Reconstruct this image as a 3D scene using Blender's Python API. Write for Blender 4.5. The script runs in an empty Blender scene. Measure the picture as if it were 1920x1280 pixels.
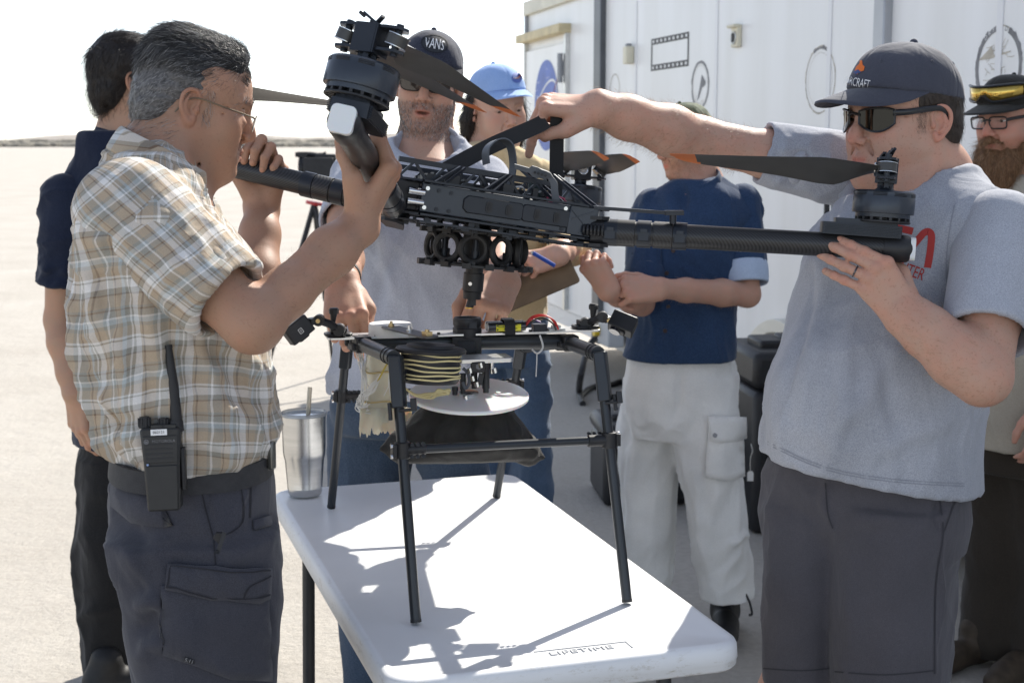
import bpy, math, random
import numpy as np
from math import radians, sin, cos, pi
from mathutils import Matrix, Vector
from mathutils.bvhtree import BVHTree
random.seed(7); RNG = np.random.default_rng(7)
SC = bpy.context.scene
COL = SC.collection

# ------------------------------------------------------------------ camera, sky, sun, exposure
CAMH = 1.55; FPX = 2667.0; PITCH = math.atan(375 / FPX)
cd = bpy.data.cameras.new('camera'); cam = bpy.data.objects.new('camera', cd); COL.objects.link(cam)
cd.sensor_width = 36; cd.lens = 50; cd.clip_start = .05; cd.clip_end = 20000
cam.location = (0, 0, CAMH); cam.rotation_euler = (pi / 2 - PITCH, 0, 0)
cd.dof.use_dof = True; cd.dof.focus_distance = 2.45; cd.dof.aperture_fstop = 9
SC.camera = cam
SUN_EL, SUN_AZ = radians(40.7), radians(28.8)          # azimuth from +Y towards +X
w = bpy.data.worlds.new('World'); SC.world = w; w.use_nodes = True
nt = w.node_tree; nt.nodes.clear()
sky = nt.nodes.new('ShaderNodeTexSky'); sky.sky_type = 'NISHITA'; sky.sun_disc = False
sky.sun_elevation = SUN_EL; sky.sun_rotation = SUN_AZ
sky.air_density = .75; sky.dust_density = 1.0; sky.ozone_density = .3; sky.altitude = 700
bg = nt.nodes.new('ShaderNodeBackground'); bg.inputs[1].default_value = .15
wo = nt.nodes.new('ShaderNodeOutputWorld')
hs = nt.nodes.new('ShaderNodeHueSaturation'); hs.inputs['Saturation'].default_value = .6      # dusty, milky air
nt.links.new(sky.outputs[0], hs.inputs['Color']); nt.links.new(hs.outputs[0], bg.inputs[0]); nt.links.new(bg.outputs[0], wo.inputs[0])
sl = bpy.data.lights.new('sun', 'SUN'); sl.energy = 4.5; sl.angle = radians(.55); sl.color = (1, .95, .86)
so = bpy.data.objects.new('sun', sl); COL.objects.link(so)
sdir = Vector((sin(SUN_AZ) * cos(SUN_EL), cos(SUN_AZ) * cos(SUN_EL), sin(SUN_EL)))
so.rotation_euler = sdir.to_track_quat('Z', 'Y').to_euler(); so.location = (3, 4, 8)
vs = SC.view_settings; vs.view_transform = 'Standard'; vs.look = 'None'; vs.exposure = .84; vs.gamma = 1; vs.use_curve_mapping = False
SC.cycles.use_denoising = True
SC.cycles.max_bounces = 8; SC.cycles.transparent_max_bounces = 12

# ------------------------------------------------------------------ small maths
def V(*a): return np.array(a, float)
def nrm(v): v = np.asarray(v, float); return v / (np.linalg.norm(v) + 1e-12)
_c, _s = cos(PITCH), sin(PITCH)
def ray(x, y):
    u = (x - 960) / FPX; v = (640 - y) / FPX
    return V(u, _c + v * _s, -_s + v * _c)
def at(x, y, Y):
    r = ray(x, y); return V(0, 0, CAMH) + r * (Y / r[1])
def onz(x, y, z):
    r = ray(x, y); return V(0, 0, CAMH) + r * ((z - CAMH) / r[2])
def frame(o, x=None, z=None, y=None):
    """4x4 from origin, a main axis and a second axis to be orthogonalised."""
    M = np.eye(4); M[:3, 3] = o
    if z is not None and x is not None:      # z exact
        z = nrm(z); x = nrm(x - z * np.dot(x, z)); y = np.cross(z, x)
    elif z is not None and y is not None:
        z = nrm(z); y = nrm(y - z * np.dot(y, z)); x = np.cross(y, z)
    else:                                     # x exact, y second
        x = nrm(x); y = nrm(y - x * np.dot(x, y)); z = np.cross(x, y)
    M[:3, 0], M[:3, 1], M[:3, 2] = x, y, z
    return M
def rot(axis, deg):
    return np.array(Matrix.Rotation(radians(deg), 4, Vector(axis)))
def T(x, y, z): M = np.eye(4); M[:3, 3] = (x, y, z); return M
def tp(M, p): p = np.asarray(p, float); return p @ M[:3, :3].T + M[:3, 3]
def crom(pts, n):
    """smooth curve through points, n samples per span"""
    P = np.array(pts, float); out = []
    for i in range(len(P) - 1):
        p0 = P[max(i - 1, 0)]; p1 = P[i]; p2 = P[i + 1]; p3 = P[min(i + 2, len(P) - 1)]
        for t in np.linspace(0, 1, n, endpoint=False):
            out.append(.5 * ((2 * p1) + (-p0 + p2) * t + (2 * p0 - 5 * p1 + 4 * p2 - p3) * t * t + (-p0 + 3 * p1 - 3 * p2 + p3) * t ** 3))
    out.append(P[-1]); return np.array(out)
def vnoise(p, seed=0):
    """vectorised value noise in -1..1, p Nx3"""
    p = np.asarray(p, float); i = np.floor(p).astype(np.int64); f = p - i; f = f * f * (3 - 2 * f)
    def h(ix, iy, iz):
        n = (ix * 374761393 + iy * 668265263 + iz * 2147483647 + seed * 1274126177) & 0xffffffff
        n = ((n ^ (n >> 13)) * 1274126177) & 0xffffffff
        n = n ^ (n >> 16)
        return (n & 0xffff) / 32767.5 - 1
    r = 0
    for dx in (0, 1):
        wx = f[:, 0] if dx else 1 - f[:, 0]
        for dy in (0, 1):
            wy = f[:, 1] if dy else 1 - f[:, 1]
            for dz in (0, 1):
                wz = f[:, 2] if dz else 1 - f[:, 2]
                r = r + wx * wy * wz * h(i[:, 0] + dx, i[:, 1] + dy, i[:, 2] + dz)
    return r
def sstep(a, b, x): t = np.clip((x - a) / (b - a), 0, 1); return t * t * (3 - 2 * t)

# ------------------------------------------------------------------ materials
MATS = {}
def mat(name, col=(.5, .5, .5), rough=.5, metal=0.0, var=0, vscale=20, bump=0, bscale=60, bdist=.002, spec=.5, sub=0, subr=(.01, .004, .002),
        trans=0, alpha=1, coat=0, attr=None, stretch=(1, 1, 1), ior=1.45, sheen=0, col2=None, rvar=0):
    if name in MATS: return MATS[name]
    m = bpy.data.materials.new(name); m.use_nodes = True; MATS[name] = m
    n = m.node_tree.nodes; L = m.node_tree.links; b = n['Principled BSDF']
    b.inputs['Base Color'].default_value = (*col, 1); b.inputs['Roughness'].default_value = rough
    b.inputs['Metallic'].default_value = metal; b.inputs['Specular IOR Level'].default_value = spec
    b.inputs['IOR'].default_value = ior
    if sub:
        b.inputs['Subsurface Weight'].default_value = sub; b.inputs['Subsurface Radius'].default_value = subr; b.inputs['Subsurface Scale'].default_value = 1
    if trans: b.inputs['Transmission Weight'].default_value = trans
    if alpha < 1: b.inputs['Alpha'].default_value = alpha
    if coat: b.inputs['Coat Weight'].default_value = coat; b.inputs['Coat Roughness'].default_value = .15
    if sheen: b.inputs['Sheen Weight'].default_value = sheen; b.inputs['Sheen Roughness'].default_value = .5
    tc = n.new('ShaderNodeTexCoord'); mp = n.new('ShaderNodeMapping'); mp.inputs['Scale'].default_value = stretch
    L.new(tc.outputs['Object'], mp.inputs[0])
    colsock = None
    if var:
        no = n.new('ShaderNodeTexNoise'); no.inputs['Scale'].default_value = vscale; no.inputs['Detail'].default_value = 5
        L.new(mp.outputs[0], no.inputs[0])
        cr = n.new('ShaderNodeValToRGB'); c2 = col2 or tuple(min(1, c * (1 + var)) for c in col); c1 = col if col2 else tuple(c * (1 - var) for c in col)
        cr.color_ramp.elements[0].color = (*c1, 1); cr.color_ramp.elements[1].color = (*c2, 1)
        cr.color_ramp.elements[0].position = .3; cr.color_ramp.elements[1].position = .7
        L.new(no.outputs[0], cr.inputs[0]); colsock = cr.outputs[0]
        if rvar:
            mr = n.new('ShaderNodeMapRange'); mr.inputs[3].default_value = max(0, rough - rvar); mr.inputs[4].default_value = min(1, rough + rvar)
            L.new(no.outputs[0], mr.inputs[0]); L.new(mr.outputs[0], b.inputs['Roughness'])
    if attr:
        at_ = n.new('ShaderNodeAttribute'); at_.attribute_name = attr
        if colsock:
            mx = n.new('ShaderNodeMix'); mx.data_type = 'RGBA'; mx.blend_type = 'MULTIPLY'; mx.inputs[0].default_value = 1
            L.new(colsock, mx.inputs[6]); L.new(at_.outputs['Color'], mx.inputs[7]); colsock = mx.outputs[2]
        else: colsock = at_.outputs['Color']
    if colsock: L.new(colsock, b.inputs['Base Color'])
    if bump:
        nb = n.new('ShaderNodeTexNoise'); nb.inputs['Scale'].default_value = bscale; nb.inputs['Detail'].default_value = 6
        L.new(mp.outputs[0], nb.inputs[0])
        bp = n.new('ShaderNodeBump'); bp.inputs['Strength'].default_value = bump; bp.inputs['Distance'].default_value = bdist
        L.new(nb.outputs[0], bp.inputs['Height']); L.new(bp.outputs[0], b.inputs['Normal'])
    return m

# ------------------------------------------------------------------ object helpers
WM = {}
def setp(o, label=None, cat=None, group=None, kind=None):
    if label: o['label'] = label
    if cat: o['category'] = cat
    if group: o['group'] = group
    if kind: o['kind'] = kind
    return o
def empty(name, M, label, cat, group=None):
    o = bpy.data.objects.new(name, None); COL.objects.link(o); o.empty_display_size = .05
    if not isinstance(M, np.ndarray) or M.shape != (4, 4): M = T(*M)
    o.matrix_world = Matrix(M); WM[o.name] = M
    return setp(o, label, cat, group)
def mesh_from(name, v, f, smooth=True, angle=38):
    v = np.asarray(v, np.float32)
    me = bpy.data.meshes.new(name)
    if isinstance(f, np.ndarray):
        k = f.shape[1]; nf = len(f); me.vertices.add(len(v)); me.vertices.foreach_set('co', v.ravel())
        me.loops.add(nf * k); me.loops.foreach_set('vertex_index', f.astype(np.int32).ravel())
        me.polygons.add(nf); me.polygons.foreach_set('loop_start', np.arange(0, nf * k, k, dtype=np.int32))
        me.update(calc_edges=True)
    else:
        me.from_pydata(v.tolist(), [], [list(q) for q in f]); me.update()
    if smooth:
        me.polygons.foreach_set('use_smooth', np.ones(len(me.polygons), bool))
        if angle < 180: me.set_sharp_from_angle(angle=radians(angle))
    return me
def link(name, me, m, parent=None, M=None, label=None):
    """link a mesh; M is its placement (4x4) in its parent's space"""
    o = bpy.data.objects.new(name, me); COL.objects.link(o)
    if m is not None:
        ms = m if isinstance(m, (list, tuple)) else [m]
        if len(me.materials) == 0:
            for q in ms: me.materials.append(q)
    if parent is not None: o.parent = parent
    if M is not None: o.matrix_local = Matrix(M)
    WM[o.name] = (WM[parent.name] if parent is not None else np.eye(4)) @ (M if M is not None else np.eye(4))
    if label: o['label'] = label
    return o
class MB:
    """collects simple shapes into one mesh"""
    def __init__(s, M=None): s.v = []; s.f = []; s.n = 0; s.M = np.eye(4) if M is None else M
    def add(s, v, f):
        v = tp(s.M, np.asarray(v, float).reshape(-1, 3)); s.v.append(v); s.f += [tuple(i + s.n for i in q) for q in f]; s.n += len(v); return s
    def box(s, c, d, R=None):
        x, y, z = (q / 2 for q in d)
        v = np.array([(i * x, j * y, k * z) for k in (-1, 1) for j in (-1, 1) for i in (-1, 1)])
        if R is not None: v = v @ R[:3, :3].T
        return s.add(v + np.asarray(c, float), [(0, 2, 3, 1), (4, 5, 7, 6), (0, 1, 5, 4), (2, 6, 7, 3), (0, 4, 6, 2), (1, 3, 7, 5)])
    def beam(s, a, b, wd, h, up=(0, 0, 1)):
        a, b = np.asarray(a, float), np.asarray(b, float); M = frame((a + b) / 2, x=b - a, y=np.cross(up, b - a))
        return s.box((a + b) / 2, (np.linalg.norm(b - a), wd, h), M)
    def rings(s, R, closed=False, cap=True):
        k = len(R[0]); n = len(R); v = np.concatenate(R); f = []
        for i in range(n if closed else n - 1):
            for j in range(k):
                a = i * k + j; b = i * k + (j + 1) % k; c = ((i + 1) % n) * k + (j + 1) % k; d = ((i + 1) % n) * k + j
                f.append((a, b, c, d))
        if cap and not closed:
            f.append(tuple(range(k))[::-1]); f.append(tuple((n - 1) * k + j for j in range(k)))
        return s.add(v, f)
    def cyl(s, a, b, r, r2=None, n=20, cap=True):
        return s.tube([a, b], [r, r if r2 is None else r2], n, cap)
    def tube(s, P, r, n=10, cap=True, closed=False, flat=1.0, up=None):
        P = np.array(P, float); m = len(P); r = np.broadcast_to(np.asarray(r, float), (m,))
        t = np.gradient(P, axis=0) if not closed else np.roll(P, -1, 0) - np.roll(P, 1, 0)
        t = t / (np.linalg.norm(t, axis=1, keepdims=True) + 1e-12)
        u = np.array(up if up is not None else ((0, 0, 1) if abs(t[0][2]) < .9 else (1, 0, 0)), float); R = []
        a = np.linspace(0, 2 * pi, n, endpoint=False)
        for i in range(m):
            u = nrm(u - t[i] * np.dot(u, t[i])); w_ = np.cross(t[i], u)
            R.append(P[i] + r[i] * (np.cos(a)[:, None] * u * flat + np.sin(a)[:, None] * w_))
        return s.rings(R, closed, cap)
    def lathe(s, prof, M=None, n=28, cap=True):
        a = np.linspace(0, 2 * pi, n, endpoint=False); R = []
        for r, z in prof:
            q = np.stack([r * np.cos(a), r * np.sin(a), np.full(n, z)], 1); R.append(tp(M, q) if M is not None else q)
        return s.rings(R, False, cap)
    def torus(s, c, ax, R, r, n=24, k=8, arc=None):
        ax = nrm(ax); u = nrm(np.cross(ax, (0, 0, 1) if abs(ax[2]) < .9 else (1, 0, 0))); w_ = np.cross(ax, u)
        a = np.linspace(0, 2 * pi, n, endpoint=False)
        P = np.asarray(c, float) + R * (np.cos(a)[:, None] * u + np.sin(a)[:, None] * w_)
        return s.tube(P, r, k, closed=True)
    def prism(s, poly, z0, z1, M=None):
        n = len(poly); v = [(x, y, z0) for x, y in poly] + [(x, y, z1) for x, y in poly]; v = np.array(v, float)
        if M is not None: v = tp(M, v)
        f = [tuple(range(n))[::-1], tuple(range(n, 2 * n))] + [(i, (i + 1) % n, n + (i + 1) % n, n + i) for i in range(n)]
        return s.add(v, f)
    def ball(s, c, r, nu=14, nv=8, M=None):
        r = np.broadcast_to(np.asarray(r, float), (3,)); th = np.linspace(0, pi, nv + 1)[1:-1]; a = np.linspace(0, 2 * pi, nu, endpoint=False)
        v = [(0, 0, 1)] + [(sin(t) * cos(p), sin(t) * sin(p), cos(t)) for t in th for p in a] + [(0, 0, -1)]
        v = np.array(v) * r
        if M is not None: v = v @ M[:3, :3].T
        f = [(0, 1 + j, 1 + (j + 1) % nu) for j in range(nu)]
        for i in range(nv - 2):
            for j in range(nu):
                a0 = 1 + i * nu + j; b0 = 1 + i * nu + (j + 1) % nu; f.append((a0, a0 + nu, b0 + nu, b0))
        L = 1 + (nv - 2) * nu; e = len(v) - 1
        f += [(L + j, e, L + (j + 1) % nu) for j in range(nu)]
        return s.add(v + np.asarray(c, float), f)
    def strap(s, P, wv, th):
        """flat band along P, width vector(s) wv, thickness th"""
        P = np.array(P, float); m = len(P); wv = np.broadcast_to(np.asarray(wv, float), (m, 3)); t = np.gradient(P, axis=0); R = []
        for i in range(m):
            nn = nrm(np.cross(t[i], wv[i])) * th / 2
            R.append(np.array([P[i] - wv[i] / 2 - nn, P[i] + wv[i] / 2 - nn, P[i] + wv[i] / 2 + nn, P[i] - wv[i] / 2 + nn]))
        return s.rings(R)
    def arrays(s): return (np.concatenate(s.v) if s.v else np.zeros((0, 3))), s.f
    def build(s, name, m, parent=None, world=True, bevel=0, label=None, smooth=True, angle=38, base=None):
        v, f = s.arrays()
        M = None
        if parent is not None and world: v = tp(np.linalg.inv(WM[parent.name]), v)
        elif parent is None:
            b = base if base is not None else V((v[:, 0].min() + v[:, 0].max()) / 2, (v[:, 1].min() + v[:, 1].max()) / 2, v[:, 2].min())
            v = v - b; M = T(*b)
        o = link(name, mesh_from(name, v, f, smooth, angle), m, parent, M, label)
        if bevel:
            md = o.modifiers.new('bevel', 'BEVEL'); md.width = bevel; md.segments = 2; md.limit_method = 'ANGLE'; md.angle_limit = radians(40)
        return o
def rrect(w_, h, r, n=5):
    out = []
    for cx, cy, a0 in ((w_ / 2 - r, h / 2 - r, 0), (-w_ / 2 + r, h / 2 - r, 90), (-w_ / 2 + r, -h / 2 + r, 180), (w_ / 2 - r, -h / 2 + r, 270)):
        for i in range(n + 1):
            a = radians(a0 + 90 * i / n); out.append((cx + r * cos(a), cy + r * sin(a)))
    return out
def copy_tree(o, parent=None, M=None):
    c = o.copy(); COL.objects.link(c); c.parent = parent
    if M is not None: c.matrix_local = Matrix(M)
    for ch in [q for q in SC.objects if q.parent == o]: copy_tree(ch, c)
    return c
def text_mesh(body, size, M, depth=.0005, sx=1.0, spacing=1.0, res=3):
    """lettering as flat geometry: returns verts (placed by M) and faces"""
    cu = bpy.data.curves.new('lettering', 'FONT'); cu.body = body; cu.size = size; cu.align_x = 'CENTER'; cu.align_y = 'CENTER'
    cu.extrude = depth; cu.space_character = spacing; cu.resolution_u = res
    o = bpy.data.objects.new('lettering', cu); COL.objects.link(o)
    dg = bpy.context.evaluated_depsgraph_get(); me = bpy.data.meshes.new_from_object(o.evaluated_get(dg))
    v = np.array([q.co[:] for q in me.vertices]).reshape(-1, 3); f = [tuple(p.vertices) for p in me.polygons]
    bpy.data.objects.remove(o); bpy.data.curves.remove(cu); bpy.data.meshes.remove(me)
    v[:, 0] *= sx
    return tp(M, v), f
def bvh_of(o):
    me = o.data; W = WM[o.name]
    v = np.empty(len(me.vertices) * 3, np.float32); me.vertices.foreach_get('co', v); v = tp(W, v.reshape(-1, 3))
    return BVHTree.FromPolygons([tuple(q) for q in v], [tuple(p.vertices) for p in me.polygons])
def subdivide(v, f, maxlen):
    import bmesh
    bm = bmesh.new(); vs_ = [bm.verts.new(tuple(q)) for q in v]
    for q in f:
        try: bm.faces.new([vs_[i] for i in q])
        except ValueError: pass
    bmesh.ops.triangulate(bm, faces=bm.faces[:])
    for _ in range(5):
        ed = [e for e in bm.edges if e.calc_length() > maxlen]
        if not ed: break
        bmesh.ops.subdivide_edges(bm, edges=ed, cuts=1, use_grid_fill=False); bmesh.ops.triangulate(bm, faces=bm.faces[:])
    bm.verts.index_update(); v2 = np.array([q.co[:] for q in bm.verts]); f2 = [tuple(q.index for q in fc.verts) for fc in bm.faces]; bm.free(); return v2, f2
def decal(name, v, f, tree, direction, m, parent, off=.0008, maxlen=.008, thick=None, label=None):
    """print a flat shape on a curved surface: drop its vertices along direction onto the surface"""
    v, f = subdivide(v, f, maxlen); out = []; eye = V(0, 0, CAMH)
    for q in v:
        d = Vector(nrm(q - eye) if direction is None else nrm(direction))      # None: seen from where the print was measured
        h = tree.ray_cast(Vector(q) - d * .3, d, .9)
        p = h[0] if h[0] is not None else Vector(q)
        nn = h[1] if h[0] is not None else -d
        if nn.dot(d) > 0: nn = -nn
        out.append(np.array(p) + np.array(nn) * off)
    v = np.array(out)
    if parent is not None: v = tp(np.linalg.inv(WM[parent.name]), v)
    return link(name, mesh_from(name, v, f, True, 180), m, parent, label=label)

# ------------------------------------------------------------------ implicit-surface modeller (bodies and cloth)
class Field:
    def __init__(s): s.p = []; s.M = np.eye(4)
    def _push(s, op, k, lo, hi, fn): s.p.append((op, k, np.asarray(lo) - k - .012, np.asarray(hi) + k + .012, fn)); return s
    def cap(s, a, b, ra, rb=None, k=.01, op='u', flat=None, fr=1.0):
        """tapered capsule; flat = direction squeezed by factor fr"""
        a = tp(s.M, a); b = tp(s.M, b); rb = ra if rb is None else rb
        R = max(ra, rb); lo = np.minimum(a, b) - R; hi = np.maximum(a, b) + R; ba = b - a; L2 = float(ba @ ba) + 1e-12
        fd = None if flat is None else nrm(s.M[:3, :3] @ np.asarray(flat, float))
        def fn(P):
            pa = P - a
            if fd is not None:
                q = pa @ fd; pa = pa + (q * (1 / fr - 1))[..., None] * fd
            h = np.clip(pa @ ba / L2, 0, 1); d = pa - h[..., None] * ba
            return np.sqrt((d * d).sum(-1)) - (ra + (rb - ra) * h)
        return s._push(op, k, lo, hi, fn)
    def chain(s, pts, rs, k=.01, op='u', **kw):
        for i in range(len(pts) - 1): s.cap(pts[i], pts[i + 1], rs[i], rs[i + 1], k if i == 0 else min(k, .006), op, **kw)
        return s
    def ell(s, c, r, R=None, k=.01, op='u'):
        r = np.asarray(r, float); A = s.M[:3, :3] @ (R[:3, :3] if R is not None else np.eye(3)); c = tp(s.M, c)
        e = np.sqrt(((A * r) ** 2).sum(1)); 
        def fn(P):
            q = (P - c) @ A; k0 = np.sqrt(((q / r) ** 2).sum(-1)); k1 = np.sqrt(((q / r ** 2) ** 2).sum(-1)) + 1e-9
            return k0 * (k0 - 1) / k1
        return s._push(op, k, c - e, c + e, fn)
    def loft(s, secs, M=None, n=2.4, k=.02, op='u', rnd=.0):
        """stacked super-ellipses: rows of (z, ox, oy, rx, ry_front, ry_back) along local z"""
        S = np.array(secs, float); zs = np.linspace(S[0, 0], S[-1, 0], 80); idx = np.interp(zs, S[:, 0], np.arange(len(S)))
        C = np.array([np.interp(idx, np.arange(len(S)), S[:, j]) for j in range(6)])
        ker = np.array([1, 2, 3, 2, 1]) / 9.
        for j in range(1, 6): C[j] = np.convolve(np.pad(C[j], 2, mode='edge'), ker, 'valid')
        W = s.M @ (M if M is not None else np.eye(4)); Wi = np.linalg.inv(W)
        X = S[:, 3].max() + abs(S[:, 1]).max(); Yb = max(S[:, 4].max(), S[:, 5].max()) + abs(S[:, 2]).max()
        cs = np.array([(x, y, z) for x in (-X, X) for y in (-Yb, Yb) for z in (S[0, 0], S[-1, 0])]); cs = tp(W, cs)
        def fn(P):
            q = P @ Wi[:3, :3].T + Wi[:3, 3]; z = q[..., 2]
            ox, oy, rx, rf, rb = (np.interp(z, zs, C[j]) for j in range(1, 6))
            x = np.abs(q[..., 0] - ox); y = q[..., 1] - oy; ry = np.where(y > 0, rf, rb); y = np.abs(y)
            rho = ((x / rx) ** n + (y / ry) ** n) ** (1 / n)
            gx = x / np.maximum(rx, 1e-4) ** 2; gy = y / np.maximum(ry, 1e-4) ** 2; g = np.sqrt(gx * gx + gy * gy) / np.maximum(np.sqrt((x / rx) ** 2 + (y / ry) ** 2), 1e-4)
            d = (rho - 1) / np.maximum(g, 1e-3)
            return np.maximum(d, np.maximum(zs[0] - z, z - zs[-1]))
        return s._push(op, k, cs.min(0), cs.max(0), fn)
    def cut(s, p, nrml, k=.004):
        """keep the side the normal points away from"""
        p = tp(s.M, p); nn = nrm(s.M[:3, :3] @ np.asarray(nrml, float))
        return s._push('s', k, (-99,) * 3, (99,) * 3, lambda P: -((P - p) @ nn))
    def fn(s, f, lo, hi, k=.005, op='u'): return s._push(op, k, lo, hi, f)
    def eval(s, P, nb=None, blo=None, bhi=None):
        D = np.full(P.shape[:-1], .5, np.float32)
        for op, k, lo, hi, fn in s.p:
            if blo is not None:
                sel = np.all((bhi >= lo) & (blo <= hi), axis=1)
                if not sel.any(): continue
                if sel.all(): sel = slice(None)
            else: sel = slice(None)
            a = D[sel]; b = fn(P[sel]).astype(np.float32)
            if op == 'u': h = np.clip(.5 + .5 * (a - b) / k, 0, 1); a = a + (b - a) * h - k * h * (1 - h)
            else:
                b = -b; h = np.clip(.5 + .5 * (b - a) / k, 0, 1); a = a + (b - a) * h + k * h * (1 - h)
            D[sel] = a
        return D
    def mesh(s, h, B=8):
        us = [q for q in s.p if q[0] == 'u']; lo = np.min([q[2] for q in us], 0) - h; hi = np.max([q[3] for q in us], 0) + h
        nbk = np.ceil((hi - lo) / (h * B)).astype(int); dims = nbk * B
        gi = np.stack(np.meshgrid(*[np.arange(n) for n in nbk], indexing='ij'), -1).reshape(-1, 3)
        cen = lo + (gi * B + (B - 1) / 2) * h
        half = h * B * .5
        Dc = s.eval(cen[:, None, :], None, cen - h, cen + h)[:, 0]
        # blocks near the surface, judged with the primitives' own boxes grown
        act = np.abs(Dc) < half * 1.732 * 1.35 + .004
        # primitives culled at the centre point but touching the block
        near = np.zeros(len(gi), bool)
        for op, k, l2, h2, fn in s.p:
            if l2[0] < -50: continue
            near |= np.all((cen + half >= l2) & (cen - half <= h2), axis=1) & ~np.all((cen + h >= l2) & (cen - h <= h2), axis=1)
        act |= near & (Dc > 0)
        D = np.where(Dc < 0, -1., 1.).astype(np.float32)
        G = np.repeat(np.repeat(np.repeat(D.reshape(nbk), B, 0), B, 1), B, 2)
        ai = gi[act]; off = np.stack(np.meshgrid(*[np.arange(B)] * 3, indexing='ij'), -1).reshape(-1, 3)
        for c0 in range(0, len(ai), 1500):
            a = ai[c0:c0 + 1500]; I = a[:, None, :] * B + off[None]; P = lo + I * h
            d = s.eval(P, None, P.min(1), P.max(1)); G[I[..., 0], I[..., 1], I[..., 2]] = d
        return surface_net(G, lo, h)
def surface_net(G, lo, h):
    I = (G < 0).astype(np.uint8)
    s = sum(I[i:I.shape[0] - 1 + i, j:I.shape[1] - 1 + j, k:I.shape[2] - 1 + k] for i in (0, 1) for j in (0, 1) for k in (0, 1))
    c = np.argwhere((s > 0) & (s < 8)); vid = np.full(s.shape, -1, np.int32); vid[c[:, 0], c[:, 1], c[:, 2]] = np.arange(len(c))
    acc = np.zeros((len(c), 3)); cnt = np.zeros(len(c))
    cor = [(i, j, k) for i in (0, 1) for j in (0, 1) for k in (0, 1)]
    for a in cor:
        for ax in range(3):
            if a[ax]: continue
            b = list(a); b[ax] = 1
            da = G[c[:, 0] + a[0], c[:, 1] + a[1], c[:, 2] + a[2]]; db = G[c[:, 0] + b[0], c[:, 1] + b[1], c[:, 2] + b[2]]
            m = (da < 0) != (db < 0); t = np.where(m, da / np.where(m, da - db, 1), 0); p = np.array(a, float)[None].repeat(len(c), 0); p[:, ax] += t
            acc[m] += p[m]; cnt[m] += 1
    v = lo + (c + acc / np.maximum(cnt, 1)[:, None]) * h
    F = []
    for ax in range(3):
        o1, o2 = [(1, 2), (2, 0), (0, 1)][ax]
        A = np.moveaxis(I, ax, 0); dif = A[1:] != A[:-1]; dif = np.moveaxis(dif, 0, ax)
        e = np.argwhere(dif); e = e[(e[:, o1] > 0) & (e[:, o2] > 0)]
        e = e[(e[:, o1] < vid.shape[o1]) & (e[:, o2] < vid.shape[o2]) & (e[:, ax] < vid.shape[ax])]
        def g(d1, d2):
            q = e.copy(); q[:, o1] -= d1; q[:, o2] -= d2; return vid[q[:, 0], q[:, 1], q[:, 2]]
        q = np.stack([g(1, 1), g(0, 1), g(0, 0), g(1, 0)], 1)
        ins = I[e[:, 0], e[:, 1], e[:, 2]] == 1; q[~ins] = q[~ins][:, ::-1]
        F.append(q[(q >= 0).all(1)])
    return v, np.concatenate(F)
def vnormals(v, f):
    n = np.zeros_like(v); fn_ = np.cross(v[f[:, 2]] - v[f[:, 0]], v[f[:, 3]] - v[f[:, 1]])
    for j in range(4): np.add.at(n, f[:, j], fn_)
    return n / (np.linalg.norm(n, axis=1, keepdims=True) + 1e-12)
def relax(v, f, it=2, w_=.5):
    for _ in range(it):
        acc = np.zeros_like(v); cnt = np.zeros(len(v))
        for j in range(4):
            a = f[:, j]; b = f[:, (j + 1) % 4]; np.add.at(acc, a, v[b]); np.add.at(cnt, a, 1); np.add.at(acc, b, v[a]); np.add.at(cnt, b, 1)
        v = v + w_ * (acc / np.maximum(cnt, 1)[:, None] - v)
    return v
def attr_col(me, name, c):
    a = me.attributes.new(name, 'FLOAT_COLOR', 'POINT'); a.data.foreach_set('color', np.concatenate([c, np.ones((len(c), 1))], 1).astype(np.float32).ravel())
def attr_vec(me, name, c):
    a = me.attributes.new(name, 'FLOAT_VECTOR', 'POINT'); a.data.foreach_set('vector', np.asarray(c, np.float32).ravel())
def strands(name, roots, dirs, length, rad, m, parent, npts=5, curl=0, droop=0, bend=None, taper=.3, seed=1):
    """real hair strands as a hair-curves object"""
    rg = np.random.default_rng(seed); n = len(roots); t = np.linspace(0, 1, npts)
    L = np.broadcast_to(np.asarray(length, float), (n,)) * rg.uniform(.65, 1.15, n)
    P = roots[:, None, :] + dirs[:, None, :] * (L[:, None] * t)[..., None]
    if bend is not None: P = P + bend[:, None, :] * (L[:, None] * t ** 2)[..., None]
    if droop: P[..., 2] -= droop * (L[:, None] * t ** 2)
    if curl:
        w1 = rg.normal(0, 1, (n, 3)); w2 = rg.normal(0, 1, (n, 3))
        P = P + curl * (w1[:, None] * (np.sin(3 * t))[None, :, None] * t[None, :, None] + w2[:, None] * (t ** 2)[None, :, None])
    P = tp(np.linalg.inv(WM[parent.name]), P.reshape(-1, 3))
    hc = bpy.data.hair_curves.new(name); hc.add_curves([npts] * n)
    hc.attributes['position'].data.foreach_set('vector', P.astype(np.float32).ravel())
    ra = hc.attributes.get('radius') or hc.attributes.new('radius', 'FLOAT', 'POINT')
    ra.data.foreach_set('value', np.tile(rad * (1 - (1 - taper) * t), n).astype(np.float32))
    hc.materials.append(m)
    o = bpy.data.objects.new(name, hc); COL.objects.link(o); o.parent = parent; WM[o.name] = WM[parent.name]
    return o
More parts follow.
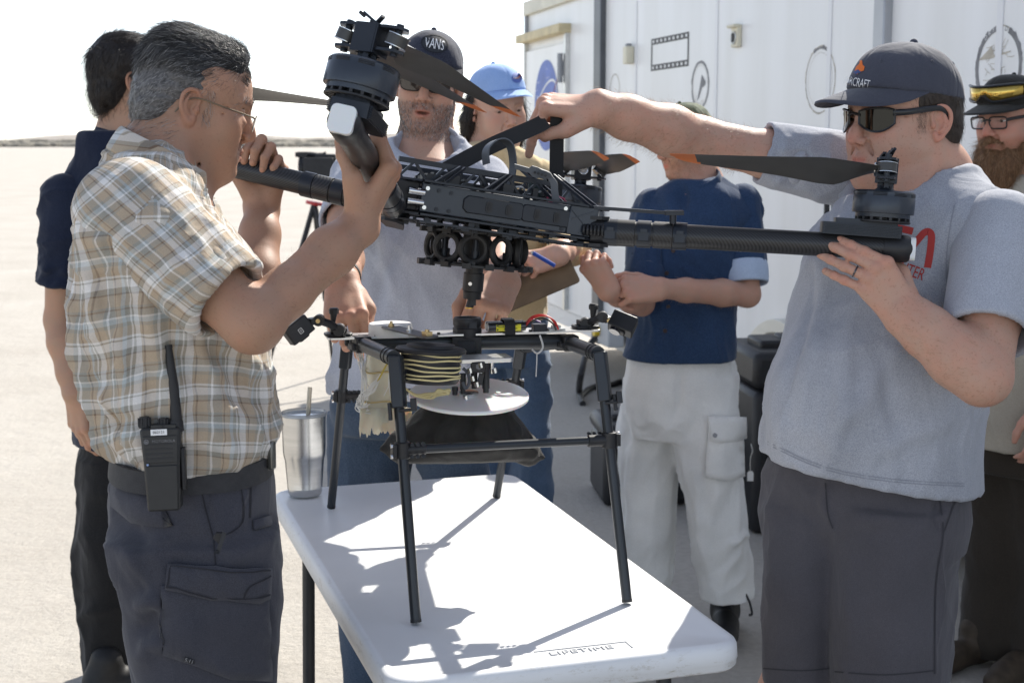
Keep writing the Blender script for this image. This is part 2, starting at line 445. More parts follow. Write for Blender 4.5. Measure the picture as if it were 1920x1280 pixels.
# ------------------------------------------------------------------ ground, far scrub, hills
def ground_mat():
    m = bpy.data.materials.new('dry_lakebed'); m.use_nodes = True; n = m.node_tree.nodes; L = m.node_tree.links; b = n['Principled BSDF']
    b.inputs['Roughness'].default_value = .95; b.inputs['Specular IOR Level'].default_value = .15
    tc = n.new('ShaderNodeTexCoord')
    def noise(sc, det=6, rough=.6):
        q = n.new('ShaderNodeTexNoise'); q.inputs['Scale'].default_value = sc; q.inputs['Detail'].default_value = det; q.inputs['Roughness'].default_value = rough
        L.new(tc.outputs['Object'], q.inputs[0]); return q.outputs[0]
    def ramp(s, p0, c0, p1, c1):
        r = n.new('ShaderNodeValToRGB'); r.color_ramp.elements[0].position = p0; r.color_ramp.elements[1].position = p1
        r.color_ramp.elements[0].color = (*c0, 1); r.color_ramp.elements[1].color = (*c1, 1); L.new(s, r.inputs[0]); return r.outputs[0]
    big = ramp(noise(.9, 7), .3, (.40, .370, .328), .72, (.475, .448, .405))
    fine = ramp(noise(40, 6, .65), .28, (.88, .87, .86), .6, (1.04, 1.04, 1.04))
    mx = n.new('ShaderNodeMix'); mx.data_type = 'RGBA'; mx.blend_type = 'MULTIPLY'; mx.inputs[0].default_value = 1
    L.new(big, mx.inputs[6]); L.new(fine, mx.inputs[7])
    peb = ramp(noise(210, 2, .5), .22, (.62, .6, .58), .33, (1, 1, 1))
    mx2 = n.new('ShaderNodeMix'); mx2.data_type = 'RGBA'; mx2.blend_type = 'MULTIPLY'; mx2.inputs[0].default_value = .45
    L.new(mx.outputs[2], mx2.inputs[6]); L.new(peb, mx2.inputs[7]); L.new(mx2.outputs[2], b.inputs['Base Color'])
    ad = n.new('ShaderNodeMath'); ad.operation = 'MULTIPLY_ADD'; L.new(noise(7, 8, .65), ad.inputs[0]); ad.inputs[1].default_value = 3.0; L.new(noise(70, 6, .7), ad.inputs[2])
    bp = n.new('ShaderNodeBump'); bp.inputs['Strength'].default_value = .55; bp.inputs['Distance'].default_value = .012
    L.new(ad.outputs[0], bp.inputs['Height']); L.new(bp.outputs[0], b.inputs['Normal'])
    return m
GM = ground_mat()
g = MB(); ring = []
for r in (0.01, 4, 9, 20, 60, 200, 600, 2000, 9000):
    a = np.linspace(0, 2 * pi, 48, endpoint=False); ring.append(np.stack([r * np.cos(a), r * np.sin(a), np.zeros(48)], 1))
g.rings(ring[::-1], cap=False)
setp(g.build('ground', GM, base=V(0, 0, 0)), 'pale dry lakebed ground', kind='structure')
# scrub belt about 380 m away: thousands of small bush clumps
sb = MB(); rg = np.random.default_rng(3)
ico = MB().ball((0, 0, 0), 1, 6, 4).arrays()
for i in range(1500):
    Y = rg.uniform(385, 560); X = rg.uniform(-.46, .2) * Y; hgt = rg.uniform(.5, 1.0) * (1.7 if Y > 450 else 1.0)
    sb.add(ico[0] * np.array([rg.uniform(1, 4), 1.5, hgt]) + np.array([X, Y, hgt * .5]), ico[1])
setp(sb.build('far_scrub', mat('scrub', (.24, .22, .18), .95, var=.25, vscale=.05)), 'low strip of desert scrub along the far edge of the lakebed', kind='stuff')
for nm, Y, hmax, sd in (('hills', 6500, 62, 2),):
    hb = MB(); xs = np.linspace(-5200, 3000, 90); rg = np.random.default_rng(sd)
    prof = hmax * (.45 + .3 * np.sin(xs / 900 + sd) + .2 * np.sin(xs / 310 + 1) + .12 * np.sin(xs / 120)) * sstep(-5200, -4300, xs)
    prof = np.maximum(prof, 2)
    R = [np.stack([xs, np.full(90, Y + 300 * q), prof * (1 - q * q * .5) * (0 if k == 0 else 1) - (3 if k == 0 else 0)], 1) for k, q in enumerate((0, .5, 1.2))]
    v = np.concatenate(R); f = [(i * 90 + j, i * 90 + j + 1, (i + 1) * 90 + j + 1, (i + 1) * 90 + j) for i in range(2) for j in range(89)]
    hb.add(v, f); setp(hb.build('hills', mat('hill_rock', (.30, .27, .24), .95, var=.2, vscale=.01)), 'low desert hills on the horizon', kind='structure')

# ------------------------------------------------------------------ white trailer
X1 = 2.75; ex = nrm((-.247, 1, 0)); ey = nrm((-1, -.247, 0))
W0 = V(X1 - .247 * 3.2, 3.2, 0); TM = np.eye(4); TM[:3, 0], TM[:3, 1], TM[:3, 2], TM[:3, 3] = ex, ey, (0, 0, 1), W0     # y points out of the wall
def wl(x, y):
    r = ray(x, y); o = V(0, 0, CAMH); t = np.dot(W0 - o, ey) / np.dot(r, ey); q = o + r * t - W0
    return float(q @ ex), float(q[2])
white = mat('trailer_paint', (.74, .735, .72), .32, var=.05, vscale=5, bump=.10, bscale=5, bdist=.012, stretch=(1, 1, .14), col2=(.82, .82, .82))
alu = mat('aluminium', (.62, .62, .60), .38, .9, var=.1, vscale=30)
tan = mat('yellowed_rubber', (.62, .53, .33), .6, var=.15, vscale=12)
greytrim = mat('grey_trim', (.30, .31, .33), .45, .3, var=.1, vscale=8)
dark = mat('black_rubber', (.018, .018, .02), .55, var=.2, vscale=40)
L_ = wl(988, 265)[0]; zb = wl(1150, 655)[1]; zt_ = wl(988, 5)[1]; S0 = -2.6
tr = empty('trailer', TM, 'long white equipment trailer with round mission stickers along its side', 'trailer')
b = MB(); b.box(((L_ + S0) / 2, -1.2, (zb + .12 + zt_) / 2), (L_ - S0, 2.4, zt_ - zb - .12)); b.build('body', white, tr, world=False)
b = MB(); b.box(((L_ + S0) / 2, -1.2, zb + .055), (L_ - S0 - .02, 2.36, .11)); b.build('lower_rail', mat('rail_paint', (.72, .72, .72), .4, var=.06, vscale=3), tr, world=False, bevel=.006)
rv = MB()
for i in range(36): rv.ball((S0 + .2 + i * (L_ - S0 - .3) / 35, .003, zb + .055), (.008, .004, .008), 6, 4)
rv.build('rivet', alu, tr, world=False)['kind'] = 'stuff'
s1 = wl(1068, 265)[0]; zd = wl(1075, 60)[1]; zdb = .42
b = MB(); b.box(((L_ + s1) / 2, .012, (zd + zdb) / 2 - .03), (L_ - s1 - .10, .02, zd - zdb - .06)); door = b.build('door', white, tr, world=False, bevel=.004)
for s_ in (s1 + .025, L_ - .025): fr = MB(); fr.box((s_, .016, (zd + zdb) / 2), (.045, .03, zd - zdb)); fr.build('door_jamb', alu, door, world=False)

b = MB(); b.box(((L_ + s1) / 2, .04, zd + .03), (L_ - s1 + .04, .09, .06)); b.build('rain_gutter', tan, tr, world=False, bevel=.006)
b = MB(); b.cyl((s1 + .07, .05, wl(1065, 155)[1]), (s1 + .07, .05, wl(1065, 100)[1]), .018, n=10)
b.box((s1 + .07, .035, wl(1065, 128)[1]), (.03, .03, .1)); b.build('door_handle', greytrim, door, world=False)
# far corner trim, roof rail, vertical posts
b = MB(); b.box((L_ - .02, .008, (zb + zt_) / 2), (.05, .03, zt_ - zb)); b.build('corner_trim', greytrim, tr, world=False, bevel=.004)
b = MB(); b.box(((L_ + S0) / 2, .012, zt_ - .05), (L_ - S0, .04, .10)); b.build('roof_rail', mat('roof_rail', (.66, .63, .52), .5, .1, var=.12, vscale=6), tr, world=False, bevel=.005)
for px, wd, mm, nm in ((1128, 13, mat('dark_post', (.10, .105, .115), .4, .3, var=.2, vscale=5), 'dark_post'), (1655, 20, mat('post_grey', (.40, .41, .43), .4, .3, var=.1, vscale=5), 'grey_post')):
    a0 = wl(px - wd / 2, 265)[0]; a1 = wl(px + wd / 2, 265)[0]
    b = MB(); b.box(((a0 + a1) / 2, .016, (zb + zt_) / 2 - .06), (a0 - a1, .04, zt_ - zb - .13)); b.build('post', mm, tr, world=False, bevel=.006, label=nm.replace('_', ' ') + ' running up the trailer side')
sp = wl(1050, 450)[0]
for i, s_ in enumerate(np.arange(S0 + .5, L_ - 1.6, 1.22)):
    b = MB(); b.box((s_, .0015, (zb + zt_) / 2 - .05), (.035, .005, zt_ - zb - .35)); b.build('panel_seam', mat('seam_white', (.74, .74, .75), .35), tr, world=False, bevel=.001)
# stickers: flat prints lying on the wall
def wall_M(px, py): s_, z = wl(px, py); return frame(V(s_, 0, z), x=(-1, 0, 0), z=(0, 1, 0))      # local x to the viewer's right, y up, z out
stk = {}
def sticker(name, px, py, layers, label=None):
    """layers: list of (poly or (v,f), material, height)"""
    M = wall_M(px, py); root = None
    for i, (shape, mm, hh) in enumerate(layers):
        b = MB(M @ T(0, 0, .0012 + hh))
        if isinstance(shape, tuple): b.add(*shape)
        else: b.add([(x, y, 0) for x, y in shape], [tuple(range(len(shape)))])
        v, f = b.arrays()
        if root is None: root = link(name, mesh_from(name, v, f, False), mm, tr, label=label)
        else: link('print_layer', mesh_from('print_layer', v, f, False), mm, root)
    return root
def circ(r, n=40, cx=0, cy=0, sy=1): return [(cx + r * cos(2 * pi * i / n), cy + r * sy * sin(2 * pi * i / n)) for i in range(n)]
def ringpoly(r0, r1, n=48, a0=0, a1=360, wob=0, seed=0):
    rg = np.random.default_rng(seed); v = []; f = []; full = abs(a1 - a0 - 360) < 1
    for i in range(n + (0 if full else 1)):
        a = radians(a0 + (a1 - a0) * i / n); k = 1 + wob * rg.normal()
        v += [(r0 * cos(a), r0 * sin(a), 0), (r1 * k * cos(a), r1 * k * sin(a), 0)]
    m = len(v) // 2
    for i in range(n if full else n):
        j = (i + 1) % m; f.append((2 * i, 2 * i + 1, 2 * j + 1, 2 * j))
    return v, f
pblue = mat('print_blue', (.10, .16, .46), .5, var=.18, vscale=10); pred = mat('print_red', (.62, .13, .07), .5); pwhite = mat('print_white', (.78, .78, .78), .5)
pgrey = mat('print_grey', (.20, .20, .21), .55, var=.35, vscale=14); pbrown = mat('print_faded', (.45, .41, .34), .6, var=.3, vscale=14); pblack = mat('print_black', (.05, .05, .05), .5, var=.3, vscale=20)
def flat(pts): return pts
def polyline(pts, wd):
    P = np.array(pts, float); t = np.gradient(P, axis=0); t /= np.linalg.norm(t, axis=1, keepdims=True) + 1e-9; nn = np.stack([-t[:, 1], t[:, 0]], 1)
    wd = np.broadcast_to(np.asarray(wd, float), (len(P),))[:, None]
    A = P + nn * wd / 2; B = P - nn * wd / 2; v = [(x, y, 0) for q in zip(A, B) for x, y in q]
    return v, [(2 * i, 2 * i + 1, 2 * i + 3, 2 * i + 2) for i in range(len(P) - 1)]
def meatball(r, letters=True):
    orb = [(r * .95 * cos(a) * .98, r * .42 * sin(a)) for a in np.linspace(radians(200), radians(500), 40)]
    ca, sa = cos(radians(24)), sin(radians(24)); orb = [(x * ca - y * sa, x * sa + y * ca) for x, y in orb]
    vec1 = [(-.78, -.18), (.05, -.32), (1.42, 1.0), (.28, -.10), (.12, -.17)]
    vec1 = [(x * r, y * r) for x, y in vec1]
    lay = [(circ(r), pblue, 0), (polyline(orb, r * .05), pwhite, .0008), (vec1, pred, .0012)]
    if letters:
        tv, tf = text_mesh('NASA', r * .62, T(0, 0, 0), 0, spacing=.95); lay.append(((tv, tf), pwhite, .002))
    st = ([], [])
    rg = np.random.default_rng(5)
    for i in range(26):
        a = rg.uniform(0, 6.28); q = r * .9 * rg.uniform(.2, 1) ** .5; c0 = len(st[0]); d = r * .022 * rg.uniform(.5, 1.3)
        x, y = q * cos(a), q * sin(a); st[0].extend([(x - d, y, 0), (x, y - d, 0), (x + d, y, 0), (x, y + d, 0)]); st[1].append((c0, c0 + 1, c0 + 2, c0 + 3))
    lay.insert(1, (st, pwhite, .0005)); return lay
zz = (wl(1030, 113)[1] - wl(1030, 283)[1]) / 2
M0 = wall_M
def door_sticker():
    M = wall_M(1030, 198) @ T(0, 0, .024); root = None
    for shape, mm, hh in meatball(zz):
        b = MB(M @ T(0, 0, hh))
        b.add(*shape) if isinstance(shape, tuple) else b.add([(x, y, 0) for x, y in shape], [tuple(range(len(shape)))])
        v, f = b.arrays(); o = link('agency_sticker' if root is None else 'print_layer', mesh_from('sticker', v, f, False), mm, door if root is None else root)
        if root is None: root = o; o['label'] = 'round blue sticker with a red swoosh on the trailer door'
door_sticker()
rz = lambda px, y0, y1: (wl(px, y0)[1] - wl(px, y1)[1]) / 2
R = rz(1313, 114, 206)
sticker('round_sticker', 1313, 160, [(ringpoly(R * .88, R, wob=.02, seed=1), pgrey, 0),
    ([(x * R, y * R) for x, y in ((-.30, -.62), (-.05, -.1), (.18, .42), (.62, .12), (.55, -.02), (.2, -.12), (-.1, -.5))], pgrey, .0005),
    (polyline([(x * R, y * R) for x, y in ((-.5, -.3), (-.35, -.7), (0, -.75), (.35, -.6))], R * .02), pbrown, .0004),
    (ringpoly(R * .8, R * .815), pbrown, .0003)], 'round grey sticker with a bird shape')
R = rz(1153, 136, 195); sticker('round_sticker', 1153, 168, [(ringpoly(R * .93, R, wob=.01), pbrown, 0)], 'faint empty round outline')
R = rz(1538, 86, 214); sticker('round_sticker', 1538, 150, [(ringpoly(R * .955, R, wob=.012, seed=4), pbrown, 0), (ringpoly(R * .79, R * .80), pbrown, .0004), (ringpoly(R * .9, R * .99, n=20, a0=60, a1=120, wob=.03), pgrey, .0005)], 'large faded sticker with two thin rings')
R = rz(1872, 48, 205)
def squig(seed, n, R):
    rg = np.random.default_rng(seed); V_, F_ = [], []
    for i in range(n):
        c = rg.uniform(-.55, .55, 2) * R; ang = rg.choice([0, .15, 1.57, .8, -.5]); ln = rg.uniform(.08, .5) * R
        d = np.array([cos(ang), sin(ang)]) * ln / 2; v, f = polyline([c - d, c + np.array([d[1], -d[0]]) * .1, c + d], R * .015)
        F_ += [tuple(k + len(V_) for k in q) for q in f]; V_ += v
    return V_, F_
lay = [(ringpoly(R * .86, R, n=40, a0=100, a1=300, wob=.015, seed=2), pgrey, 0), (ringpoly(R * .86, R, n=30, a0=-58, a1=66, wob=.02, seed=3), pgrey, 0), (ringpoly(R * .97, R, n=30, a0=66, a1=100), pbrown, 0),
       ([(x * R, y * R) for x, y in ((-.86, .2), (-.3, .52), (-.28, .44), (-.2, .3), (.5, .36), (.5, .33), (-.3, .22))], pbrown, .0003), (squig(3, 30, R), pbrown, .0006)]
for ch, a in (('D', 128), ('R', 117), ('Y', 106), ('D', 72), ('E', 61), ('N', 50)):
    v, f = text_mesh(ch, R * .17, T(R * .93 * cos(radians(a)), R * .93 * sin(radians(a)), 0) @ rot((0, 0, 1), a - 90), 0); lay.append(((v, f), pwhite if a > 100 else pgrey, .0010))
sticker('round_sticker', 1872, 126, lay, 'large round sticker with a grey lettered border and line drawing')
# film-strip frame sticker
s0_, z0_ = wl(1221, 105); s1_, z1_ = wl(1292, 92); cx = (s0_ + s1_) / 2; wd = abs(s0_ - s1_); hh = wl(1256, 67)[1] - wl(1256, 129)[1]; zc = (wl(1256, 67)[1] + wl(1256, 129)[1]) / 2
MF = frame(V(cx, 0, zc), x=(-1, 0, 0), z=(0, 1, 0))
b = MB(MF @ T(0, 0, .0012)); t_ = .12 * hh; ow, oh = wd / 2, hh / 2; tv = .19 * hh
for x0, x1, y0, y1 in ((-ow, ow, oh - tv, oh), (-ow, ow, -oh, -oh + tv), (-ow, -ow + t_, -oh + tv, oh - tv), (ow - t_, ow, -oh + tv, oh - tv)): b.add([(x0, y0, 0), (x1, y0, 0), (x1, y1, 0), (x0, y1, 0)], [(0, 1, 2, 3)])
v, f = b.arrays(); fs = link('film_strip_sticker', mesh_from('film', v, f, False), pblack, tr)
b = MB(MF @ T(0, 0, .0018))
for i in range(9):
    for sy in (1, -1):
        x = -ow + wd * (i + .6) / 9.2; b.add([(x + q[0], sy * (oh - tv * .5) + q[1], 0) for q in rrect(wd * .045, tv * .45, tv * .12, 2)], [tuple(range(12))])
v, f = b.arrays(); link('film_perforation', mesh_from('holes', v, f, False), pwhite, fs)
# small fixtures on the wall
cream = mat('cream_plastic', (.70, .66, .52), .5, var=.08, vscale=8)
s_, z = wl(1186, 104); b = MB(); b.box((s_, .025, z), (.065, .05, .10)); o = b.build('clearance_light', cream, tr, world=False, bevel=.008)
b = MB(); b.box((s_, .025, z + .058), (.034, .03, .016)); b.build('light_cap', greytrim, o, world=False, bevel=.004)
s_, z = wl(1385, 68); b = MB(); b.box((s_, .012, z), (.08, .024, .105)); o = b.build('power_inlet', cream, tr, world=False, bevel=.006)
b = MB(); b.box((s_, .028, z + .045), (.09, .036, .016)); b.build('inlet_hood', cream, o, world=False, bevel=.006)
b = MB(); b.box((s_, .028, z - .008), (.026, .010, .040)); b.build('socket', dark, o, world=False, bevel=.003)
b = MB(); b.torus((s_, .027, z - .008), (0, 1, 0), .028, .004, 16, 6); b.build('socket_ring', alu, o, world=False)
s_, z = wl(1160, 622); b = MB(); b.box((s_, .05, z), (.22, .1, .16)); o = b.build('junction_box', mat('box_grey', (.45, .46, .47), .5), tr, world=False, bevel=.008)
b = MB(); b.cyl((s_ + .09, .1, z + .0), (s_ + .09, .13, z), .035, n=14); b.build('cable_plug', mat('plug_yellow', (.75, .52, .03), .45), o, world=False)
# fender and wheels
sw, zw = wl(1440, 600)
for k, ds in enumerate((0, -.85)):
    s_ = sw + ds - .25; b = MB(); a = np.linspace(0, pi, 20); rr = []
    for q in a: rr.append(np.array([(s_ + cos(q) * r_, y_, .32 + sin(q) * r_) for r_, y_ in ((.40, .0), (.40, .07), (.46, .07), (.46, .0))]))
    b.rings(rr); b.build('fender', mat('fender_cream', (.72, .69, .60), .4, var=.05, vscale=5), tr, world=False, bevel=.004)
    b = MB(); b.lathe([(.2, -.11), (.33, -.105), (.36, -.07), (.36, .07), (.33, .105), (.2, .11)], frame(V(s_, -.12, .36), x=(1, 0, 0), z=(0, 1, 0)), 28); o = b.build('wheel', dark, tr, world=False)
    b = MB(); b.lathe([(.03, .02), (.2, .03), (.205, .10), (.17, .10), (.15, .05), (.03, .06)], frame(V(s_, -.12, .36), x=(1, 0, 0), z=(0, 1, 0)), 24); b.build('rim', alu, o, world=False)

# ------------------------------------------------------------------ black equipment cases, cable, video camera
casem = mat('case_black', (.016, .016, .018), .5, var=.25, vscale=18, bump=.25, bscale=300, bdist=.0006)
def road_case(M, w_, d_, h_, label, handle=False):
    t = empty('equipment_case', M, label, 'case', 'black plastic equipment cases by the trailer')
    b = MB(); b.box((0, 0, h_ * .39), (w_, d_, h_ * .78)); o = b.build('case_body', casem, t, world=False, bevel=.03)
    b = MB()
    for x in np.linspace(-w_ / 2 + .08, w_ / 2 - .08, 4): b.box((x, -d_ / 2 - .004, h_ * .36), (.045, .03, h_ * .62))
    b.build('rib', casem, o, world=False, bevel=.008)
    b = MB(); b.box((0, 0, h_ * .89), (w_ + .01, d_ + .01, h_ * .20)); l = b.build('case_lid', casem, t, world=False, bevel=.03)
    b = MB(); b.box((0, 0, h_ * .995), (w_ * .8, d_ * .45, .05)); b.box((0, 0, h_ * 1.02), (w_ * .45, d_ * .25, .04)); b.build('lid_rib', casem, l, world=False, bevel=.012)
    for x in (-w_ * .28, w_ * .28):
        b = MB(); b.box((x, -d_ / 2 - .018, h_ * .76), (.07, .03, .11)); q = b.build('latch', dark, t, world=False, bevel=.006)
        b = MB(); b.box((x, -d_ / 2 - .036, h_ * .76), (.04, .012, .06)); b.build('latch_tongue', casem, q, world=False, bevel=.003)
    b = MB(); b.tube(crom([(-.09, -d_ / 2 - .01, h_ * .55), (-.08, -d_ / 2 - .05, h_ * .53), (.08, -d_ / 2 - .05, h_ * .53), (.09, -d_ / 2 - .01, h_ * .55)], 5), .012, 8); b.build('carry_handle', dark, t, world=False)
    if handle:
        b = MB(); b.tube([(w_ * .12, .0, h_ * .6), (w_ * .12, 0, h_ + .60), (w_ * .12 + .10, 0, h_ + .60), (w_ * .12 + .10, 0, h_ * .6)], .012, 8); b.build('pull_handle', dark, t, world=False)
    return t
p = onz(1440, 985, 0); road_case(frame(V(p[0] + .16, 5.75, 0), z=(0, 0, 1), x=(1, .12, 0)), .56, .45, .74, 'tall black wheeled case with its pull handle raised, behind the man in white trousers', True)
p = onz(1325, 950, 0); road_case(frame(V(.62, 6.15, 0), z=(0, 0, 1), x=(1, .1, 0)), .5, .4, .36, 'low black case seen between the legs of the white trousers')
q0 = at(1408, 832, 5.44); q1 = at(1406, 878, 5.42)
t = empty('paper_tag', q1, 'small white paper tag hanging on a string from the tall black case', 'tag')
b = MB(frame(at(1407, 892, 5.42), x=(1, .1, 0), z=(0, -1, 0))); b.prism([(-.012, -.02), (.012, -.02), (.012, .012), (.006, .02), (-.006, .02), (-.012, .012)], -.0006, .0006); b.build('tag_card', mat('paper', (.78, .77, .74), .8), t)
b = MB(); b.tube(crom([q0, at(1411, 845, 5.42), at(1407, 860, 5.42), at(1407, 884, 5.418)], 6), .0016, 6); b.build('string', mat('string', (.6, .58, .52), .9), t)
b = MB(); P = [onz(1135, 700, .3)]
cab = [at(1128, 622, 8.9), at(1104, 650, 8.6), onz(1090, 700, .2), onz(1086, 735, .02), onz(1093, 757, .012), onz(1089, 742, .012), onz(1110, 727, .012), onz(1145, 722, .012), onz(1172, 717, .014), onz(1240, 740, .014), onz(1330, 790, .014)]
b.tube(crom(cab, 8), .02, 8); setp(b.build('power_cable', dark), 'thick black power cable hanging from the trailer and lying on the ground', 'cable')
# video camera on its tripod, far left behind the drone arm
vc = empty('video_camera', at(592, 345, 9.0), 'black video camera on a tripod, standing out on the lakebed', 'video camera')
Yv = 9.0; b = MB(); b.box(at(600, 315, Yv), (.19, .18, .13)); b.box(at(612, 300, Yv), (.13, .12, .075)); b.build('camera_body', dark, vc, bevel=.008)
b = MB(); b.cyl(at(592, 316, Yv), at(566, 316, Yv), .05, .066, 18); b.cyl(at(570, 316, Yv), at(562, 316, Yv), .075, n=18); b.build('lens', dark, vc)
b = MB(); b.tube([at(558, 290, Yv), at(582, 290, Yv), at(610, 294, Yv)], .018, 8); b.tube([at(598, 303, Yv), at(601, 288, Yv), at(608, 286, Yv), at(611, 300, Yv)], .012, 8); b.box(at(566, 290, Yv), (.075, .06, .03)); b.build('top_handle', dark, vc)
b = MB(); b.cyl(at(598, 330, Yv), at(594, 372, Yv), .05, .045, 12); b.build('tripod_head', dark, vc)
b = MB(); b.cyl(at(590, 378, Yv), at(589, 384, Yv), .055, n=12); b.build('tripod_collar', mat('collar_red', (.45, .03, .03), .4), vc)
foot0 = at(589, 382, Yv)
for dx, dy in ((-.34, -.1), (.3, -.25), (.05, .45)):
    b = MB(); e = V(foot0[0] + dx, foot0[1] + dy, .0); m_ = (foot0 * .45 + e * .55); b.cyl(foot0, m_, .017, n=8); b.cyl(m_, e, .011, n=8); b.build('tripod_leg', dark, vc)

# ------------------------------------------------------------------ folding table
TY = radians(17.5); ta = V(-sin(TY), cos(TY), 0); tb = V(cos(TY), sin(TY), 0); TC = V(-.091, 2.7465, 0)
TBM = np.eye(4); TBM[:3, 0], TBM[:3, 1], TBM[:3, 2], TBM[:3, 3] = tb, ta, (0, 0, 1), TC      # x across, y away
table = empty('folding_table', TBM, 'white plastic folding table with scuffed rounded edges', 'table')
TW, TL, TZ = .60, 1.27, .74
def plastic():
    m = mat('table_plastic', (.78, .785, .79), .42, var=.03, vscale=6, bump=.12, bscale=260, bdist=.0008)
    n = m.node_tree.nodes; L = m.node_tree.links; b = n['Principled BSDF']
    # grime on the worn rim: mask by distance from the rim edge in object space, broken by noise
    src = b.inputs['Base Color'].links[0].from_socket
    at_ = n.new('ShaderNodeAttribute'); at_.attribute_name = 'rim'
    no = n.new('ShaderNodeTexNoise'); no.inputs['Scale'].default_value = 38; no.inputs['Detail'].default_value = 8; no.inputs['Roughness'].default_value = .75
    tc = n.new('ShaderNodeTexCoord'); mp = n.new('ShaderNodeMapping'); mp.inputs['Scale'].default_value = (1, .6, 2.5); L.new(tc.outputs['Object'], mp.inputs[0]); L.new(mp.outputs[0], no.inputs[0])
    mr = n.new('ShaderNodeMapRange'); mr.inputs[1].default_value = .54; mr.inputs[2].default_value = .72; L.new(no.outputs[0], mr.inputs[0])
    mu = n.new('ShaderNodeMath'); mu.operation = 'MULTIPLY'; L.new(at_.outputs['Fac'], mu.inputs[0]); L.new(mr.outputs[0], mu.inputs[1])
    mx = n.new('ShaderNodeMix'); mx.data_type = 'RGBA'; L.new(mu.outputs[0], mx.inputs[0]); L.new(src, mx.inputs[6]); mx.inputs[7].default_value = (.46, .42, .35, 1); L.new(mx.outputs[2], b.inputs['Base Color'])
    return m
TP = plastic()
b = MB(); prof = [(-.085, TZ - .003), (-.024, TZ - .003), (-.016, TZ), (-.010, TZ - .0005), (-.004, TZ - .004), (-.0008, TZ - .010), (0, TZ - .018), (.001, TZ - .031), (-.0005, TZ - .0325), (-.001, TZ - .042), (-.006, TZ - .047), (-.05, TZ - .047)]
R = [np.array([(x, y, z) for x, y in rrect(TW + 2 * o, TL + 2 * o, .052 + o if .052 + o > .004 else .004, 9)]) for o, z in prof]
b.rings(R); v, f = b.arrays(); me = mesh_from('table_top', v, f, True, 60); o = link('table_top', me, TP, table)
rim = np.repeat(np.array([0, .0, .15, .35, .5, .6, .7, .95, 1.0, .9, .9, .2]), len(R[0])); a = me.attributes.new('rim', 'FLOAT', 'POINT'); a.data.foreach_set('value', rim.astype(np.float32))
v, f = text_mesh('LIFETIME', .021, T(.03, -TL / 2 + .055, TZ - .0019), .0008, sx=1.25, spacing=1.1); b = MB(); b.add(v, f)
for x0, x1, y0, y1 in ((-.045, .115, .016, .0185), (.113, .1155, -.012, .016)): b.box((x0 / 2 + x1 / 2, -TL / 2 + .055 + (y0 + y1) / 2, TZ - .0021), (x1 - x0, y1 - y0, .0012))
b.build('embossed_lettering', mat('lettering_shade_grey', (.50, .51, .52), .5), o, world=False)  # same plastic as the top; relief shade of the letters painted in as grey
legm = mat('table_leg_grey', (.045, .047, .05), .4, .4, var=.1, vscale=20)
for sy in (-1, 1):
    for sx in (-1, 1):
        b = MB(); b.tube([(sx * .25, sy * .40, TZ - .045), (sx * .25, sy * .47, .02), (sx * .25, sy * .472, .0)], .014, 12); o = b.build('leg', legm, table, world=False)
        b = MB(); b.cyl((sx * .25, sy * .4722, .03), (sx * .25, sy * .4725, 0), .017, n=12); b.build('leg_cap', dark, o, world=False)
    b = MB(); b.cyl((-.25, sy * .45, .25), (.25, sy * .45, .25), .011, n=10); b.build('cross_bar', legm, table, world=False)
    b = MB(); b.tube([(0, sy * .2, TZ - .05), (0, sy * .45, .26)], .008, 8); b.build('brace', legm, table, world=False)
b = MB()
for sx in (-1, 1): b.box((sx * .27, 0, TZ - .057), (.025, TL * .86, .02))
b.build('side_rail', legm, table, world=False)
# ------------------------------------------------------------------ materials of the aircraft and its payload frame
def carbon():
    m = mat('carbon_tube', (.022, .022, .024), .36, var=.0, bump=0)
    n = m.node_tree.nodes; L = m.node_tree.links; b = n['Principled BSDF']
    tc = n.new('ShaderNodeTexCoord'); wv = n.new('ShaderNodeTexWave'); wv.wave_type = 'BANDS'; wv.bands_direction = 'DIAGONAL'; wv.inputs['Scale'].default_value = 95; wv.inputs['Distortion'].default_value = .6
    L.new(tc.outputs['Object'], wv.inputs[0]); cr = n.new('ShaderNodeValToRGB'); cr.color_ramp.elements[0].color = (.012, .012, .013, 1); cr.color_ramp.elements[1].color = (.04, .04, .042, 1)
    L.new(wv.outputs[0], cr.inputs[0]); L.new(cr.outputs[0], b.inputs['Base Color'])
    mr = n.new('ShaderNodeMapRange'); mr.inputs[3].default_value = .28; mr.inputs[4].default_value = .5; L.new(wv.outputs[0], mr.inputs[0]); L.new(mr.outputs[0], b.inputs['Roughness'])
    return m
CARB = carbon()
blk = mat('black_plastic', (.019, .0195, .022), .46, var=.2, vscale=30, bump=.1, bscale=500, bdist=.0004)
blk2 = mat('black_anodised', (.024, .028, .036), .36, .35, var=.12, vscale=25)
slate = mat('slate_plate', (.030, .038, .052), .34, .25, var=.12, vscale=14, coat=.2)
rubber = mat('grey_rubber', (.10, .11, .125), .6, var=.08, vscale=25)
blade_m = mat('blade_grey', (.055, .054, .052), .36, var=.12, vscale=18)
orange = mat('blade_orange', (.62, .17, .045), .45, var=.06, vscale=20)
steel = mat('steel', (.66, .66, .66), .22, 1.0)
brass = mat('brass', (.55, .42, .22), .3, 1.0)
nylon = mat('black_webbing', (.014, .014, .015), .75, bump=.5, bscale=700, bdist=.0006, sheen=.2)
gold = mat('gold_contact', (.8, .5, .12), .3, 1.0)
pink = mat('crimson_plastic', (.32, .02, .07), .4)
opal = mat('opal_lens', (.74, .76, .76), .3, coat=.4, sub=.2)

